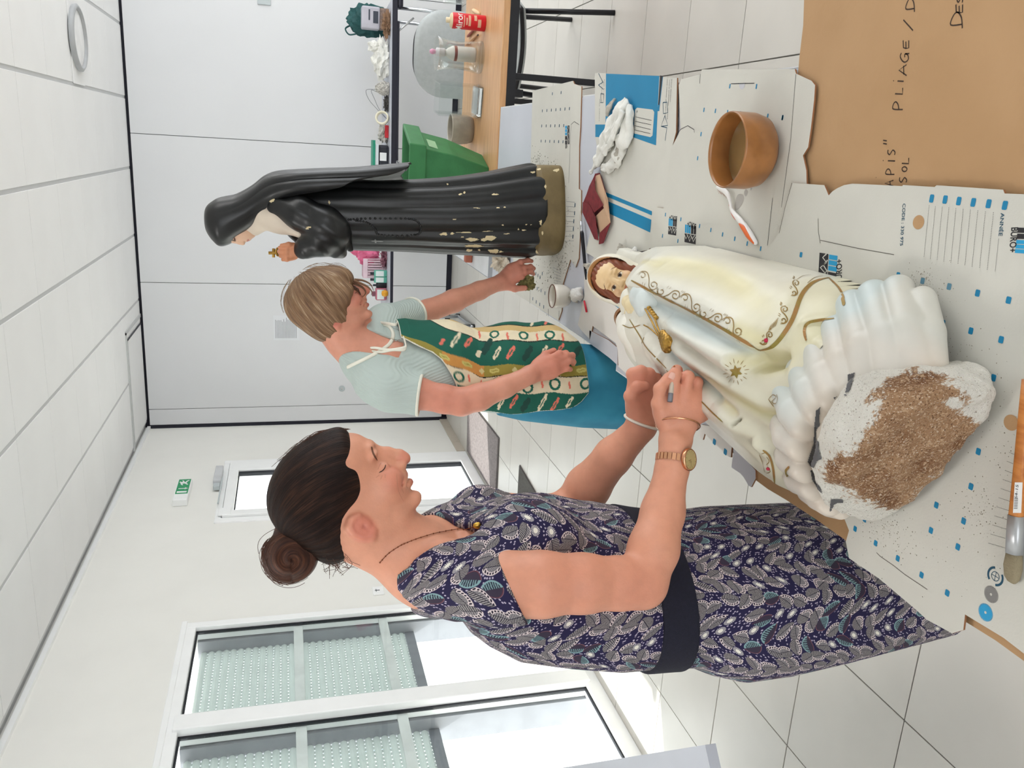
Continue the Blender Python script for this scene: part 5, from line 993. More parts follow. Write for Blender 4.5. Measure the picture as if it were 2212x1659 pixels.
# raised hands holding the crucifix
def statue_hand(off, name):
    h = Body(); h.bead(q(652, 539, off + .01), q(628, 545, off), E2, .019, .022, .55, .01)
    for k, (x, y, r) in enumerate(((604, 535, .0068), (603, 544, .0072), (606, 553, .007), (611, 561, .006))): h.chain([q(636, 536 + k*6.5, off), q(620, 536 + k*8, off + .006), q(x, y, off + .001)], [.0075, .0068, r*.8], .004)
    h.chain([q(642, 531, off), q(624, 526 + 2, off + .012), q(608, 530, off + .014)], [.008, .0066, .005], .005); return sdf_obj(h, .0014, name, M_hand_s, bst)
M_hand_s = mat('painted_hand', (206, 140, 104), .45, var=.06, vscale=40)
statue_hand(.062, 'hand'); statue_hand(.035, 'hand')
M_gold = mat('old_gold', (188, 146, 66), .35, metal=.6, var=.2, vscale=60)
mb = MB(); mb.tube([q(612, 546, .05), q(580, 546.5, .05)], .0045, 8).tube([q(591, 537, .05), q(591, 556, .05)], .004, 8); mb.tube(spline([q(606, 542, .052), q(600, 536, .055), q(596, 544, .058), q(600, 552, .055), q(606, 549, .052)], 5, True), .003, 6, closed=True); mb.build('crucifix', M_gold, bst, True)
# rosary hanging at the hip
bv = surf([ob_robe, ob_arm]); mb = MB()
bd = spline(tr(.31646, 500, 0, [(800, 1500), (900, 1492), (1050, 1490), (1200, 1492), (1260, 1505), (1290, 1545), (1285, 1590), (1240, 1605), (1100, 1608), (1000, 1598), (980, 1560), (930, 1520), (850, 1505)]), 9)
for x, y in bd[::2]:
    h, nn = cast(bv, x, y, .002)
    if h is not None: V, F = blob(h, (.0038,)*3, 1, 0, 1, 1, False); mb.add(V, F)
mb.build('rosary_beads', M_robe, bst, True, kind='stuff'); mb = MB()
paint_line(mb, bv, tr(.31646, 500, 0, [(955, 1640), (1035, 1643)]), .005, .003); paint_line(mb, bv, tr(.31646, 500, 0, [(980, 1630), (985, 1655)]), .005, .003); mb.build('rosary_cross', mat('grey_metal', (120, 120, 120), .4), bst)
# chipped paint showing the cream plaster
M_chip = mat('bare_plaster', (228, 210, 168), .8, var=.05); mb = MB(); bv2 = surf([ob_robe, ob_arm, ob_veil, ob_base]); rs = np.random.RandomState(12)
def chip(cx, cy, w_, h_, n=11):
    a = np.sort(rs.rand(n)*2*PI); paint_patch(mb, bv2, [(cx + w_/2*math.cos(k)*(.55 + .6*rs.rand()), cy + h_/2*math.sin(k)*(.55 + .6*rs.rand())) for k in a], .0008, .8)
for c in ((1016, 517, 38, 9), (1022, 531, 54, 9), (1058, 514, 28, 14), (1045, 518, 18, 7), (1066, 542, 28, 12), (1013, 540, 16, 7), (1035, 540, 8, 5), (958, 505, 24, 9), (976, 504, 12, 6), (1005, 502, 40, 3), (1050, 499, 30, 3), (1082, 544, 10, 5), (1168, 481, 8, 12), (1172, 503, 4, 9), (1120, 495, 5, 6), (1132, 497, 18, 3), (981, 474, 10, 3), (587, 432, 14, 11), (605, 425, 7, 3), (668, 491, 12, 4), (664, 494, 8, 3), (1160, 543, 8, 10), (1137, 485, 5, 4), (1147, 485, 3, 3), (1086, 486, 6, 3), (1030, 450, 16, 2.5), (1075, 449, 12, 2.5), (1090, 448, 6, 3), (995, 420, 12, 5), (1003, 416, 6, 5), (1070, 420, 18, 4), (967, 398, 6, 4), (712, 438, 6, 10), (695, 411, 12, 3), (1150, 372, 12, 6), (1202, 368, 16, 8), (1178, 404, 5, 10), (1165, 366, 20, 4), (1000, 512, 10, 2), (1095, 505, 24, 3)): chip(*c)
mb.build('paint_chips', M_chip, bst, kind='stuff')
# ================================================================== people
M_skin = vcol_mat('skin', .48, bump=.06, bscale=350, var=.035, vscale=60, sss=.12, spec=.35)
def hair_mat(name, cols, rough=.5, spec=.25):
    """strands run along v of the hair's own map; u counts across them"""
    m, n, b = base_mat(name, rough, 0, spec); uv = n.new('ShaderNodeUVMap', uv_map='UVMap').outputs[0]
    def strand(su, sv, d): mp = n.new('ShaderNodeMapping'); mp.inputs['Scale'].default_value = (su, sv, 1); n.link(uv, mp.inputs[0]); return n.noise(mp.outputs[0], 1.0, d, .65)
    fine, broad = strand(95, 2.2, 3), strand(14, 1.2, 2); f = n.math('ADD', n.math('MULTIPLY', fine, .6), n.math('MULTIPLY', broad, .5))
    n.link(n.ramp(f, [(p, lin(c)) for p, c in cols]), b.inputs['Base Color']); bm = n.new('ShaderNodeBump'); bm.inputs['Strength'].default_value = .7; bm.inputs['Distance'].default_value = .003; n.link(fine, bm.inputs['Height']); n.link(bm.outputs[0], b.inputs['Normal']); return m
M_hair1 = hair_mat('dark_brown_hair', [(.36, (18, 11, 10)), (.56, (36, 23, 19)), (.74, (78, 52, 38))], .5, .14)
M_bun = hair_mat('bun_hair', [(.34, (30, 16, 13)), (.52, (62, 36, 27)), (.72, (112, 70, 50))])
M_hair2 = hair_mat('light_brown_hair', [(.30, (66, 46, 34)), (.46, (108, 80, 58)), (.60, (146, 114, 84)), (.74, (208, 188, 160))], .5, .3)
class Head:
    """face built in its own frame: f forward, u up, w towards the head's right; lengths in units of s metres (about 0.8 mm)"""
    def __init__(s, o, f, u, w, sc): s.o, s.f, s.u, s.w, s.s = np.array(o), f/np.linalg.norm(f), u/np.linalg.norm(u), w/np.linalg.norm(w), sc; s.R = np.array([s.f, s.u, s.w])
    def __call__(s, F, U, W=0.0): return s.o + (s.f*F + s.u*U + s.w*W)*s.s
    def loc(s, P): return ((np.asarray(P) - s.o) @ s.R.T)/s.s
    def ell(s, b, c, r, k, op='u'): b.ell(s(*c), np.array(r)*s.s, s.R, k*s.s, op)
    def build(h, b, mouth=1.0, jaw=1.0, nose=1.0, lids=True):
        e = lambda c, r, k, op='u': h.ell(b, c, r, k, op); s = h.s
        e((-8, 40, 0), (110, 84, 84), 0); e((30, 44, 0), (90, 58, 74), 20); e((45, -40, 0), (70, 78, 63), 30); e((110, 28, 0), (15, 9, 44), 14)
        for q in (1, -1):
            e((84, -44, 40*q), (28, 24, 26), 22); b.chain([h(5, -80, 56*q), h(46, -102, 42*q), h(84, -112, 14*q)], [16*s*jaw, 13*s*jaw, 10*s], 16*s)
        e((84, -62, 0), (35, 27, 38), 18); e((93, -112, 0), (15, 13, 21), 14)
        for q in (1, -1): e((118, -15, 36*q), (13, 10, 17), 12, 's')
        for q in (1, -1):
            e((94, -19, 34*q), (17, 14, 18), 4); e((103, 14, 36*q), (13, 7, 22), 9); b.cap(h(111 - 3, -24.5, 24*q), h(104, -26, 44*q), 2.4*s, 2.2*s, 2*s)
            if not lids: e((113, -20, 33*q), (9, 4.2, 15), 3, 's')
        b.chain([h(104, 8), h(108, -18), h(112, -44)], [13*s, 15*s, 19*s], 12*s, first_k=16*s)
        b.chain([h(116, 12), h(128, -10), h(138*nose, -32), h(139*nose, -43)], [8.5*s, 9.5*s, 11*s, 13.2*s], 9*s, first_k=12*s)
        for q in (1, -1): e((124, -47, 13*q), (12, 9, 8.5), 6); e((134, -56, 7*q), (5, 4, 3.6), 3, 's')
        e((112, -65.5, 0), (9.5, 6.5, 23), 5); e((109, -83, 0), (9.5, 7.5, 20), 5); e((119, -74, 0), (13, 1.7*mouth, 25), 2.5, 's')
        for q in (1, -1): e((101, -77, 26*q), (6, 3.2, 5), 5, 's'); e((96, -66, 40*q), (20, 3, 5), 8, 's')
    def ear(h, b, q, k=.7, cf=-14, cu=-56):
        s = h.s; W = lambda F, U, w_: h(cf + (F + 14)*k, cu + (U + 50)*k, (w_ + 5)*q); z = s*k
        b.ell(W(-14, -48, 72), np.array((23, 33, 9))*z, h.R, 6*s); b.ell(W(-8, -50, 81), np.array((12, 19, 10))*z, h.R, 2*s, 's')
        b.chain([W(4, -22, 76), W(-12, -14, 80), W(-30, -22, 82), W(-36, -44, 82), W(-28, -66, 80), W(-12, -82, 77), W(0, -78, 75)], [5*z, 5.5*z, 5.5*z, 5*z, 6*z, 8*z, 6*z], 3*s)
        b.chain([W(-2, -36, 78), W(-16, -34, 79), W(-22, -48, 79), W(-14, -62, 78)], [4*z, 4*z, 4*z, 4*z], 3*s); b.ell(W(2, -54, 76), np.array((5, 7, 5))*z, h.R, 3*s)
def ball_mask(V, c, r): return np.clip(1.3 - np.linalg.norm((V - c)/r, axis=1), 0, 1)
def face_paint(h, V, base, lip, red):
    """skin colour with lips and flush; mouth line, nostrils and ear hollows coloured darker"""
    L = h.loc(V); C = np.tile(srgb(base), (len(V), 1)); m = lambda c, r, e=1.0: np.clip((1.25 - np.linalg.norm((L - np.array(c))/np.array(r), axis=1))*2.5, 0, 1)*e
    def put(k, col): nonlocal C; C = C*(1 - k[:, None]) + srgb(col)*k[:, None]
    for q in (1, -1): put(m((96, -44, 46*q), (34, 26, 26), .35), red); put(m((-14, -56, 80*q), (24, 30, 18), .6), red); put(m((-11, -57, 78*q), (9, 14, 8), .7), (150, 66, 56))
    put(m((140, -44, 0), (20, 18, 18), .4), red); put(m((114, -65, 0), (10, 6, 21), .85), lip); put(m((111, -83, 0), (10, 7, 18), .85), lip); put(m((116, -74, 0), (14, 1.8, 22), .8), (96, 40, 40))
    for q in (1, -1): put(m((134, -56, 7*q), (5, 4, 4), .7), (120, 60, 50))
    return C
def lash_line(h, q, name, par, m, wd=2.2):
    p = [h(94.5 + 16.2*math.sqrt(1 - (.92*t)**2), -25.5 - 1.5*math.cos(t*1.4), (34 + 16.5*t)*q) for t in np.linspace(-1, 1, 11)]; MB().tube(p, np.interp(np.linspace(0, 1, 11), [0, .5, 1], [.6, wd/2, .8])*h.s, 6).build(name, m, par, True)
def brow(h, q, name, par, m, U=29):
    p = [h(F, u, w*q) for F, u, w in ((124, U - 4, 14), (123, U + 1, 24), (117.5, U + 4, 38), (107, U + 2, 52), (98, U - 5, 60))]; MB().tube(spline(p, 5), np.interp(np.linspace(0, 1, 21), [0, .3, .7, 1], [1.2, 2.8, 2.2, .6])*h.s, 8, flat=.45).build(name, m, par, True)
def finger(b, pts, r0, k=.003, first=.012):
    n = len(pts); rr = [r0*(1 - .09*i) for i in range(n)]; b.chain(pts, rr, k, first_k=first)
    for i in range(1, n - 1): b.ell(pts[i], (rr[i]*1.1,)*3, None, .004)
def nail(par, c, d, nrm, wd, ln, m, name='nail'):
    d = d/np.linalg.norm(d); nrm = nrm - d*(nrm @ d); nrm /= np.linalg.norm(nrm); sd = np.cross(d, nrm); V = []
    for i in range(5):
        for j in range(5):
            a = (i/4 - .5)*2; e = (j/4 - .5)*2; V.append(c + d*ln/2*a*(1 - .12*e*e) + sd*wd/2*e*(1 - .15*max(0, a)**2) + nrm*(.0009 - .0018*e*e))
    MB().add(V, [(i*5 + j, i*5 + j + 1, i*5 + j + 6, i*5 + j + 5) for i in range(4) for j in range(4)]).build(name, m, par, True)
M_nail = mat('nail', (226, 176, 160), .3, var=.02)

# ---------------------------------------------------------------- the woman in the printed dress
pw = P(1300, 1262, 1.42); W1 = Stand(pw); s1 = W1.sc()
w1_ = thing('person', (pw[0], pw[1], 0), 'woman with a dark bun in a navy leaf print dress holding a brush', 'person')
TH_ = math.radians(33); Fd = E1*math.cos(TH_) + E2*math.sin(TH_); Rd = -E1*math.sin(TH_) + E2*math.cos(TH_)
hf = E1*.74 - Z_*.673; hu = E1*.673 + Z_*.74; H1 = Head(W1(737.9, 1076.7, 0), hf, hu, E2, s1)
SK1 = (218, 154, 126)
cs, sn = math.cos(TH_), math.sin(TH_)
def lv(S, tab, grow=0.0):
    out = []
    for x, y0, y1, ratio in tab: wd = (y1 - y0)/2*S.sc() + grow; A = wd/math.sqrt(cs*cs + (ratio*sn)**2); out.append((S(x, (y0 + y1)/2), A, A*ratio))
    return out
T1 = [(985, 1158, 1321, 1.39), (1005, 1126, 1348, 1.37), (1040, 1112, 1374, 1.35), (1100, 1098, 1404, 1.32), (1200, 1089, 1419, 1.3), (1300, 1090, 1427, 1.34), (1400, 1105, 1425, 1.3), (1460, 1112, 1427, 1.28), (1500, 1103, 1444, 1.26), (1560, 1093, 1459, 1.24), (1650, 1085, 1453, 1.2), (1750, 1079, 1436, 1.18), (1850, 1077, 1414, 1.16), (1925, 1081, 1397, 1.15), (1992, 1089, 1382, 1.14)]
def neck_shoulders(b, g=0.0):
    b.chain([W1(800, 1140, 0), W1(880, 1192, -.005), W1(950, 1240, -.01)], [.05 + g, .053 + g, .066 + g], .02)
    for sg, o in ((1, .125), (-1, -.125)):
        sh = W1(1078, 1266, .125) if sg > 0 else W1(1075, 1262, 0) + Rd*(.165*sg); b.chain([W1(905, 1218, -.005) + Rd*(.02*sg), (W1(985, 1248, .07) if sg > 0 else W1(985, 1245, 0) + Rd*(.08*sg)), sh], [.05 + g, .052 + g, .05 + g], .03)
# --- skin: head, neck, trunk, arms, hands, legs as one surface
b = Body(); H1.build(b, 1.6); H1.ear(b, 1); H1.ear(b, -1)
b.cap(H1(-30, -40), W1(880, 1192, -.005), .056, .052, .03); neck_shoulders(b)
b.loft(lv(W1, [t for t in T1[:-2]], -.016), Fd, Rd, .03)
RS, RE, RW = W1(1098, 1262, .145), W1(1386, 1259, .165), W1(1458, 960, .108)
b.chain([RS, W1(1170, 1262, .165), W1(1260, 1260, .17), W1(1340, 1260, .168), RE], [.048, .0475, .043, .039, .038], .012, first_k=.03)
b.chain([RE, W1(1412, 1185, .15), W1(1432, 1105, .125), W1(1452, 1010, .115), RW], [.038, .0385, .0335, .0255, .0245], .012)
# right hand: back of the hand to the camera, fingers folded round the brush
h_ = lambda x, y, o=0: W1(x, y, .100 + o)
HN = E2*.93 + Z_*.3
b.bead(h_(1462, 938, .004), h_(1474, 880, .0), HN, .027, .036, .46, .012); b.bead(h_(1450, 886, .002), h_(1506, 880, -.003), HN, .026, .027, .5, .010)
finger(b, [h_(1452, 868, .006), h_(1458, 808, .010), h_(1462, 800, -.022), h_(1455, 812, -.04)], .0102, .002, .006); finger(b, [h_(1477, 866, .007), h_(1486, 814, .008), h_(1485, 812, -.026), h_(1470, 834, -.036)], .0104, .002, .006)
finger(b, [h_(1499, 872, .004), h_(1506, 826, .000), h_(1502, 826, -.03), h_(1484, 846, -.036)], .0096, .002, .006); finger(b, [h_(1518, 882, -.002), h_(1520, 842, -.010), h_(1513, 842, -.034), h_(1498, 856, -.036)], .0086, .002, .006)
finger(b, [h_(1436, 910, .0), h_(1422, 872, .004), h_(1425, 840, .008), h_(1443, 815, .008)], .0112, .003, .012)
b.ell(h_(1440, 885, -.012), (.018, .016, .020), None, .012)
# left arm and hand behind
LW = W1(1384, 925, -.065)
LS = W1(1085, 1262, 0) - Rd*.17; b.chain([LS, W1(1170, 1120, -.17), W1(1240, 1098, -.185)], [.047, .043, .039], .012, first_k=.03)
b.chain([W1(1240, 1098, -.185), W1(1270, 1052, -.165), W1(1325, 985, -.11), LW], [.042, .042, .034, .0265], .014)
g_ = lambda x, y, o=0: W1(x, y, -.06 + o)
b.bead(g_(1388, 905), g_(1392, 850), E2, .030, .036, .62, .014)
finger(b, [g_(1374, 842, .012), g_(1366, 808, .012), g_(1384, 802, .018), g_(1400, 818, .016)], .0112); finger(b, [g_(1386, 838, .018), g_(1384, 806, .018), g_(1402, 806, .02), g_(1412, 824, .014)], .0105)
finger(b, [g_(1400, 838, .014), g_(1404, 812, .012), g_(1420, 818, .012), g_(1422, 836, .004)], .0105); finger(b, [g_(1410, 846, .004), g_(1420, 826, .0), g_(1430, 836, .0), g_(1424, 850, -.004)], .0095); finger(b, [g_(1372, 884, .01), g_(1362, 856, .02), g_(1376, 836, .03), g_(1394, 834, .032)], .0118, .004, .016)
for sg in (1, -1):
    hp_ = W1(1640, 1262) + Rd*(.07*sg); kn = np.array([*(W1(1990, 1240) + Rd*(.055*sg) + Fd*.03)[:2], .48]); an_ = np.array([kn[0], kn[1], .09]) - Fd*.04
    b.chain([hp_, kn, kn + (an_ - kn)*.35 - Fd*.015, an_], [.07, .05, .047, .036], .02); b.chain([an_, an_ + Fd*.09 - Z_*.045, an_ + Fd*.16 - Z_*.06], [.034, .03, .022], .02)
RED1 = (208, 112, 96)
def cols1(V):
    C = face_paint(H1, V, SK1, (186, 92, 84), RED1)
    for c, r, k in ((W1(1450, 830, .05), .085, .42), (W1(1390, 840, -.09), .085, .5), (W1(1240, 1255, .2), .09, .16), (W1(1386, 1275, .2), .05, .2)): m = ball_mask(V, c, r)[:, None]*k; C = C*(1 - m) + srgb((206, 116, 100))*m
    return C
ob_w1 = sdf_obj(b, .0028, 'body', M_skin, w1_, cols=cols1)
M_lash = mat('lashes', (70, 44, 34), .7); M_brow1 = mat('brown_brow', (112, 72, 52), .8)
lash_line(H1, -1, 'eyelashes', w1_, M_lash); brow(H1, -1, 'eyebrow', w1_, M_brow1)
bf = surf([ob_w1]); mb = MB(); paint_line(mb, bf, [(833, 1004), (831, 1011), (826, 1017), (819, 1021)], .0017, .0005); mb.build('eyelashes', M_lash, w1_); mb = MB()
for o_ in (-1.6, -.5, .6): paint_line(mb, bf, [(803 + o_, 965), (805 + o_, 974), (809 + o_, 984), (815 + o_*.4, 995)], .0014, .0005)
mb.build('eyebrow', M_brow1, w1_); mb = MB()
for pp in ([(823, 1000), (819, 1008), (816, 1015)], [(820, 1026), (812, 1032)], [(826, 1027), (822, 1036)], [(832, 1024), (832, 1033)], [(857, 1023), (858, 1044), (862, 1064), (872, 1084)], [(868, 1056), (872, 1066)]): paint_line(mb, bf, pp, .0011, .0003)
mb.build('painted_creases', mat('painted_crease', (202, 138, 112), .6), w1_)  # wrinkle shade drawn as slightly darker lines on the skin
MB().add(*blob(H1(112, -74, 0), np.array((3, 3, 15))*H1.s, 1, 0, 1, 2, False, H1.R.T)).build('teeth', mat('teeth', (226, 214, 200), .35), w1_, True)
for c, d in ((h_(1447, 812, .0105), E1*.8 - Z_*.45), ): nail(w1_, c + E2*.0085, d, E2 + Z_*.3, .010, .011, M_nail)
# hair: swept back cap, loose bun, stray wisps
def hairline(U): return np.interp(U, [-95, -60, -43, -35, -17, 12, 55, 85, 125], [-48, -22, -6, 16, 48, 70, 94, 109, 126])
knot = H1.loc(W1(632, 1158, 0))
b = Body(); e = lambda c, r, k, op='u': H1.ell(b, c, r, k, op)
e((-8, 42, 0), (116, 97, 90), 0); e((-60, -10, 0), (60, 68, 74), 30); e((-78, -50, 0), (35, 33, 46), 26); e((56, 66, 0), (62, 48, 62), 20)
b.fn(lambda P: (lambda L: (L[:, 0] - hairline(L[:, 1] - .12*np.abs(L[:, 2])) - 4)*.8*H1.s)(H1.loc(P)), H1(0, 0) - .3, H1(0, 0) + .3, .014, 'i')
def flow(P):
    L = H1.loc(P) - knot; return np.arctan2(L[:, 2], L[:, 1] + .35*L[:, 0]), np.linalg.norm(L, axis=1)
b.warp(lambda P: (lambda a, r: (.0004*np.sin(a*33 + .02*r) + .0003*np.sin(a*17 - .03*r))*np.clip(r/60, 0, 1)*np.clip((150 - r)/60, 0, 1))(*flow(P)))
def haircol(P, base, hi, seed=1.0):
    a, r = flow(P); k = (.5 + .5*np.sin(a*60*seed + .03*r + 2*np.sin(a*7)))*(.5 + .5*np.sin(a*23 + .05*r)); L = H1.loc(P); k = np.clip(k + .35*np.clip((L[:, 1] - 70)/70, 0, 1), 0, 1)[:, None]; return srgb(base)*(1 - k) + srgb(hi)*k
sdf_obj(b, .0022, 'hair', M_hair1, w1_, uv=lambda V: (lambda a, r: np.stack([a*.9, r/90], 1))(*flow(V)))
b = Body(); bc_ = W1(628, 1200, 0); b.ell(bc_, np.array((50, 52, 46))*s1, np.array([E1, Z_, E2]), .0).cap(W1(634, 1150), W1(630, 1180), .024, .03, .02).ell(W1(640, 1168), np.array((22, 34, 36))*s1, np.array([E1, Z_, E2]), .012)
rb_ = lambda q: np.linalg.norm(q - np.outer(q @ E2, E2), axis=1)
b.warp(lambda P: (lambda q: .0022*np.sin(330*rb_(q) + 1.2*np.arctan2(q @ Z_, q @ E1) + 40*(q @ E2)))(P - bc_))
sdf_obj(b, .002, 'bun', M_bun, w1_, uv=lambda V: (lambda q: np.stack([rb_(q)*16 + .05*np.arctan2(q @ Z_, q @ E1), np.arctan2(q @ Z_, q @ E1)*.25 + (q @ E2)*4], 1))(V - bc_))
mb = MB(); rs = np.random.RandomState(3); M_wisp = mat('stray_hair', (84, 52, 38), .5, var=.2)
for i in range(90):       # looping strands round the bun
    a0 = rs.uniform(1.7, 4.6); a1 = a0 + rs.uniform(.6, 1.8); ro = rs.uniform(44, 62); zz = rs.uniform(-.03, .03); cx, cy = rs.normal(0, 4, 2)
    p = [W1(628 + cx + (ro + 6*math.sin(3*(t - a0)))*math.cos(t)*.98, 1200 + cy - (ro + 4*math.sin(2*t))*math.sin(t), zz) for t in np.linspace(a0, a1, 16)]; mb.tube(p, [.0004]*16, 4)
for i in range(110):       # wisps at the nape and over the forehead
    if i < 60: x, y = rs.uniform(690, 745), rs.uniform(1165, 1195); p = spline([(x, y), (x + rs.uniform(0, 25), y + rs.uniform(18, 40)), (x + rs.uniform(-15, 40), y + rs.uniform(20, 58))], 6); o = rs.uniform(-.03, .04)
    else: t = rs.uniform(0, 1); x, y = 610 + 130*t, 985 - 62*math.sin(t*1.9); d_ = rs.uniform(-8, 4); p = spline([(x + 18, y + 1), (x + 6, y + 3 - d_*.3), (x - 10, y + 9 - d_*.8), (x - 26, y + 22 - d_)], 6); o = rs.uniform(-.02, .02)
    mb.tube([W1(*q, o) for q in p], [.00032]*len(p), 4)
mb.build('stray_hair', M_wisp, w1_, kind='stuff')

# --- dress print: leaves half combed, half beaded, white rosettes and sea-green half moons on navy
def dress_mat():
    m, n, bs = base_mat('leaf_print', .75, 0, .2); uvn = n.new('ShaderNodeUVMap', uv_map='UVMap').outputs[0]; uv = n.vmath('SCALE', uvn, 1/.0245)
    v = n.new('ShaderNodeTexVoronoi', voronoi_dimensions='2D', feature='F1'); v.inputs['Scale'].default_value = 1; v.inputs['Randomness'].default_value = .62; n.link(uv, v.inputs['Vector'])
    sep = n.new('ShaderNodeSeparateColor'); n.link(v.outputs['Color'], sep.inputs[0]); rnd, typ, rn3 = sep.outputs
    loc = n.vmath('SUBTRACT', uv, v.outputs['Position']); rot = n.new('ShaderNodeVectorRotate', rotation_type='Z_AXIS'); n.link(loc, rot.inputs['Vector']); n.link(n.math('MULTIPLY', n.math('SUBTRACT', rnd, .5), 5.0), rot.inputs['Angle'])
    sx = n.new('ShaderNodeSeparateXYZ'); n.link(rot.outputs[0], sx.inputs[0]); x, y = sx.outputs[0], sx.outputs[1]
    el = n.math('SQRT', n.math('ADD', n.math('POWER', n.math('ABSOLUTE', n.math('DIVIDE', x, .64)), 1.7), n.math('POWER', n.math('DIVIDE', n.math('ABSOLUTE', y), .43), 1.7)))
    ins = n.step(el, 1.0, .94); c = lambda *a: lin(a)
    jag = n.math('MULTIPLY', n.noise(uv, 7.0, 2), 5.0)
    hatch = n.step(n.math('SINE', n.math('ADD', n.math('MULTIPLY', n.math('ADD', x, n.math('MULTIPLY', y, .45)), 62.0), jag)), -.35, .35); comb = n.mix(hatch, c(58, 53, 62), c(150, 145, 144))
    edge = n.step(el, .60, .66); px_ = n.math('SUBTRACT', n.math('FRACT', n.math('MULTIPLY', x, 6.6)), .5); py_ = n.math('MULTIPLY', n.math('SUBTRACT', el, .79), 3.2)
    dot = n.step(n.math('SQRT', n.math('ADD', n.math('MULTIPLY', px_, px_), n.math('MULTIPLY', py_, py_))), .36, .28); bead = n.mix(dot, c(206, 192, 192), c(34, 28, 44)); bead = n.mix(edge, n.mix(hatch, c(88, 82, 88), c(150, 146, 148)), bead)
    half = n.step(y, -.01, .01); leaf = n.mix(half, bead, comb); rib = n.step(n.math('ABSOLUTE', y), .022, .012); leaf = n.mix(rib, leaf, c(30, 26, 46))
    moon = n.mix(n.step(el, .80, .84), n.mix(n.step(n.math('SINE', n.math('ADD', n.math('MULTIPLY', x, 52.0), jag)), -.2, .2), c(40, 40, 58), c(120, 148, 150)), c(126, 158, 162)); moon = n.mix(half, n.mix(n.step(el, .9, .86), c(96, 52, 66), c(58, 50, 66)), moon)
    r = n.vmath('LENGTH', loc); at = n.math('ARCTAN2', y, x); ray_ = n.step(n.math('SINE', n.math('MULTIPLY', at, 19.0)), -.1, .3); ros = n.mix(n.step(r, .30, .27), c(40, 36, 70), n.mix(ray_, c(60, 56, 80), c(206, 202, 200))); ros = n.mix(n.step(r, .145, .13), ros, c(226, 222, 210))
    bgc = c(38, 33, 66); v2 = n.new('ShaderNodeTexVoronoi', voronoi_dimensions='2D', feature='F1'); v2.inputs['Scale'].default_value = 5.2; n.link(uv, v2.inputs['Vector']); s2 = n.new('ShaderNodeSeparateColor'); n.link(v2.outputs['Color'], s2.inputs[0])
    fleck = n.math('MULTIPLY', n.step(v2.outputs['Distance'], .30, .22), n.step(s2.outputs[0], .45, .5)); bgc = n.mix(fleck, bgc, c(176, 166, 186))
    base = n.mix(ins, bgc, leaf); base = n.mix(n.math('MULTIPLY', n.step(typ, .70, .71), ins), base, moon); isr = n.step(typ, .86, .87); base = n.mix(isr, base, n.mix(n.step(r, .32, .30), bgc, ros))
    n.link(base, bs.inputs['Base Color']); return m
M_dress = dress_mat(); M_navy = mat('navy_belt', (22, 22, 40), .8, var=.12, vscale=200, bump=.3, bscale=700)
ax_ = W1(1400, 1266)
def uv1(V): q = V - ax_; return np.stack([np.arctan2(q @ Rd, q @ Fd)*.155, V[:, 2] + .02*np.sin(8*np.arctan2(q @ Rd, q @ Fd))], 1)
b = Body()
b.chain([W1(1085, 1264, .14), W1(1165, 1264, .163)], [.055, .0565], .02)
hem_c, hem_n = W1(1093, 1262, .165), -Z_*.90 + E1*.42 + E2*.1; hem_n = hem_n/np.linalg.norm(hem_n); b.plane(hem_c, hem_n, .001)
b.loft(lv(W1, T1), Fd, Rd, .012, fold=lambda a, z: .018*np.sin(7*a + 4*z)*np.clip((.86 - z)/.25, 0, 1)); neck_shoulders(b, .005)
b.ell(W1(1140, 1172, .07), (.07, .07, .085), None, .05); b.ell(W1(1140, 1152, -.05), (.06, .06, .08), None, .05)
b.chain([LS, W1(1150, 1140, -.17)], [.053, .054], .02)
nb_, nv_ = W1(858, 1258, -.05), W1(1037, 1133, .078); ndir = (nv_ - nb_)/np.linalg.norm(nv_ - nb_); nup = E1*.78 + Z_*.626; nup = nup - ndir*(nup @ ndir); nup /= np.linalg.norm(nup); nlat = np.cross(ndir, nup); LN = np.linalg.norm(nv_ - nb_)
def neck_cut(P): q = P - nb_; t = (q @ ndir)/LN; wd = np.interp(t, [-.3, 0, .2, .5, .8, 1.0, 1.02], [.07, .07, .078, .066, .036, .006, -.02]); return np.maximum(np.abs(q @ nlat) - wd, -(q @ nup) - .035 - .0*t)
b.fn(neck_cut, np.full(3, -9.0), np.full(3, 9.0), .009, 's')
b.loft([(c, A - .006, B - .006) for c, A, B in lv(W1, [(1915,) + T1[-2][1:], (2015,) + T1[-1][1:]])], Fd, Rd, .004, 's')
ob_dress = sdf_obj(b, .0038, 'dress', M_dress, w1_, uv=uv1)
b = Body(); b.loft(lv(W1, [(1352, 1100, 1427, 1.32), (1388, 1104, 1427, 1.3), (1426, 1108, 1428, 1.28)], .004), Fd, Rd, 0, fold=lambda a, z: .004*np.sin(5*a + 60*z)); sdf_obj(b, .003, 'belt', M_navy, w1_)
# shoes out of sight below the table
for sg in (1, -1):
    kn = np.array([*(W1(1990, 1240) + Rd*(.055*sg) + Fd*.03)[:2], .48]); a_ = np.array([kn[0], kn[1], .0]) - Fd*.04; mb = Body(); mb.chain([a_ - Fd*.04 + Z_*.035, a_ + Fd*.08 + Z_*.032, a_ + Fd*.17 + Z_*.026], [.036, .036, .03], .01).plane(a_ + Z_*.002, -Z_, .002); sdf_obj(mb, .005, 'shoe', M_navy, w1_)
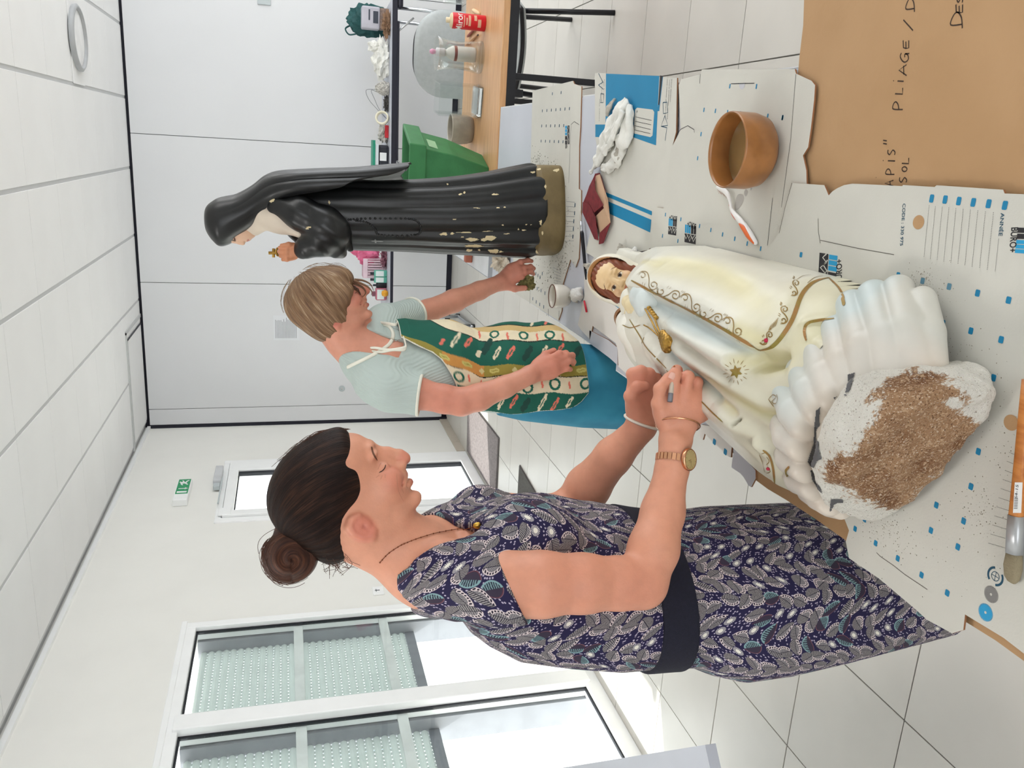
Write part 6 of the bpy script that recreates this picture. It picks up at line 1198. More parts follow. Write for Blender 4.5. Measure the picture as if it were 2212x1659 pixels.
# jewellery and the watch
M_rose = mat('rose_gold', (226, 168, 130), .22, metal=1.0, var=.02); M_dial = mat('champagne_dial', (206, 184, 130), .35, metal=.3)
arm_d = RW - W1(1452, 1010, .115); arm_d /= np.linalg.norm(arm_d); wcen = W1(1455, 992, .1125); wn = E2*math.cos(.52) - Z_*math.sin(.52); wn -= arm_d*(wn @ arm_d); wn /= np.linalg.norm(wn); wx = np.cross(arm_d, wn); wx = wx if wx @ Z_ > 0 else -wx; wc = wcen + wn*.0268
MB().lathe([(.0001, -.002), (.0165, -.002), (.0182, .0), (.0182, .004), (.0165, .0062), (.0155, .0055)], wc, 40, wn).build('watch_case', M_rose, w1_, True); MB().lathe([(.0158, .0054), (.0001, .0056)], wc, 40, wn).build('watch_dial', M_dial, w1_)
mb = MB(); yy = np.cross(wn, wx)
for k in range(12): a = k*PI/6; d = wx*math.cos(a) + yy*math.sin(a); ribbon(mb, [wc + wn*.0059 + d*.0118, wc + wn*.0059 + d*.0142], .0008, wn)
ribbon(mb, [wc + wn*.006, wc + wn*.006 + wx*.007 + yy*.004], .0009, wn); ribbon(mb, [wc + wn*.006, wc + wn*.006 - wx*.003 + yy*.011], .0007, wn); put_text(mb, 'N', wc + wn*.0059 - wx*.002 + yy*.002, wc + wn*.0059 + wx*.003 + yy*.002, yy, height=.004); mb.build('watch_marks', mat('watch_marks', (140, 112, 70), .4), w1_)
mb = MB()
for k in range(26):
    a = 2*PI*k/26
    if abs((a + PI) % (2*PI) - PI) < .62: continue
    u_ = wn*math.cos(a)*.0276 + wx*math.sin(a)*.0282; t_ = -wn*math.sin(a)*.0276 + wx*math.cos(a)*.0282; t_ = t_/np.linalg.norm(t_); M = Matrix(((t_[0], arm_d[0], u_[0]/.027, (wcen + u_)[0]), (t_[1], arm_d[1], u_[1]/.027, (wcen + u_)[1]), (t_[2], arm_d[2], u_[2]/.027, (wcen + u_)[2]), (0, 0, 0, 1))); mb.box((-.0028, -.0055, -.001), (.0028, .0055, .0012), M)
mb.build('watch_band', M_rose, w1_)
def bangle(c, ax, ru, rv, u, r, name, m, tilt=0): ax = ax/np.linalg.norm(ax); u = u - ax*(u @ ax); u /= np.linalg.norm(u); v = np.cross(ax, u); MB().tube([c + u*ru*math.cos(a) + v*rv*math.sin(a) + ax*tilt*math.sin(a) for a in np.linspace(0, 2*PI, 41)[:-1]], r, 8, closed=True).build(name, m, w1_, True)
bangle(W1(1464, 919, .102), arm_d - E2*.22, .0355, .031, DN*1.0, .0016, 'gold_bangle', M_rose); bangle(W1(1388, 911, -.062), (g_(1390, 860) - LW) + E2*.012 - Z_*.012, .034, .030, DN, .0028, 'white_bangle', mat('white_bangle', (236, 226, 212), .3))
bv = surf([ob_w1, ob_dress]); mb = MB(); ch_ = spline([(821, 1214), (838, 1196), (862, 1180), (880, 1172), (905, 1163), (940, 1153), (975, 1146), (1010, 1141), (1030, 1135)], 8)
pts = [cast(bv, x, y, .0016)[0] for x, y in ch_]; pts = [p for p in pts if p is not None]; mb.tube(pts, .0006, 5)
for p in pts[::3]: V, F = blob(p, (.0014,)*3, 1, 0, 1, 1, False); mb.add(V, F)
mb.build('necklace', mat('bronze_chain', (132, 76, 48), .35, metal=.7), w1_, True); c, _ = cast(bv, 1036, 1133, .003); MB().add(*blob(c, (.006, .005, .009), 2, .05, 3, 2, False)).build('pendant', mat('gold_pendant', (206, 162, 70), .3, metal=.8), w1_, True)
# the pencil brush she holds
bp = thing('pencil_brush', h_(1450, 845, .006), 'short brush with grey and white handle gripped in the hand above the watch', 'brush')
MB().tube([h_(1447, 868, .020), h_(1449, 850, .017)], .0042, 10).build('grey_end', mat('brush_grey', (128, 128, 136), .4), bp, True); MB().tube([h_(1449, 850, .017), h_(1452, 824, .012), h_(1456, 796, -.004)], [.0042, .004, .003], 10).build('handle', mat('brush_wood', (206, 190, 172), .4), bp, True); MB().tube([h_(1456, 797, -.004), h_(1457, 790, -.008)], [.0032, .001], 8).build('tip', mat('rust_tip', (176, 96, 40), .6), bp, True)
# ---------------------------------------------------------------- the woman in the painted apron
pw2 = P(1050, 800, 2.3); W2 = Stand(pw2); s2 = W2.sc()
w2_ = thing('person', (pw2[0], pw2[1], 0), 'woman with a light brown bob and glasses in a green patterned apron', 'person')
T2A = math.radians(55); F2 = E1*math.cos(T2A) + E2*math.sin(T2A); R2 = -E1*math.sin(T2A) + E2*math.cos(T2A); c2_, n2_ = math.cos(T2A), math.sin(T2A)
yw = math.radians(10); hf2 = (E1*.616 - Z_*.788); hf2 = hf2*math.cos(yw) + E2*math.sin(yw); hu2 = E1*.788 + Z_*.616; hw2 = np.cross(hf2, hu2); hw2 = hw2 if hw2 @ E2 > 0 else -hw2
H2 = Head(W2(708, 660, 0), hf2, hu2, hw2, .00075)
TAB2 = [(775, 748, 838, 1.7), (800, 728, 862, 1.6), (830, 712, 878, 1.5), (880, 700, 884, 1.42), (930, 700, 882, 1.38), (980, 704, 881, 1.34), (1020, 716, 886, 1.3), (1070, 712, 894, 1.28), (1120, 703, 906, 1.26), (1180, 699, 914, 1.24), (1206, 712, 917, 1.23), (1250, 742, 922, 1.15), (1350, 750, 928, 1.1), (1500, 756, 930, 1.08), (1640, 760, 925, 1.08)]
def lv2(tab, grow=0.0):
    out = []
    for x, y0, y1, r in tab: wd = (y1 - y0)/2*s2 + grow; A = wd/math.sqrt(c2_**2 + (r*n2_)**2); out.append((W2(x, (y0 + y1)/2), A, A*r))
    return out
RS2, RE2, RW2 = W2(842, 842, .085), W2(996, 868, .135), W2(1142, 812, .165)
LS2, LE2, LW2 = W2(828, 700, -.075), W2(925, 672, -.19), W2(1080, 610, -.265)
def sh2(b, g=0.0):
    b.chain([W2(748, 735, -.01), W2(790, 775, .0), W2(830, 795, .01)], [.05 + g, .056 + g, .075 + g], .02)
    b.chain([W2(800, 790, .01), W2(820, 825, .05), RS2], [.055 + g, .052 + g, .047 + g], .03); b.chain([W2(800, 760, 0), W2(812, 725, -.05), LS2], [.05 + g, .048 + g, .045 + g], .03)
b = Body(); H2.build(b, .7); H2.ear(b, 1); H2.ear(b, -1)
b.cap(H2(-28, -40), W2(775, 760, -.005), .054, .054, .03); sh2(b); b.loft(lv2(TAB2[:-1], -.016), F2, R2, .03)
b.chain([RS2, W2(900, 850, .105), W2(960, 862, .125), RE2], [.043, .041, .037, .036], .012, first_k=.03); b.chain([RE2, W2(1035, 858, .145), W2(1090, 836, .16), RW2], [.036, .035, .028, .0245], .012)
b.chain([LS2, W2(880, 684, -.14), LE2], [.042, .037, .034], .012, first_k=.03); b.chain([LE2, W2(980, 650, -.22), W2(1035, 628, -.25), LW2], [.034, .034, .028, .024], .012)
r_ = lambda x, y, o=0: W2(x, y, .16 + o)
HN2 = E2*.75 - E1*.4 + Z_*.5; HN2 /= np.linalg.norm(HN2)
b.bead(r_(1150, 808), r_(1182, 795), HN2, .024, .035, .5, .012)
finger(b, [r_(1180, 778, .004), r_(1208, 764, .012), r_(1222, 763, -.004), r_(1226, 766, -.02)], .0095, .002, .006); finger(b, [r_(1190, 786, .008), r_(1222, 768, .012), r_(1236, 768, -.006), r_(1238, 772, -.02)], .0098, .002, .006)
finger(b, [r_(1196, 796, .008), r_(1228, 780, .012), r_(1238, 782, -.006), r_(1238, 786, -.02)], .0094, .002, .006); finger(b, [r_(1198, 806, .004), r_(1224, 796, .008), r_(1232, 798, -.006)], .0086, .002, .006)
finger(b, [r_(1160, 786, -.004), r_(1178, 766, -.01), r_(1196, 758, -.016)], .0108, .003, .012)
l_ = lambda x, y, o=0: W2(x, y, -.27 + o)
HN3 = E2*.8 + Z_*.6
b.bead(l_(1082, 609), l_(1108, 590), HN3, .024, .034, .5, .012)
finger(b, [l_(1104, 578, .004), l_(1124, 566, .006), l_(1140, 562, -.004), l_(1148, 564, -.01)], .0094, .002, .006); finger(b, [l_(1112, 586, .006), l_(1132, 578, .01), l_(1146, 576, 0), l_(1153, 580, -.01)], .0096, .002, .006)
finger(b, [l_(1114, 596, .008), l_(1134, 588, .012), l_(1147, 587, .004), l_(1152, 592, -.006)], .0094, .002, .006); finger(b, [l_(1110, 606, .006), l_(1128, 600, .012), l_(1140, 598, .008)], .0086, .002, .006); finger(b, [l_(1092, 618, .004), l_(1112, 624, .012), l_(1134, 622, .014)], .0108, .003, .012)
for sg in (1, -1):
    hp_ = W2(1250, 815) + R2*(.06*sg); kn = np.array([*(hp_ + F2*.02)[:2], .47]); an_ = np.array([kn[0], kn[1], .09]) - F2*.05; b.chain([hp_ - F2*.02, kn - F2*.02, an_], [.05, .044, .036], .02); b.chain([an_, an_ + F2*.09 - Z_*.045, an_ + F2*.16 - Z_*.06], [.034, .03, .022], .02)
def cols2(V):
    C = face_paint(H2, V, (214, 150, 126), (176, 84, 82), (200, 100, 88))
    for c, r, k in ((l_(1120, 592), .09, .4), (r_(1200, 785), .09, .4), (W2(960, 862, .13), .12, .3)): m = ball_mask(V, c, r)[:, None]*k; C = C*(1 - m) + srgb((206, 112, 96))*m
    return C
ob_w2 = sdf_obj(b, .003, 'body', M_skin, w2_, cols=cols2)
for q in (1, -1): lash_line(H2, q, 'eyelashes', w2_, M_lash); brow(H2, q, 'eyebrow', w2_, mat('grey_brow', (150, 116, 92), .8))
# bob with a side-swept fringe
b = Body(); e = lambda c, r, k, op='u': H2.ell(b, c, r, k, op)
e((-10, 40, 0), (125, 104, 102), 0); e((-22, -30, 0), (96, 94, 100), 30); e((72, 44, 0), (66, 54, 82), 24); e((70, -6, 62), (44, 44, 34), 20); e((70, -6, -62), (44, 44, 34), 20)
def lim2(U): return np.interp(U, [-135, -118, -90, -66, -40, -26, -12, 2, 14], [-52, -20, 28, 52, 74, 92, 112, 128, 200])
b.fn(lambda P: (lambda L: (L[:, 0] - lim2(L[:, 1] - .10*(np.abs(L[:, 2]) - 70)))*.8*H2.s)(H2.loc(P)), H2(0, 0) - .3, H2(0, 0) + .3, .010, 'i')
e((18, -60, 0), (70, 60, 58), 12, 's')
def flow2(P): L = H2.loc(P); d = L - np.array([0, 130, -18]); return np.arctan2(d[:, 2], d[:, 0] + .0) , np.linalg.norm(d, axis=1)
b.warp(lambda P: (lambda a, r: (.0016*np.sin(a*13 + .03*r + 2*np.sin(a*3)) + .001*np.sin(a*29 - .04*r))*np.clip(r/70, 0, 1))(*flow2(P)))
sdf_obj(b, .0024, 'hair', M_hair2, w2_, uv=lambda V: (lambda a, r: np.stack([a*.8, r/110], 1))(*flow2(V)))
mb = MB(); rs = np.random.RandomState(9)
for i in range(150):
    a = rs.uniform(-PI, PI); d0 = H2(0, 130, -18); r1 = rs.uniform(.5, .95); pts = []
    for t in np.linspace(.25, 1, 8):
        F, Wd = math.cos(a)*128*math.sin(t*1.7*r1 + .1), math.sin(a)*104*math.sin(t*1.7*r1 + .1); U = 40 + 112*math.cos(t*1.7*r1) + rs.normal(0, 1.0); pts.append(H2(-10 + F*1.02, U, Wd*1.02))
    if i % 4 == 0: mb.tube(pts, [.0003]*8, 4)
for i in range(26):
    x, y = rs.uniform(655, 735), 0; y = np.interp(x, [655, 684, 716, 735], [606, 586, 572, 574]) + rs.uniform(2, 10); d = rs.uniform(3, 14); mb.tube([W2(*q, rs.uniform(-.02, .02)*0) for q in spline([(x + 22, y), (x + 4, y - d), (x - 16, y - d*.5), (x - 34, y + 12 - d*.3)], 5)], [.00025]*16, 4)
lock = [[(764, 606), (780, 612), (795, 620), (803, 630), (802, 638)], [(764, 612), (782, 620), (790, 632), (783, 642)], [(760, 618), (776, 632), (778, 648), (768, 662)], [(766, 604), (784, 606), (800, 614), (807, 628)]]
mb.build('stray_hair', mat('stray_light_hair', (150, 124, 94), .5, var=.2), w2_, kind='stuff')
mb = MB()
for k, p in enumerate(lock): mb.tube([W2(*q, .045 - .008*k) for q in spline(p, 6)], np.interp(np.linspace(0, 1, 6*(len(p) - 1) + 1), [0, .5, 1], [.007, .0045, .001]), 8, flat=.5)
mb.build('front_lock', mat('brown_lock', (122, 88, 62), .5, var=.15, vscale=80), w2_, True)
# glasses
M_gl = mat('brown_frame', (70, 42, 34), .35); mb = MB()
for q in (1, -1): mb.tube([H2(124 - 8*abs(math.sin(a)) , -22 + 19*math.sin(a), (34 + 27*math.cos(a))*q) for a in np.linspace(0, 2*PI, 25)[:-1]], .0014, 6, closed=True); mb.tube([H2(120, -14, 61*q), H2(80, -18, 80*q), H2(0, -26, 88*q)], .0011, 6)
mb.tube([H2(128, -16, 8), H2(130, -14, 0), H2(128, -16, -8)], .0013, 6); mb.build('glasses', M_gl, w2_, True); gm = pane_mat('lens')
for q in (1, -1): MB().add([H2(123 - 8*abs(math.sin(a)), -22 + 18*math.sin(a), (34 + 26*math.cos(a))*q) for a in np.linspace(0, 2*PI, 25)[:-1]], [list(range(24))]).build('lens', gm, w2_)
# ribbed short sleeved top
M_top = mat('grey_green_knit', (184, 197, 192), .9, var=.02, vscale=12); nt = NT(M_top); wv = nt.new('ShaderNodeTexWave'); wv.inputs['Scale'].default_value = 62; wv.inputs['Distortion'].default_value = .6
tc_ = nt.new('ShaderNodeTexCoord'); mp_ = nt.new('ShaderNodeMapping'); mp_.inputs['Rotation'].default_value = (0, .25, .5); nt.link(tc_.outputs['Object'], mp_.inputs[0]); nt.link(mp_.outputs[0], wv.inputs['Vector']); bmp = nt.new('ShaderNodeBump'); bmp.inputs['Strength'].default_value = .28; bmp.inputs['Distance'].default_value = .004; nt.link(wv.outputs['Fac'], bmp.inputs['Height']); nt.link(bmp.outputs[0], nt.n['Principled BSDF'].inputs['Normal'])
M_trim = mat('cream_trim', (232, 230, 216), .85, var=.02)
b = Body(); ra0, ra1 = W2(850, 844, .09), W2(925, 858, .116); b.chain([ra0, ra1], [.052, .054], 0); hc = W2(906, 846, .112); hn = -Z_*.93 - E1*.14 + E2*.22; b.plane(hc, hn, .001)
b2p = (W2(836, 697, -.085), W2(900, 676, -.17)); hc2 = W2(893, 675, -.155); hn2 = -Z_*.72 + E1*.25 - E2*.62; hn2 /= np.linalg.norm(hn2)
bb = Body(); bb.chain([b2p[0], b2p[1] + (b2p[1] - b2p[0])*.3], [.050, .046], 0).plane(hc2, hn2, .001)
b.fn(lambda P: bb.eval(P), np.minimum(*b2p) - .08, np.maximum(*b2p) + .08, .012)
b.loft(lv2(TAB2[:8]), F2, R2, .02, fold=lambda a, z: .012*np.sin(9*a + 30*z)*np.clip((1.25 - z)/.2, 0, 1)); sh2(b, .006)
nb2, nv2 = W2(752, 786, -.055), W2(846, 727, .095); nd2 = (nv2 - nb2)/np.linalg.norm(nv2 - nb2); nu2 = E1*.62 + Z_*.7 + E2*.36; nu2 = nu2 - nd2*(nu2 @ nd2); nu2 /= np.linalg.norm(nu2); nl2 = np.cross(nd2, nu2); LN2 = np.linalg.norm(nv2 - nb2)
b.fn(lambda P: (lambda q: np.maximum(np.abs(q @ nl2) - np.interp((q @ nd2)/LN2, [-.3, 0, .3, .65, .9, 1.0, 1.05], [.042, .042, .040, .036, .028, .014, -.02]), -(q @ nu2) - .05))(P - nb2), np.full(3, -9.0), np.full(3, 9.0), .008, 's')
ob_top = sdf_obj(b, .0034, 'knit_top', M_top, w2_)
def band(c, n_, r, name): n_ = n_/np.linalg.norm(n_); u = np.cross(n_, E2); u /= np.linalg.norm(u); v = np.cross(n_, u); MB().add(*(lambda m: (np.concatenate(m.V), m.F))(MB().tube([c + u*r*math.cos(a) + v*r*math.sin(a) + n_*o for a in np.linspace(0, 2*PI, 49)[:-1] for o in (0,)], .005, 8, closed=True, flat=.9))).build(name, M_trim, w2_, True)
band(W2(906, 854, .108), hn, .0515, 'sleeve_trim'); band(W2(893, 678, -.16), hn2, .046, 'sleeve_trim')
bv = surf([ob_w2, ob_top]); mb = MB(); q_ = [cast(bv, x, y, .001)[0] for x, y in spline([(751, 793), (775, 782), (800, 770), (822, 758), (840, 745), (848, 732), (849, 720), (842, 708), (828, 700)], 6)]; q_ = [p for p in q_ if p is not None]; mb.tube(q_, .0052, 8, flat=.6); mb.build('neckline_trim', M_trim, w2_, True)
# skirt
M_teal = mat('teal_skirt', (38, 118, 148), .85, var=.08, vscale=7, c2=(56, 140, 168)); b = Body(); b.loft(lv2(TAB2[7:], .004), F2, R2, 0, fold=lambda a, z: .014*np.sin(8*a + 5*z)*np.clip((1.0 - z)/.3, 0, 1)); sdf_obj(b, .004, 'skirt', M_teal, w2_)
for sg in (1, -1):
    a_ = W2(1250, 815) + R2*(.06*sg) + F2*.02; a_ = np.array([a_[0], a_[1], 0]) - F2*.05; mb = Body(); mb.chain([a_ - F2*.04 + Z_*.035, a_ + F2*.08 + Z_*.032, a_ + F2*.17 + Z_*.026], [.036, .036, .03], .01).plane(a_ + Z_*.002, -Z_, .002); sdf_obj(mb, .006, 'shoe', M_navy, w2_)
# apron: a curved cloth in front of top and skirt, printed in stripes
L2 = np.array(sorted([np.r_[c, A, B] for c, A, B in lv2(TAB2)], key=lambda r: -r[2]))
def prj_(P): c = (np.asarray(P) - CC) @ CR.T; return np.stack([1106 + FPX*c[..., 1]/c[..., 2], 829.5 - FPX*c[..., 0]/c[..., 2]], -1)
def apt(z, a, g): f = lambda j: np.interp(z, L2[::-1, 2], L2[::-1, j]); fold = 1 + .03*np.sin(5*a + 3)*np.clip((1.0 - z)/.2, 0, 1); return np.stack([f(0), f(1), z], -1) + np.outer(np.cos(a)*(f(3)*fold + g), F2) + np.outer(np.sin(a)*(f(4)*fold + g), R2)
near = np.array([(800, 700), (880, 735), (906, 746), (935, 758), (956, 776), (978, 811), (991, 841), (1003, 872), (1012, 884), (1044, 888), (1100, 891), (1198, 886), (1236, 877), (1253, 866), (1272, 845), (1285, 818), (1291, 792), (1296, 740)], float)
zt, zb_ = W2(872, 790, .1)[2], W2(1262, 790, .1)[2]; NR, NC = 290, 200; AV = np.zeros((NR, NC, 3)); AU = np.zeros((NR, NC, 2)); aa = np.linspace(-2.2, 1.7, 400)
for i in range(NR):
    z = zt + (zb_ - zt)*i/(NR - 1); Pz = apt(np.full(400, z), aa, .012); xy = prj_(Pz); ysil = xy[:, 1].min(); ks = int(xy[:, 1].argmin()); yn = np.interp(xy[:, 0], near[:, 0], near[:, 1]); ok = np.where((np.arange(400) > ks) & (xy[:, 1] > yn))[0]; a1 = aa[ok[0]] if len(ok) else aa[-1]
    a0 = aa[ks] - np.interp(z, [zb_, zt - .16, zt - .1, zt], [.75, .6, .45, .25]); A_a = np.linspace(a0, max(a1, a0 + .05), NC); AV[i] = apt(np.full(NC, z), A_a, .012 + .004*math.sin(z*40)); pj = prj_(AV[i]); AU[i] = pj; bk = A_a < aa[ks]; arc = np.abs(A_a - aa[ks])*.12/s2; AU[i, bk, 1] = ysil - arc[bk]
def apron_cols(XY):
    x, y = XY[:, 0], XY[:, 1]; yy = y + np.clip(1035 - x, 0, 200)*.40 + 2*np.sin(x*.07); C = np.tile(srgb((22, 92, 76)), (len(x), 1)); Cg, Co, Cc, Cr, Cd = srgb((22, 96, 78)), srgb((150, 136, 60)), srgb((228, 214, 184)), srgb((222, 116, 98)), srgb((24, 64, 56)); Cb = srgb((26, 30, 26))
    def put(m, c): C[m] = c
    put((yy > 705) & (yy < 717), srgb((206, 176, 120))); put((yy >= 717) & (yy < 738), Cc); put((yy > 736.5) & (yy < 738.5), Cb); put((yy >= 789) & (yy < 813), Co); put((yy >= 813) & (yy < 849), Cc); put((np.abs(yy - 813 - 1.2*np.sin(x*.11)) < 1.0) | (np.abs(yy - 705) < .8), Cb); put((yy < 690) & (yy > 676), Co); put((yy <= 676) & (yy > 640), Cc)
    grad = (yy >= 789) & (yy < 813) & (np.abs(x - 1000) < 45); put(grad, srgb((200, 140, 70)))
    for cx, cy, rx, ry in ((1068, 722.6, 11, 8.5), (1130.6, 725, 11, 9), (1187.5, 726.7, 12, 9.5), (991, 832, 12.5, 12), (1073.6, 826, 13, 12), (1139, 836, 13, 12), (1198.4, 831, 13, 14), (1263.5, 829.8, 12.5, 13), (945, 835, 10, 10)): r = np.sqrt(.05 + ((x - cx)/rx)**2 + ((yy - cy)/ry)**2 + .03*np.sin(3*np.arctan2(yy - cy, x - cx))); put((r < 1.0) & (r > .62), Cg)
    def bar_(cx, cy, L, wd, sl, c, gaps=0): u = (x - cx)*math.cos(sl) + (yy - cy)*math.sin(sl); v = -(x - cx)*math.sin(sl) + (yy - cy)*math.cos(sl); m = (np.abs(u) < L/2) & (np.abs(v + .7*np.sin(u*.45)) < wd/2*(1 - .5*(np.abs(u)/(L/2))**3)); m &= ~((np.abs(v) < wd*.16) & (np.abs(u) < L*gaps)); put(m, c)
    for cx, cy in ((1012.6, 828), (1039.7, 828), (1105, 832), (1171, 831), (1229.6, 830), (1096.7, 729), (1160, 728), (1035.6, 724), (1215, 729)): bar_(cx, cy, 16, 4.5, 1.5, Cr)
    for cx, cy, c, L, wd, g in ((1073.6, 763, Cc, 26, 9, .36), (1103.4, 764, Cr, 28, 9, .3), (1052, 748, Cd, 34, 14, 0), (1139, 763, Cd, 32, 13, 0), (1174, 762, Cc, 26, 8, .36), (1209, 756, Cr, 28, 7, .34), (1271, 763, Cc, 18, 8, .2), (1033, 766, Cc, 16, 9, 0), (1171, 870, Cc, 36, 8, .36), (1198, 876, Cr, 34, 7, .3), (1245, 760, Cd, 24, 12, 0), (1110, 868, Cr, 30, 7, .3), (1085, 866, Cc, 34, 8, .3), (1135, 872, Cd, 30, 12, 0), (1011, 752, Cr, 26, 8, .2), (984, 755, Cc, 36, 8, .36), (955, 770, Cr, 18, 6, 0), (1230, 866, Cc, 24, 7, .3), (1150, 697, Cc, 14, 6, 0), (1180, 698, Cr, 12, 6, 0)): bar_(cx, cy, L*1.15, wd, 2.1, c, g*.7)
    for cx, cy in ((1068, 800), (1008, 800), (1255, 800), (960, 800)): bar_(cx, cy, 22, 10, 0, srgb((196, 186, 108))); bar_(cx, cy, 14, 2, 0, Co)
    for cx in (1040, 1112, 1210): m = (np.abs(x - cx) < 7) & (np.abs(yy - 801) < (7 - np.abs(x - cx))); put(m, srgb((206, 196, 140)))
    return C
V = AV.reshape(-1, 3); F = [(i*NC + j, i*NC + j + 1, (i + 1)*NC + j + 1, (i + 1)*NC + j) for i in range(NR - 1) for j in range(NC - 1)]
o = mesh_obj('apron', V, F, vcol_mat('apron_print', .85, var=.04, vscale=40), w2_, True, cols=apron_cols(AU.reshape(-1, 2))); sv = o.modifiers.new('thick', 'SOLIDIFY'); sv.thickness = .0025; sv.offset = 1
mb = MB(); mb.tube(AV[::4, -1], .0024, 6).tube(AV[0, ::4], .0024, 6).tube(AV[::4, 0], .0024, 6).tube(AV[-1, ::4], .0024, 6); mb.build('binding', M_trim, w2_, True)
mb = MB()
for k in (-1, 1): p = spline([W2(737, 756 + k, -.055), W2(765, 757 + 2*k, .005), W2(800, 756 + k*3, .062), W2(840, 756 + k*2, .094), W2(875, 752 + k, .108), AV[3, -3]], 8); mb.tube(p + np.outer(np.sin(np.arange(len(p))*.5 + k), E1)*.002, .0036, 6, flat=.5)
p = spline([W2(822, 697, .0), W2(838, 699, .035), W2(855, 701, .062), AV[3, 3]], 8); mb.tube(p, .004, 6, flat=.5); mb.build('neck_strap', M_trim, w2_, True)
bv = surf([ob_top, ob_w2]); mb = MB()
for pp in ([(835, 701), (862, 714), (886, 722)], [(842, 742), (866, 732), (886, 724)]): q_ = [cast(bv, *q, .0012)[0] for q in spline(pp, 6)]; q_ = [p for p in q_ if p is not None]; len(q_) > 2 and mb.tube(q_, .0006, 5)
M_sil = mat('silver', (206, 206, 206), .25, metal=.9); mb.build('necklace', M_sil, w2_, True); c, _ = cast(bv, 889, 724, .004); MB().add(*blob(c, (.006, .005, .008), 2, .05, 3, 2, False)).build('pendant', M_sil, w2_, True)
# the rag in her hand, torn paper behind it
V, F = blob(l_(1138, 611, .005), (.026, .024, .03), 71, .35, 4, 4, False); setp(MB().add(V, F).build('olive_rag', mat('olive_rag', (128, 118, 72), .9, var=.2, vscale=60, c2=(90, 84, 52)), None, False), 'olive green rag scrunched in the hand at the black statue base', 'rag')
A = onz(1098, 562, TZ); V, F = blob(A + np.array([0, .0, .028]), (.05, .035, .045), 73, .4, 4.5, 4); V[:, 2] = np.maximum(V[:, 2], TZ + .0005); setp(MB().add(V, F).build('torn_paper', mat('torn_paper', (214, 202, 184), .9, var=.12, vscale=50), None, False), 'torn crumpled paper on the table beyond the wiping hand', 'paper')
# ================================================================== the white statue lying on its back
ZT = TZ + .0121 + TH + .0003
Q = lambda x, y, z=.86: onz(x, y, z)
wst = thing('white_statue', (-.33, 1.35, ZT), 'cream white statue of a veiled lady with gold trim lying on its back', 'statue')
M_wst = vcol_mat('ivory_paint', .38, var=.025, vscale=25, spec=.5, bump=.02, bscale=80)
# body: relief over its outline, rounded down to the table
rowsY = np.array([  # Y, left X, right X, height
    (1.80, -.375, -.215, .018), (1.74, -.400, -.198, .036), (1.69, -.420, -.185, .060), (1.64, -.440, -.178, .092), (1.58, -.455, -.170, .135), (1.52, -.460, -.163, .160), (1.44, -.462, -.160, .168), (1.34, -.464, -.160, .168), (1.25, -.468, -.158, .168), (1.15, -.482, -.157, .168), (1.07, -.498, -.157, .160), (1.02, -.500, -.162, .150), (.96, -.49, -.18, .14)])[::-1]
fY = lambda j, Y: np.interp(Y, rowsY[:, 0], rowsY[:, j])
def H0(X, Y):
    l, r, h = fY(1, Y), fY(2, Y), fY(3, Y); c, w_ = (l + r)/2, (r - l)/2; u = np.clip(np.abs(X - c)/w_, 0, 1); return h*np.power(np.clip(1 - u**2.4, 0, 1), .5)
def S0(x, y):
    """where a picture point meets the smooth body"""
    z = ZT + .12
    for _ in range(14): p = onz(x, y, z); z = .5*z + .5*(ZT + float(H0(p[0], p[1])))
    p = onz(x, y, z); return p[:2]
GX = np.arange(-.515, -.148, .0022); GY = np.arange(.95, 1.915, .0022); XX, YY = np.meshgrid(GX, GY, indexing='ij'); HH = H0(XX, YY); mask = HH > 0
def dist_line(pts):
    """distance to a line on the body and position along it"""
    best = np.full(XX.shape, 9.0); tt = np.zeros(XX.shape); side = np.zeros(XX.shape); n = len(pts)
    for i in range(n - 1):
        a, b = pts[i], pts[i + 1]; d = b - a; L = d @ d + 1e-12; h = np.clip(((XX - a[0])*d[0] + (YY - a[1])*d[1])/L, 0, 1); dx, dy = XX - a[0] - h*d[0], YY - a[1] - h*d[1]; e = np.hypot(dx, dy); m = e < best
        best = np.where(m, e, best); tt = np.where(m, (i + h)/(n - 1), tt); side = np.where(m, np.sign(d[0]*dy - d[1]*dx), side)
    return best, tt, side
def poly_d(pts):
    """signed distance to a picture polygon laid on the body (inside negative)"""
    P_ = np.array([S0(*p) for p in pts]); d, _, _ = dist_line(np.vstack([P_, P_[:1]])); ins = np.zeros(XX.shape, bool); n = len(P_)
    for i in range(n):
        (x0, y0), (x1, y1) = P_[i], P_[i - 1]; c = ((y0 > YY) != (y1 > YY)) & (XX < (x1 - x0)*(YY - y0)/(y1 - y0 + 1e-12) + x0); ins ^= c
    return np.where(ins, -d, d)
soft = lambda d, w_: 1/(1 + np.exp(np.clip(d/w_, -40, 40)))
CW = np.tile(srgb((222, 219, 206)), XX.shape + (1,)).reshape(XX.shape + (3,))
def tint(k, col): global CW; CW = CW*(1 - k[..., None]) + srgb(col)*k[..., None]
def ridge(pts, wd, hgt, col=None, kc=.6, ends=True):
    global HH
    L = np.array([S0(*p) for p in spline(pts, 6)]); d, t, s = dist_line(L); e = np.clip(np.minimum(t, 1 - t)*6, 0, 1) if ends else 1; wv = np.interp(t, np.linspace(0, 1, len(np.atleast_1d(wd))), np.atleast_1d(wd)); g = np.exp(-(d/wv)**2)*e; HH = HH + hgt*g
    if col: tint(g*kc, col)
YEL, BLU, OLV, BGE = (222, 212, 160), (186, 202, 206), (186, 176, 112), (206, 200, 182)  # airbrushed paint tints in the statue's folds
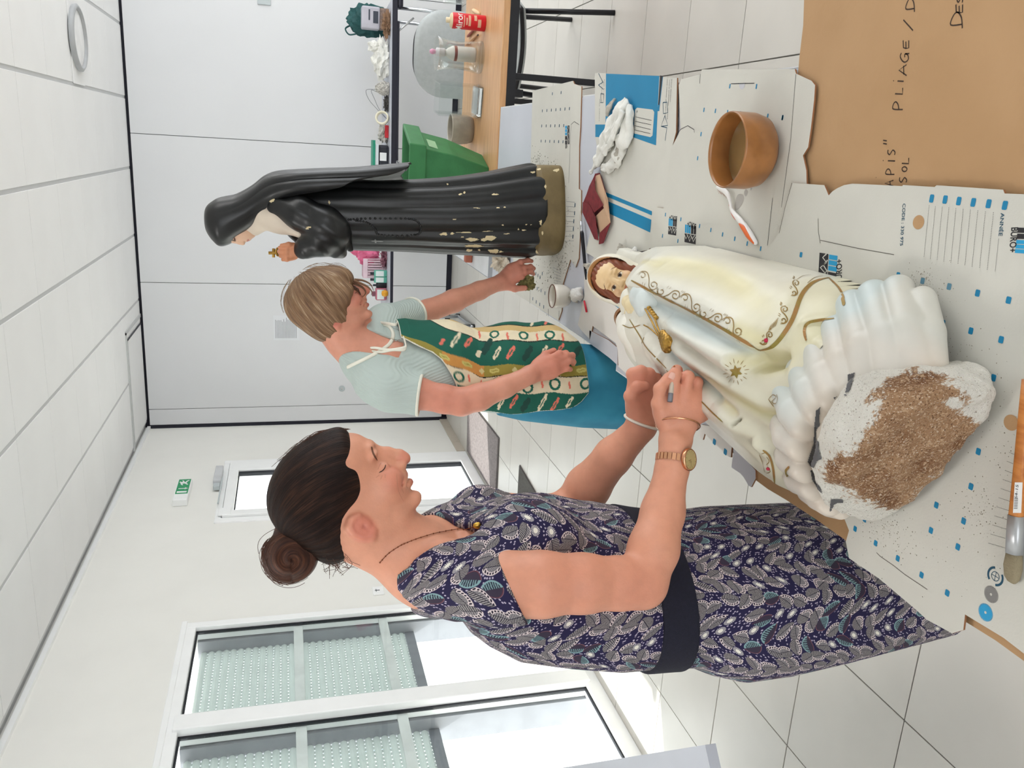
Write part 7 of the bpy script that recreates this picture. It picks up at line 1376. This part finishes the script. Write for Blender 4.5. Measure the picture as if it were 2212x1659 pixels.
# folds of the tunic
for a in (([(1432, 700), (1500, 735), (1560, 775), (1612, 800)], (.014, .017), .016, None), ([(1440, 735), (1520, 795), (1600, 855), (1680, 905)], (.012, .016), .014, None), ([(1418, 770), (1490, 835), (1560, 905), (1640, 965)], (.014, .018), .012, None), ([(1545, 880), (1600, 920), (1640, 945), (1672, 985)], .014, .012, None),
          ([(1455, 722), (1540, 785), (1590, 828)], .008, -.008, BGE), ([(1500, 800), (1580, 850), (1650, 890), (1690, 900)], .010, -.012, OLV), ([(1470, 790), (1540, 850), (1600, 900)], .007, -.007, YEL), ([(1428, 745), (1500, 815), (1560, 870)], .007, -.008, BLU), ([(1590, 772), (1650, 790), (1700, 778)], .014, -.016, YEL), ([(1600, 910), (1606, 916)], .006, -.014, (90, 80, 60))): ridge(*a)  # last entry: shade of the pocket hole put into the colour
# blue lining between mantle and tunic, the tube fold in front of it
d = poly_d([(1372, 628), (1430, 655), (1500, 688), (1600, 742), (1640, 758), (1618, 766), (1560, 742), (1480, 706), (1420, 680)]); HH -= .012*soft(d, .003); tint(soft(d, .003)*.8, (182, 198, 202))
ridge([(1440, 682), (1500, 716), (1560, 748), (1606, 772), (1622, 782)], (.010, .013, .018, .020), .018, None)
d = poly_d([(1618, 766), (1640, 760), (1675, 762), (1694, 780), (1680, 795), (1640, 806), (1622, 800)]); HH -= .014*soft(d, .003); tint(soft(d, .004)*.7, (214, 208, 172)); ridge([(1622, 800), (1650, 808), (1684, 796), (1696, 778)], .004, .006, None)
# the right mantle: a raised sheet with its own long folds
MAN = [(1362, 600), (1420, 634), (1500, 674), (1560, 708), (1600, 732), (1642, 759), (1668, 750), (1692, 724), (1714, 688), (1732, 640), (1750, 616), (1792, 598), (1830, 590), (1830, 520), (1600, 470), (1400, 470), (1330, 540)]
d = poly_d(MAN); HH += .016*soft(d, .0022)
for a in (([(1400, 575), (1500, 585), (1600, 620), (1690, 690)], (.016, .02), -.008, YEL), ([(1430, 548), (1540, 560), (1650, 600)], (.02, .024), .006, None), ([(1395, 590), (1470, 615), (1560, 660), (1640, 725)], (.012, .018), .006, None), ([(1425, 560), (1480, 566), (1560, 585), (1640, 640)], .009, -.006, YEL), ([(1385, 570), (1410, 566), (1440, 575)], .006, -.006, YEL), ([(1600, 700), (1640, 726), (1668, 738)], .014, -.002, YEL)): ridge(*a)
# under the mantle hem: the lining and the small turned fold
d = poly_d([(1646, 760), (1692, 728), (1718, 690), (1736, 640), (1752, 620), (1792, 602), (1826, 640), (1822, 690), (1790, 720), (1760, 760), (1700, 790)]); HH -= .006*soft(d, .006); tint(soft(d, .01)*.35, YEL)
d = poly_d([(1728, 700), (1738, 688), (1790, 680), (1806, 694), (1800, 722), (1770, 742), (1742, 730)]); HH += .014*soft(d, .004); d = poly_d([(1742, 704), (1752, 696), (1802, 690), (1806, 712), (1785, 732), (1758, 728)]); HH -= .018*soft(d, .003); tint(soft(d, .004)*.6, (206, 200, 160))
# left mantle edge
d = poly_d([(1366, 690), (1385, 720), (1402, 760), (1440, 800), (1500, 850), (1560, 905), (1620, 960), (1670, 1010), (1680, 1080), (1560, 1000), (1440, 900), (1350, 780)]); HH += .006*soft(d, .003); ridge([(1640, 950), (1664, 980), (1676, 1020), (1688, 1056)], .012, .01, None)
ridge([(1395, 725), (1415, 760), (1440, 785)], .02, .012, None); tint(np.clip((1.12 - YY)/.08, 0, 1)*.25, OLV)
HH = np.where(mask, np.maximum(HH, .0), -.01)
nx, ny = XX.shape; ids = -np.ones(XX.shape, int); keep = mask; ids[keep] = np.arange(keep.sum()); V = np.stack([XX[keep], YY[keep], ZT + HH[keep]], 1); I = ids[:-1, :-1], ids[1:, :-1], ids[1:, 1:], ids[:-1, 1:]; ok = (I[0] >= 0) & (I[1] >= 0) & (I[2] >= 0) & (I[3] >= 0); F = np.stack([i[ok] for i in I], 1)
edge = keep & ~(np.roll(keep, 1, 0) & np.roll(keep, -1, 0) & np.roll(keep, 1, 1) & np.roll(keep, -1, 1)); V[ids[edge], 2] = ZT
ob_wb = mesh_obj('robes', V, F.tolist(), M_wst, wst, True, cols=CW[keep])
# head: face, hair, hood
hc = Q(1341, 611, .858); f_ = CC - hc; f_ /= np.linalg.norm(f_); u_ = -DN*.88 + RT*.40; f_ = f_ + u_*.10 + Z_*.08; f_ /= np.linalg.norm(f_); u_ -= f_*(u_ @ f_); u_ /= np.linalg.norm(u_); HS = Head(hc - f_*.046 + u_*.016, f_, u_, np.cross(f_, u_), .00047)
b = Body(); HS.build(b, .6); b.cap(HS(-20, -60), HS(-25, -150), .024, .026, .012)
for q in (1, -1): HS.ell(b, (110, -18, 33*q), (5, 9, 15), 4)
def fcols(V):
    L = HS.loc(V); C = np.tile(srgb((228, 196, 150)), (len(V), 1))
    def put(c, r, col, e=1.0): nonlocal C; k = np.clip((1.2 - np.linalg.norm((L - np.array(c))/np.array(r), axis=1))*4, 0, 1)[:, None]*e; C = C*(1 - k) + srgb(col)*k
    for q in (1, -1): put((110, -17, 33*q), (14, 8, 15), (232, 222, 204)); put((114, -17, 32*q), (12, 8, 8), (44, 28, 22)); put((84, -44, 46*q), (34, 24, 24), (226, 176, 140), .5)
    put((114, -66, 0), (10, 6, 19), (186, 104, 88)); put((111, -82, 0), (10, 7, 15), (190, 110, 92)); return C
ob_wf = sdf_obj(b, .0013, 'face', vcol_mat('painted_face', .42), wst, cols=fcols)
mb = MB(); M_bw = mat('painted_brown', (92, 52, 32), .5)
for q in (1, -1):
    mb.tube(spline([HS(120, 29, 13*q), HS(118, 33, 27*q), HS(112, 31, 43*q), HS(102, 21, 57*q)], 5), .0006, 6); mb.tube(spline([HS(112, -17, 17*q), HS(115, -7, 32*q), HS(107, -14, 50*q)], 5), .0007, 6)
mb.build('brows_and_lashes', M_bw, wst, True)
b = Body(); e = lambda c, r, k, op='u': HS.ell(b, c, r, k, op); e((-5, 38, 0), (112, 96, 96), 0); e((20, -40, 0), (70, 110, 100), 30); e((128, -2, 0), (84, 74, 68), 8, 's'); e((118, -80, 0), (90, 80, 66), 14, 's')
b.warp(lambda P: .0009*np.sin(HS.loc(P)[:, 2]*.28 + HS.loc(P)[:, 1]*.1)); sdf_obj(b, .0018, 'hair', mat('painted_hair', (128, 66, 38), .5, var=.12, vscale=80), wst)
b = Body(); e((-14, 40, 0), (112, 118, 116), 0); b.chain([HS(-30, -40), HS(-40, -150), HS(-50, -230)], [.047, .056, .06], .03)
b.fn(lambda P: (lambda L: (L[:, 0] - (52 + .10*np.abs(L[:, 2]) - .0011*(L[:, 1] - 20)**2))*HS.s)(HS.loc(P)), np.full(3, -9.0), np.full(3, 9.0), .002, 'i'); e((30, 22, 0), (90, 106, 100), 4, 's'); e((40, -90, 0), (76, 90, 84), 10, 's')
b.plane(np.array([0, 0, ZT + .002]), -Z_, .003)
def hoodcol(V): L = HS.loc(V); k = np.clip((L[:, 0] - (40 + .10*np.abs(L[:, 2]) - .0011*(L[:, 1] - 20)**2))/5, 0, 1)[:, None]; return srgb((236, 230, 212))*(1 - k) + srgb((156, 108, 56))*k
ob_hood = sdf_obj(b, .002, 'hood', M_wst, wst, cols=hoodcol)
# collar and sleeves, joined hands
b = Body(); b.chain([Q(1376, 628, .886), Q(1392, 641, .898), Q(1410, 653, .898), Q(1426, 662, .888)], [.016, .025, .033, .030], .02); b.ell(Q(1374, 638, .885), (.018, .012, .012), None, .006, 's')
slcol = lambda V: np.tile(srgb((210, 218, 216)), (len(V), 1)); sdf_obj(b, .002, 'right_sleeve', M_wst, wst, cols=slcol)
b = Body(); b.chain([Q(1350, 686, .872), Q(1376, 712, .886), Q(1404, 746, .88)], [.024, .036, .044], .02); b.ell(Q(1346, 684, .885), (.014, .014, .014), None, .005, 's')
def lsc(V): k = np.clip(1.3 - np.linalg.norm((V - Q(1349, 684, .876))/np.array([.030, .026, .030]), axis=1), 0, 1)[:, None]; k = (k > .12)*1.0; return srgb((234, 231, 220))*(1 - k) + srgb((138, 92, 50))*k
ob_ls = sdf_obj(b, .002, 'left_sleeve', M_wst, wst, cols=lsc)
b = Body(); b.chain([Q(1357, 652, .903), Q(1368, 660, .908), Q(1386, 672, .906)], [.014, .016, .013], .008)
for k in range(4): b.chain([Q(1384 + 2*k, 664 + 5*k, .910 - .003*k), Q(1398 + 2*k, 674 + 5*k, .914 - .004*k), Q(1410 + k, 684 + 4*k, .908 - .004*k)], [.0055, .005, .0035], .002, first_k=.006)
b.chain([Q(1362, 676, .898), Q(1380, 684, .904), Q(1398, 690, .905)], [.013, .013, .008], .008); sdf_obj(b, .0016, 'joined_hands', mat('hand_ivory', (232, 214, 172), .42), wst)
b = Body(); b.chain([Q(1368, 660, .892), Q(1360, 640, .89)], [.018, .018], .01); b.chain([Q(1352, 648, .878), Q(1364, 664, .884), Q(1378, 690, .886)], [.012, .018, .016], .02); sdf_obj(b, .002, 'collar', M_wst, wst, cols=lambda V: np.tile(srgb((230, 226, 212)), (len(V), 1)))
bw = surf([ob_wb, ob_hood, ob_ls]); mb = MB()
for pp in ([(1398, 668), (1412, 692), (1424, 716), (1432, 726)], [(1408, 668), (1420, 690), (1428, 712), (1434, 726)], [(1396, 702), (1412, 712), (1430, 728)]):
    q_ = [cast(bw, *p, .002)[0] for p in spline(pp, 6)]; q_ = [p + np.array([0, 0, .003]) for p in q_ if p is not None]; len(q_) > 2 and mb.tube(q_, .0016, 6)
b = Body(); pc_ = cast(bw, 1443, 735, .004)[0]; b.bead(pc_ + np.array([.004, .014, 0]), pc_ + np.array([-.004, -.006, 0]), Z_, .012, .018, .55, .01).warp(lambda P: .0008*np.sin(P[:, 0]*700)*np.sin(P[:, 1]*700)); sdf_obj(b, .0016, 'gold_pendant', M_gold, wst); mb.build('rosary', M_gold, wst, True)
b = Body()
for k in range(5): c = cast(bw, 1404 + 4*k, 668 + 5*k, .003)[0]; b.ell(c, (.0045, .0045, .005), None, .003)
sdf_obj(b, .0018, 'gold_roses', M_gold, wst)
# cloud of billows at the foot
ring = lambda phi, Y, R=.105, zc=.862: np.array([-.335 + R*math.cos(math.radians(phi))*1.08, Y, zc + R*math.sin(math.radians(phi))])
b = Body()
b.cap(np.array([-.33, .96, .835]), np.array([-.33, .86, .84]), .06, .06, .02)
LUMPS = [([(1992, 648, 0.782), (2004, 720, 0.800), (2010, 790, 0.810)], 38), ([(1940, 628, 0.785), (1962, 710, 0.816), (1980, 800, 0.827)], 44), ([(1888, 640, 0.800), (1915, 730, 0.833), (1930, 815, 0.843)], 46), ([(1842, 660, 0.811), (1868, 750, 0.849), (1880, 830, 0.857)], 44), ([(1806, 712, 0.833), (1822, 780, 0.860), (1838, 845, 0.870)], 40), ([(1764, 762, 0.854), (1782, 812, 0.875), (1800, 860, 0.885)], 40), ([(1728, 800, 0.865), (1748, 845, 0.890), (1770, 885, 0.895)], 38), ([(1696, 846, 0.880), (1716, 890, 0.900), (1740, 920, 0.900)], 38), ([(1688, 905, 0.875), (1704, 945, 0.895), (1730, 965, 0.900)], 36), ([(1694, 962, 0.862), (1710, 990, 0.880), (1738, 1010, 0.885)], 36), ([(1714, 1018, 0.849), (1728, 1035, 0.857), (1755, 1050, 0.860)], 34), ([(1748, 1062, 0.833), (1770, 1072, 0.838), (1790, 1085, 0.838)], 32), ([(1790, 1096, 0.811), (1815, 1098, 0.811)], 26)]
for pts, rp in LUMPS: L = [Q(*p) for p in pts]; r0 = [rp*float((p - CC) @ FW)/FPX for p in L]; b.chain(L, [r*.80 for r in r0[:1]] + [r*.95 for r in r0[1:]], .003, first_k=.003)
b.plane(np.array([0, 0, ZT]), -Z_, .002)
def cloudcol(V): k = noise3(V, 22, 5, 2); k2 = noise3(V, 17, 9, 2); C = np.tile(srgb((202, 200, 190)), (len(V), 1)); a = np.clip(k*1.1, 0, 1)[:, None]*.6; C = C*(1 - a) + srgb((184, 204, 208))*a; a = np.clip(k2*.8, 0, 1)[:, None]*.5; return C*(1 - a) + srgb((222, 202, 184))*a
ob_cl = sdf_obj(b, .0024, 'cloud', M_wst, wst, cols=cloudcol)
# broken plaster block
def plaster_mat():
    m, n, b = base_mat('raw_plaster', .92, 0, .2); c = lambda *a: lin(a); msk = n.new('ShaderNodeVertexColor', layer_name='Col').outputs[0]; tc = n.new('ShaderNodeTexCoord').outputs['Object']
    f1, f2, f3, f4 = n.noise(tc, 38, 6, .7), n.noise(tc, 190, 4, .7), n.noise(tc, 14, 3), n.noise(tc, 420, 2, .6)
    k = n.step(n.math('ADD', n.math('ADD', msk, n.math('MULTIPLY', n.math('SUBTRACT', f1, .5), 1.1)), n.math('MULTIPLY', n.math('SUBTRACT', f2, .5), .7)), .33, .47)
    br = n.mix(n.step(f3, .4, .62), c(164, 128, 96), c(122, 84, 56)); br = n.mix(n.step(f2, .52, .62), br, c(192, 160, 128)); br = n.mix(n.step(f4, .60, .68), br, c(226, 210, 190)); br = n.mix(n.step(f4, .40, .33), br, c(96, 66, 46))
    wh = n.mix(n.step(f2, .60, .72), c(224, 220, 210), c(168, 156, 140)); wh = n.mix(n.step(f4, .36, .30), wh, c(136, 122, 106)); n.link(n.mix(k, wh, br), b.inputs['Base Color'])
    bm = n.new('ShaderNodeBump'); bm.inputs['Strength'].default_value = .9; bm.inputs['Distance'].default_value = .006; n.link(n.math('ADD', f2, n.math('MULTIPLY', f4, .5)), bm.inputs['Height']); n.link(bm.outputs[0], b.inputs['Normal']); return m
HP = [(2150, 850, .768), (2148, 872, .768), (2120, 932, .768), (2043, 1004, .768), (1998, 1049, .768), (1990, 1085, .768), (1932, 1121, .768), (1863, 1117, .772), (1832, 809, .905), (1940, 790, .862), (2056, 785, .815), (2098, 799, .80), (2128, 808, .79), (1757, 943, .945), (1748, 996, .935), (1774, 1068, .905), (1797, 1110, .86), (1905, 850, .915), (1850, 940, .948), (1822, 1020, .935), (2060, 850, .86), (2150, 850, .80), (1990, 1040, .80), (1930, 1100, .80)]
bm = bmesh.new(); [bm.verts.new(Q(*p)) for p in HP]; [bm.verts.new((Q(*p)[0], Q(*p)[1] + .02, ZT)) for p in HP[8:17]]; bmesh.ops.convex_hull(bm, input=bm.verts); bm.normal_update(); PL = [(np.array(f.normal), float(f.normal.dot(f.verts[0].co))) for f in bm.faces]; cen = np.mean([v.co[:] for v in bm.verts], 0); PL = [(n, d) if n @ cen < d else (-n, -d) for n, d in PL]; lo_, hi_ = np.min([v.co[:] for v in bm.verts], 0), np.max([v.co[:] for v in bm.verts], 0); bm.free(); PN = _f32([p[0] for p in PL]); PD = _f32([p[1] for p in PL])
def hull(P): g = P @ PN.T - PD; k = .006; m = g.max(1); return m + k*np.log(np.exp(np.clip((g - m[:, None])/k, -30, 0)).sum(1))*.8 - .0055
b = Body(); b.fn(hull, lo_, hi_, 0); from mathutils import noise as mnoise
def pn(P, sc, oct=3): return np.array([mnoise.fractal(v, 1.0, 2.0, oct) for v in (np.asarray(P)*sc).tolist()], np.float32)
b.warp(lambda P: .0055*pn(P, 26, 4))
b.plane(np.array([0, 0, ZT]), -Z_, .001)
brown = np.array(Z5((1040, 385), (1180, 290), (1290, 230), (1420, 240), (1540, 250), (1700, 330), (1760, 390), (1560, 420), (1640, 470), (1780, 590), (1840, 645), (1700, 800), (1600, 930), (1500, 1020), (1400, 1110), (1300, 1220), (1150, 1230), (1000, 1180), (820, 1110), (690, 1010), (680, 900), (800, 850), (920, 830), (1000, 720), (1020, 620), (1100, 480), (1150, 410)))
def blockcol(V):
    xy = prj0(V); d = np.full(len(V), 1e9); ins = np.zeros(len(V), bool); n = len(brown)
    for i in range(n):
        a, c = brown[i], brown[i - 1]; e = c - a; h = np.clip(((xy - a) @ e)/(e @ e), 0, 1); d = np.minimum(d, np.linalg.norm(xy - a - h[:, None]*e, axis=1)); ins ^= ((a[1] > xy[:, 1]) != (c[1] > xy[:, 1])) & (xy[:, 0] < (c[0] - a[0])*(xy[:, 1] - a[1])/(c[1] - a[1] + 1e-9) + a[0])
    sd = np.where(ins, -d, d); return np.repeat(np.clip(.5 - sd/90, 0, 1)[:, None], 3, 1)     # how far inside the brown core a point lies
def prj0(P): c = (np.asarray(P) - CC) @ CR.T; return np.stack([1106 + FPX*c[..., 1]/c[..., 2], 829.5 - FPX*c[..., 0]/c[..., 2]], -1)
ob_bl = sdf_obj(b, .0024, 'plaster_block', plaster_mat(), wst, cols=blockcol)
M_gap = mat('gap_dark', (84, 84, 86), .6, var=.1)
# dark of the gap behind the block coloured on as grey patches, gold lines and painted ornament
ball_ = surf([ob_wb, ob_hood, ob_ls, ob_cl, ob_bl]); mb = MB()
for pts in (Z5((840, 215), (895, 200), (878, 270), (850, 350), (822, 360), (836, 290)), Z5((590, 495), (622, 468), (612, 560), (618, 610), (590, 650), (585, 700), (612, 740), (615, 800), (634, 870), (600, 890), (575, 940), (540, 930), (520, 890), (548, 810), (566, 760), (572, 640)), Z5((543, 960), (560, 960), (580, 1030), (628, 1105), (640, 1140), (590, 1090), (555, 1030)), Z5((705, 1186), (795, 1184), (798, 1212), (760, 1210), (730, 1222), (708, 1275), (694, 1278)), Z5((720, 395), (750, 385), (735, 408)), Z5((812, 372), (842, 374), (815, 382))):
    mb = MB(); paint_patch(mb, ball_, pts, .0012, 1.4)
    if mb.V: mb.build('dark_gap', M_gap, wst)
M_br = mat('bronze_line', (158, 116, 66), .45, metal=.25, var=.15, vscale=40, c2=(140, 124, 56)); mb = MB()
for pts, w_ in (([(1364, 606), (1420, 636), (1500, 676), (1560, 709), (1600, 733), (1641, 757)], .0052), ([(1641, 757), (1667, 749), (1690, 725), (1712, 689), (1730, 641), (1748, 617), (1766, 606), (1790, 600)], .0062), ([(1790, 600), (1812, 622), (1824, 645)], .003), ([(1820, 642), (1824, 660)], .005), ([(1742, 736), (1738, 712), (1750, 696), (1802, 688)], .0042), ([(1360, 690), (1382, 725), (1398, 752), (1440, 796)], .0024), ([(1386, 742), (1392, 728)], .002), ([(1345, 702), (1362, 708), (1384, 702)], .002), ([(1440, 800), (1500, 852), (1540, 892), (1562, 912)], .0022), ([(1648, 972), (1662, 985), (1670, 1010), (1674, 1046)], .0036), ([(1702, 1030), (1698, 1018), (1706, 1008)], .004)):
    mb = MB(); paint_line(mb, ball_, pts, w_, .0008, 10)
    if mb.V: mb.build('gold_edging', M_br, wst)
mb = MB(); M_sc = mat('ornament_gold', (146, 118, 62), .45, metal=.3)
def scroll(p, d, sz, flip=1):
    d = np.array(d, float)/np.linalg.norm(d); n_ = np.array([-d[1], d[0]])*flip; m = lambda u, v: tuple(np.array(p) + (d*u + n_*v)*sz)
    paint_line(mb, ball_, [m(*q) for q in ((-.52, .02), (-.40, .24), (-.18, .30), (.02, .10), (.16, -.16), (.36, -.22), (.50, -.02))], .0017, .0008, 5)
    for cu, cv, s_ in ((-.30, .10, 1), (.30, -.02, -1)): paint_line(mb, ball_, [m(cu + r*math.cos(a)*s_, cv + r*math.sin(a)) for r, a in ((.16, 3.6), (.15, 2.4), (.13, 1.2), (.11, 0), (.08, -1.3), (.05, -2.6))], .0016, .0008, 4)
    for k in (-.06, 0, .06): paint_line(mb, ball_, [m(.50 + k, -.24), m(.54 + k, -.36)], .0012, .0008, 2)
    for k in (-.05, .05): paint_line(mb, ball_, [m(-.1 + k, -.12), m(-.06 + k, -.26)], .0011, .0008, 2)
bl_ = np.array([(1378, 596), (1420, 619), (1460, 640), (1500, 660), (1540, 683), (1580, 706), (1612, 726)]); cum = np.r_[0, np.cumsum(np.linalg.norm(np.diff(bl_, axis=0), axis=1))]
for k in range(5): s_ = 24 + k*52; c = np.array([np.interp(s_, cum, bl_[:, j]) for j in (0, 1)]); d = np.array([np.interp(s_ + 5, cum, bl_[:, j]) for j in (0, 1)]) - c; scroll(c, d, 52, 1 if k % 2 else -1)
for p, d, z_ in (((1655, 730), (.9, -.6), 34), ((1692, 680), (.35, -1), 40), ((1716, 622), (.5, -1), 36)): scroll(p, d, z_)
for k in range(6): paint_line(mb, ball_, [(1660 + 3*k, 716 - 2*k), (1666 + 3*k, 702 - 3*k)], .0011, .0008, 2)
for pts in ([(1722, 604), (1735, 596), (1752, 594)], [(1744, 612), (1760, 600), (1778, 596)], [(1641, 982), (1648, 1000), (1652, 1020)], [(1656, 986), (1662, 996), (1656, 1004)], [(1660, 1008), (1664, 1018), (1657, 1022)], [(1653, 1030), (1660, 1042)], [(1645, 980), (1652, 978)], [(1661, 862), (1670, 853), (1677, 858), (1668, 868), (1676, 872), (1680, 862), (1678, 852)], [(1660, 862), (1672, 879)]): paint_line(mb, ball_, pts, .0011, .0008, 5)
mb.build('painted_scrolls', M_sc, wst, kind='stuff'); mb = MB(); c = np.array((1590.0, 803.0)); st_ = []
for k in range(6): a = k*PI/3 + .35; st_ += [tuple(c + 15*np.array([math.cos(a), math.sin(a)])), tuple(c + 7.5*np.array([math.cos(a + PI/6), math.sin(a + PI/6)]))]
paint_patch(mb, ball_, st_, .001, .8); mb.build('gold_star', M_br, wst); mb = MB()
for k in range(16): a = k*PI/8 + .2; d = np.array([math.cos(a), math.sin(a)]); paint_line(mb, ball_, [tuple(c + d*18), tuple(c + d*(25 + 4*(k % 2)))], .0009, .0008, 3)
mb.build('star_rays', M_sc, wst); g = cast(ball_, 1655, 735, .001)[0]; MB().add(*blob(g, (.0035, .0035, .003), 1, 0, 1, 2, False)).build('red_gem', mat('red_gem', (186, 22, 66), .25), wst, True); g = cast(ball_, 1660, 1012, .001)[0]
if g is not None: MB().add(*blob(g, (.0028, .0028, .003), 1, 0, 1, 2, False)).build('red_gem', mat('red_gem_small', (186, 40, 70), .3), wst, True)
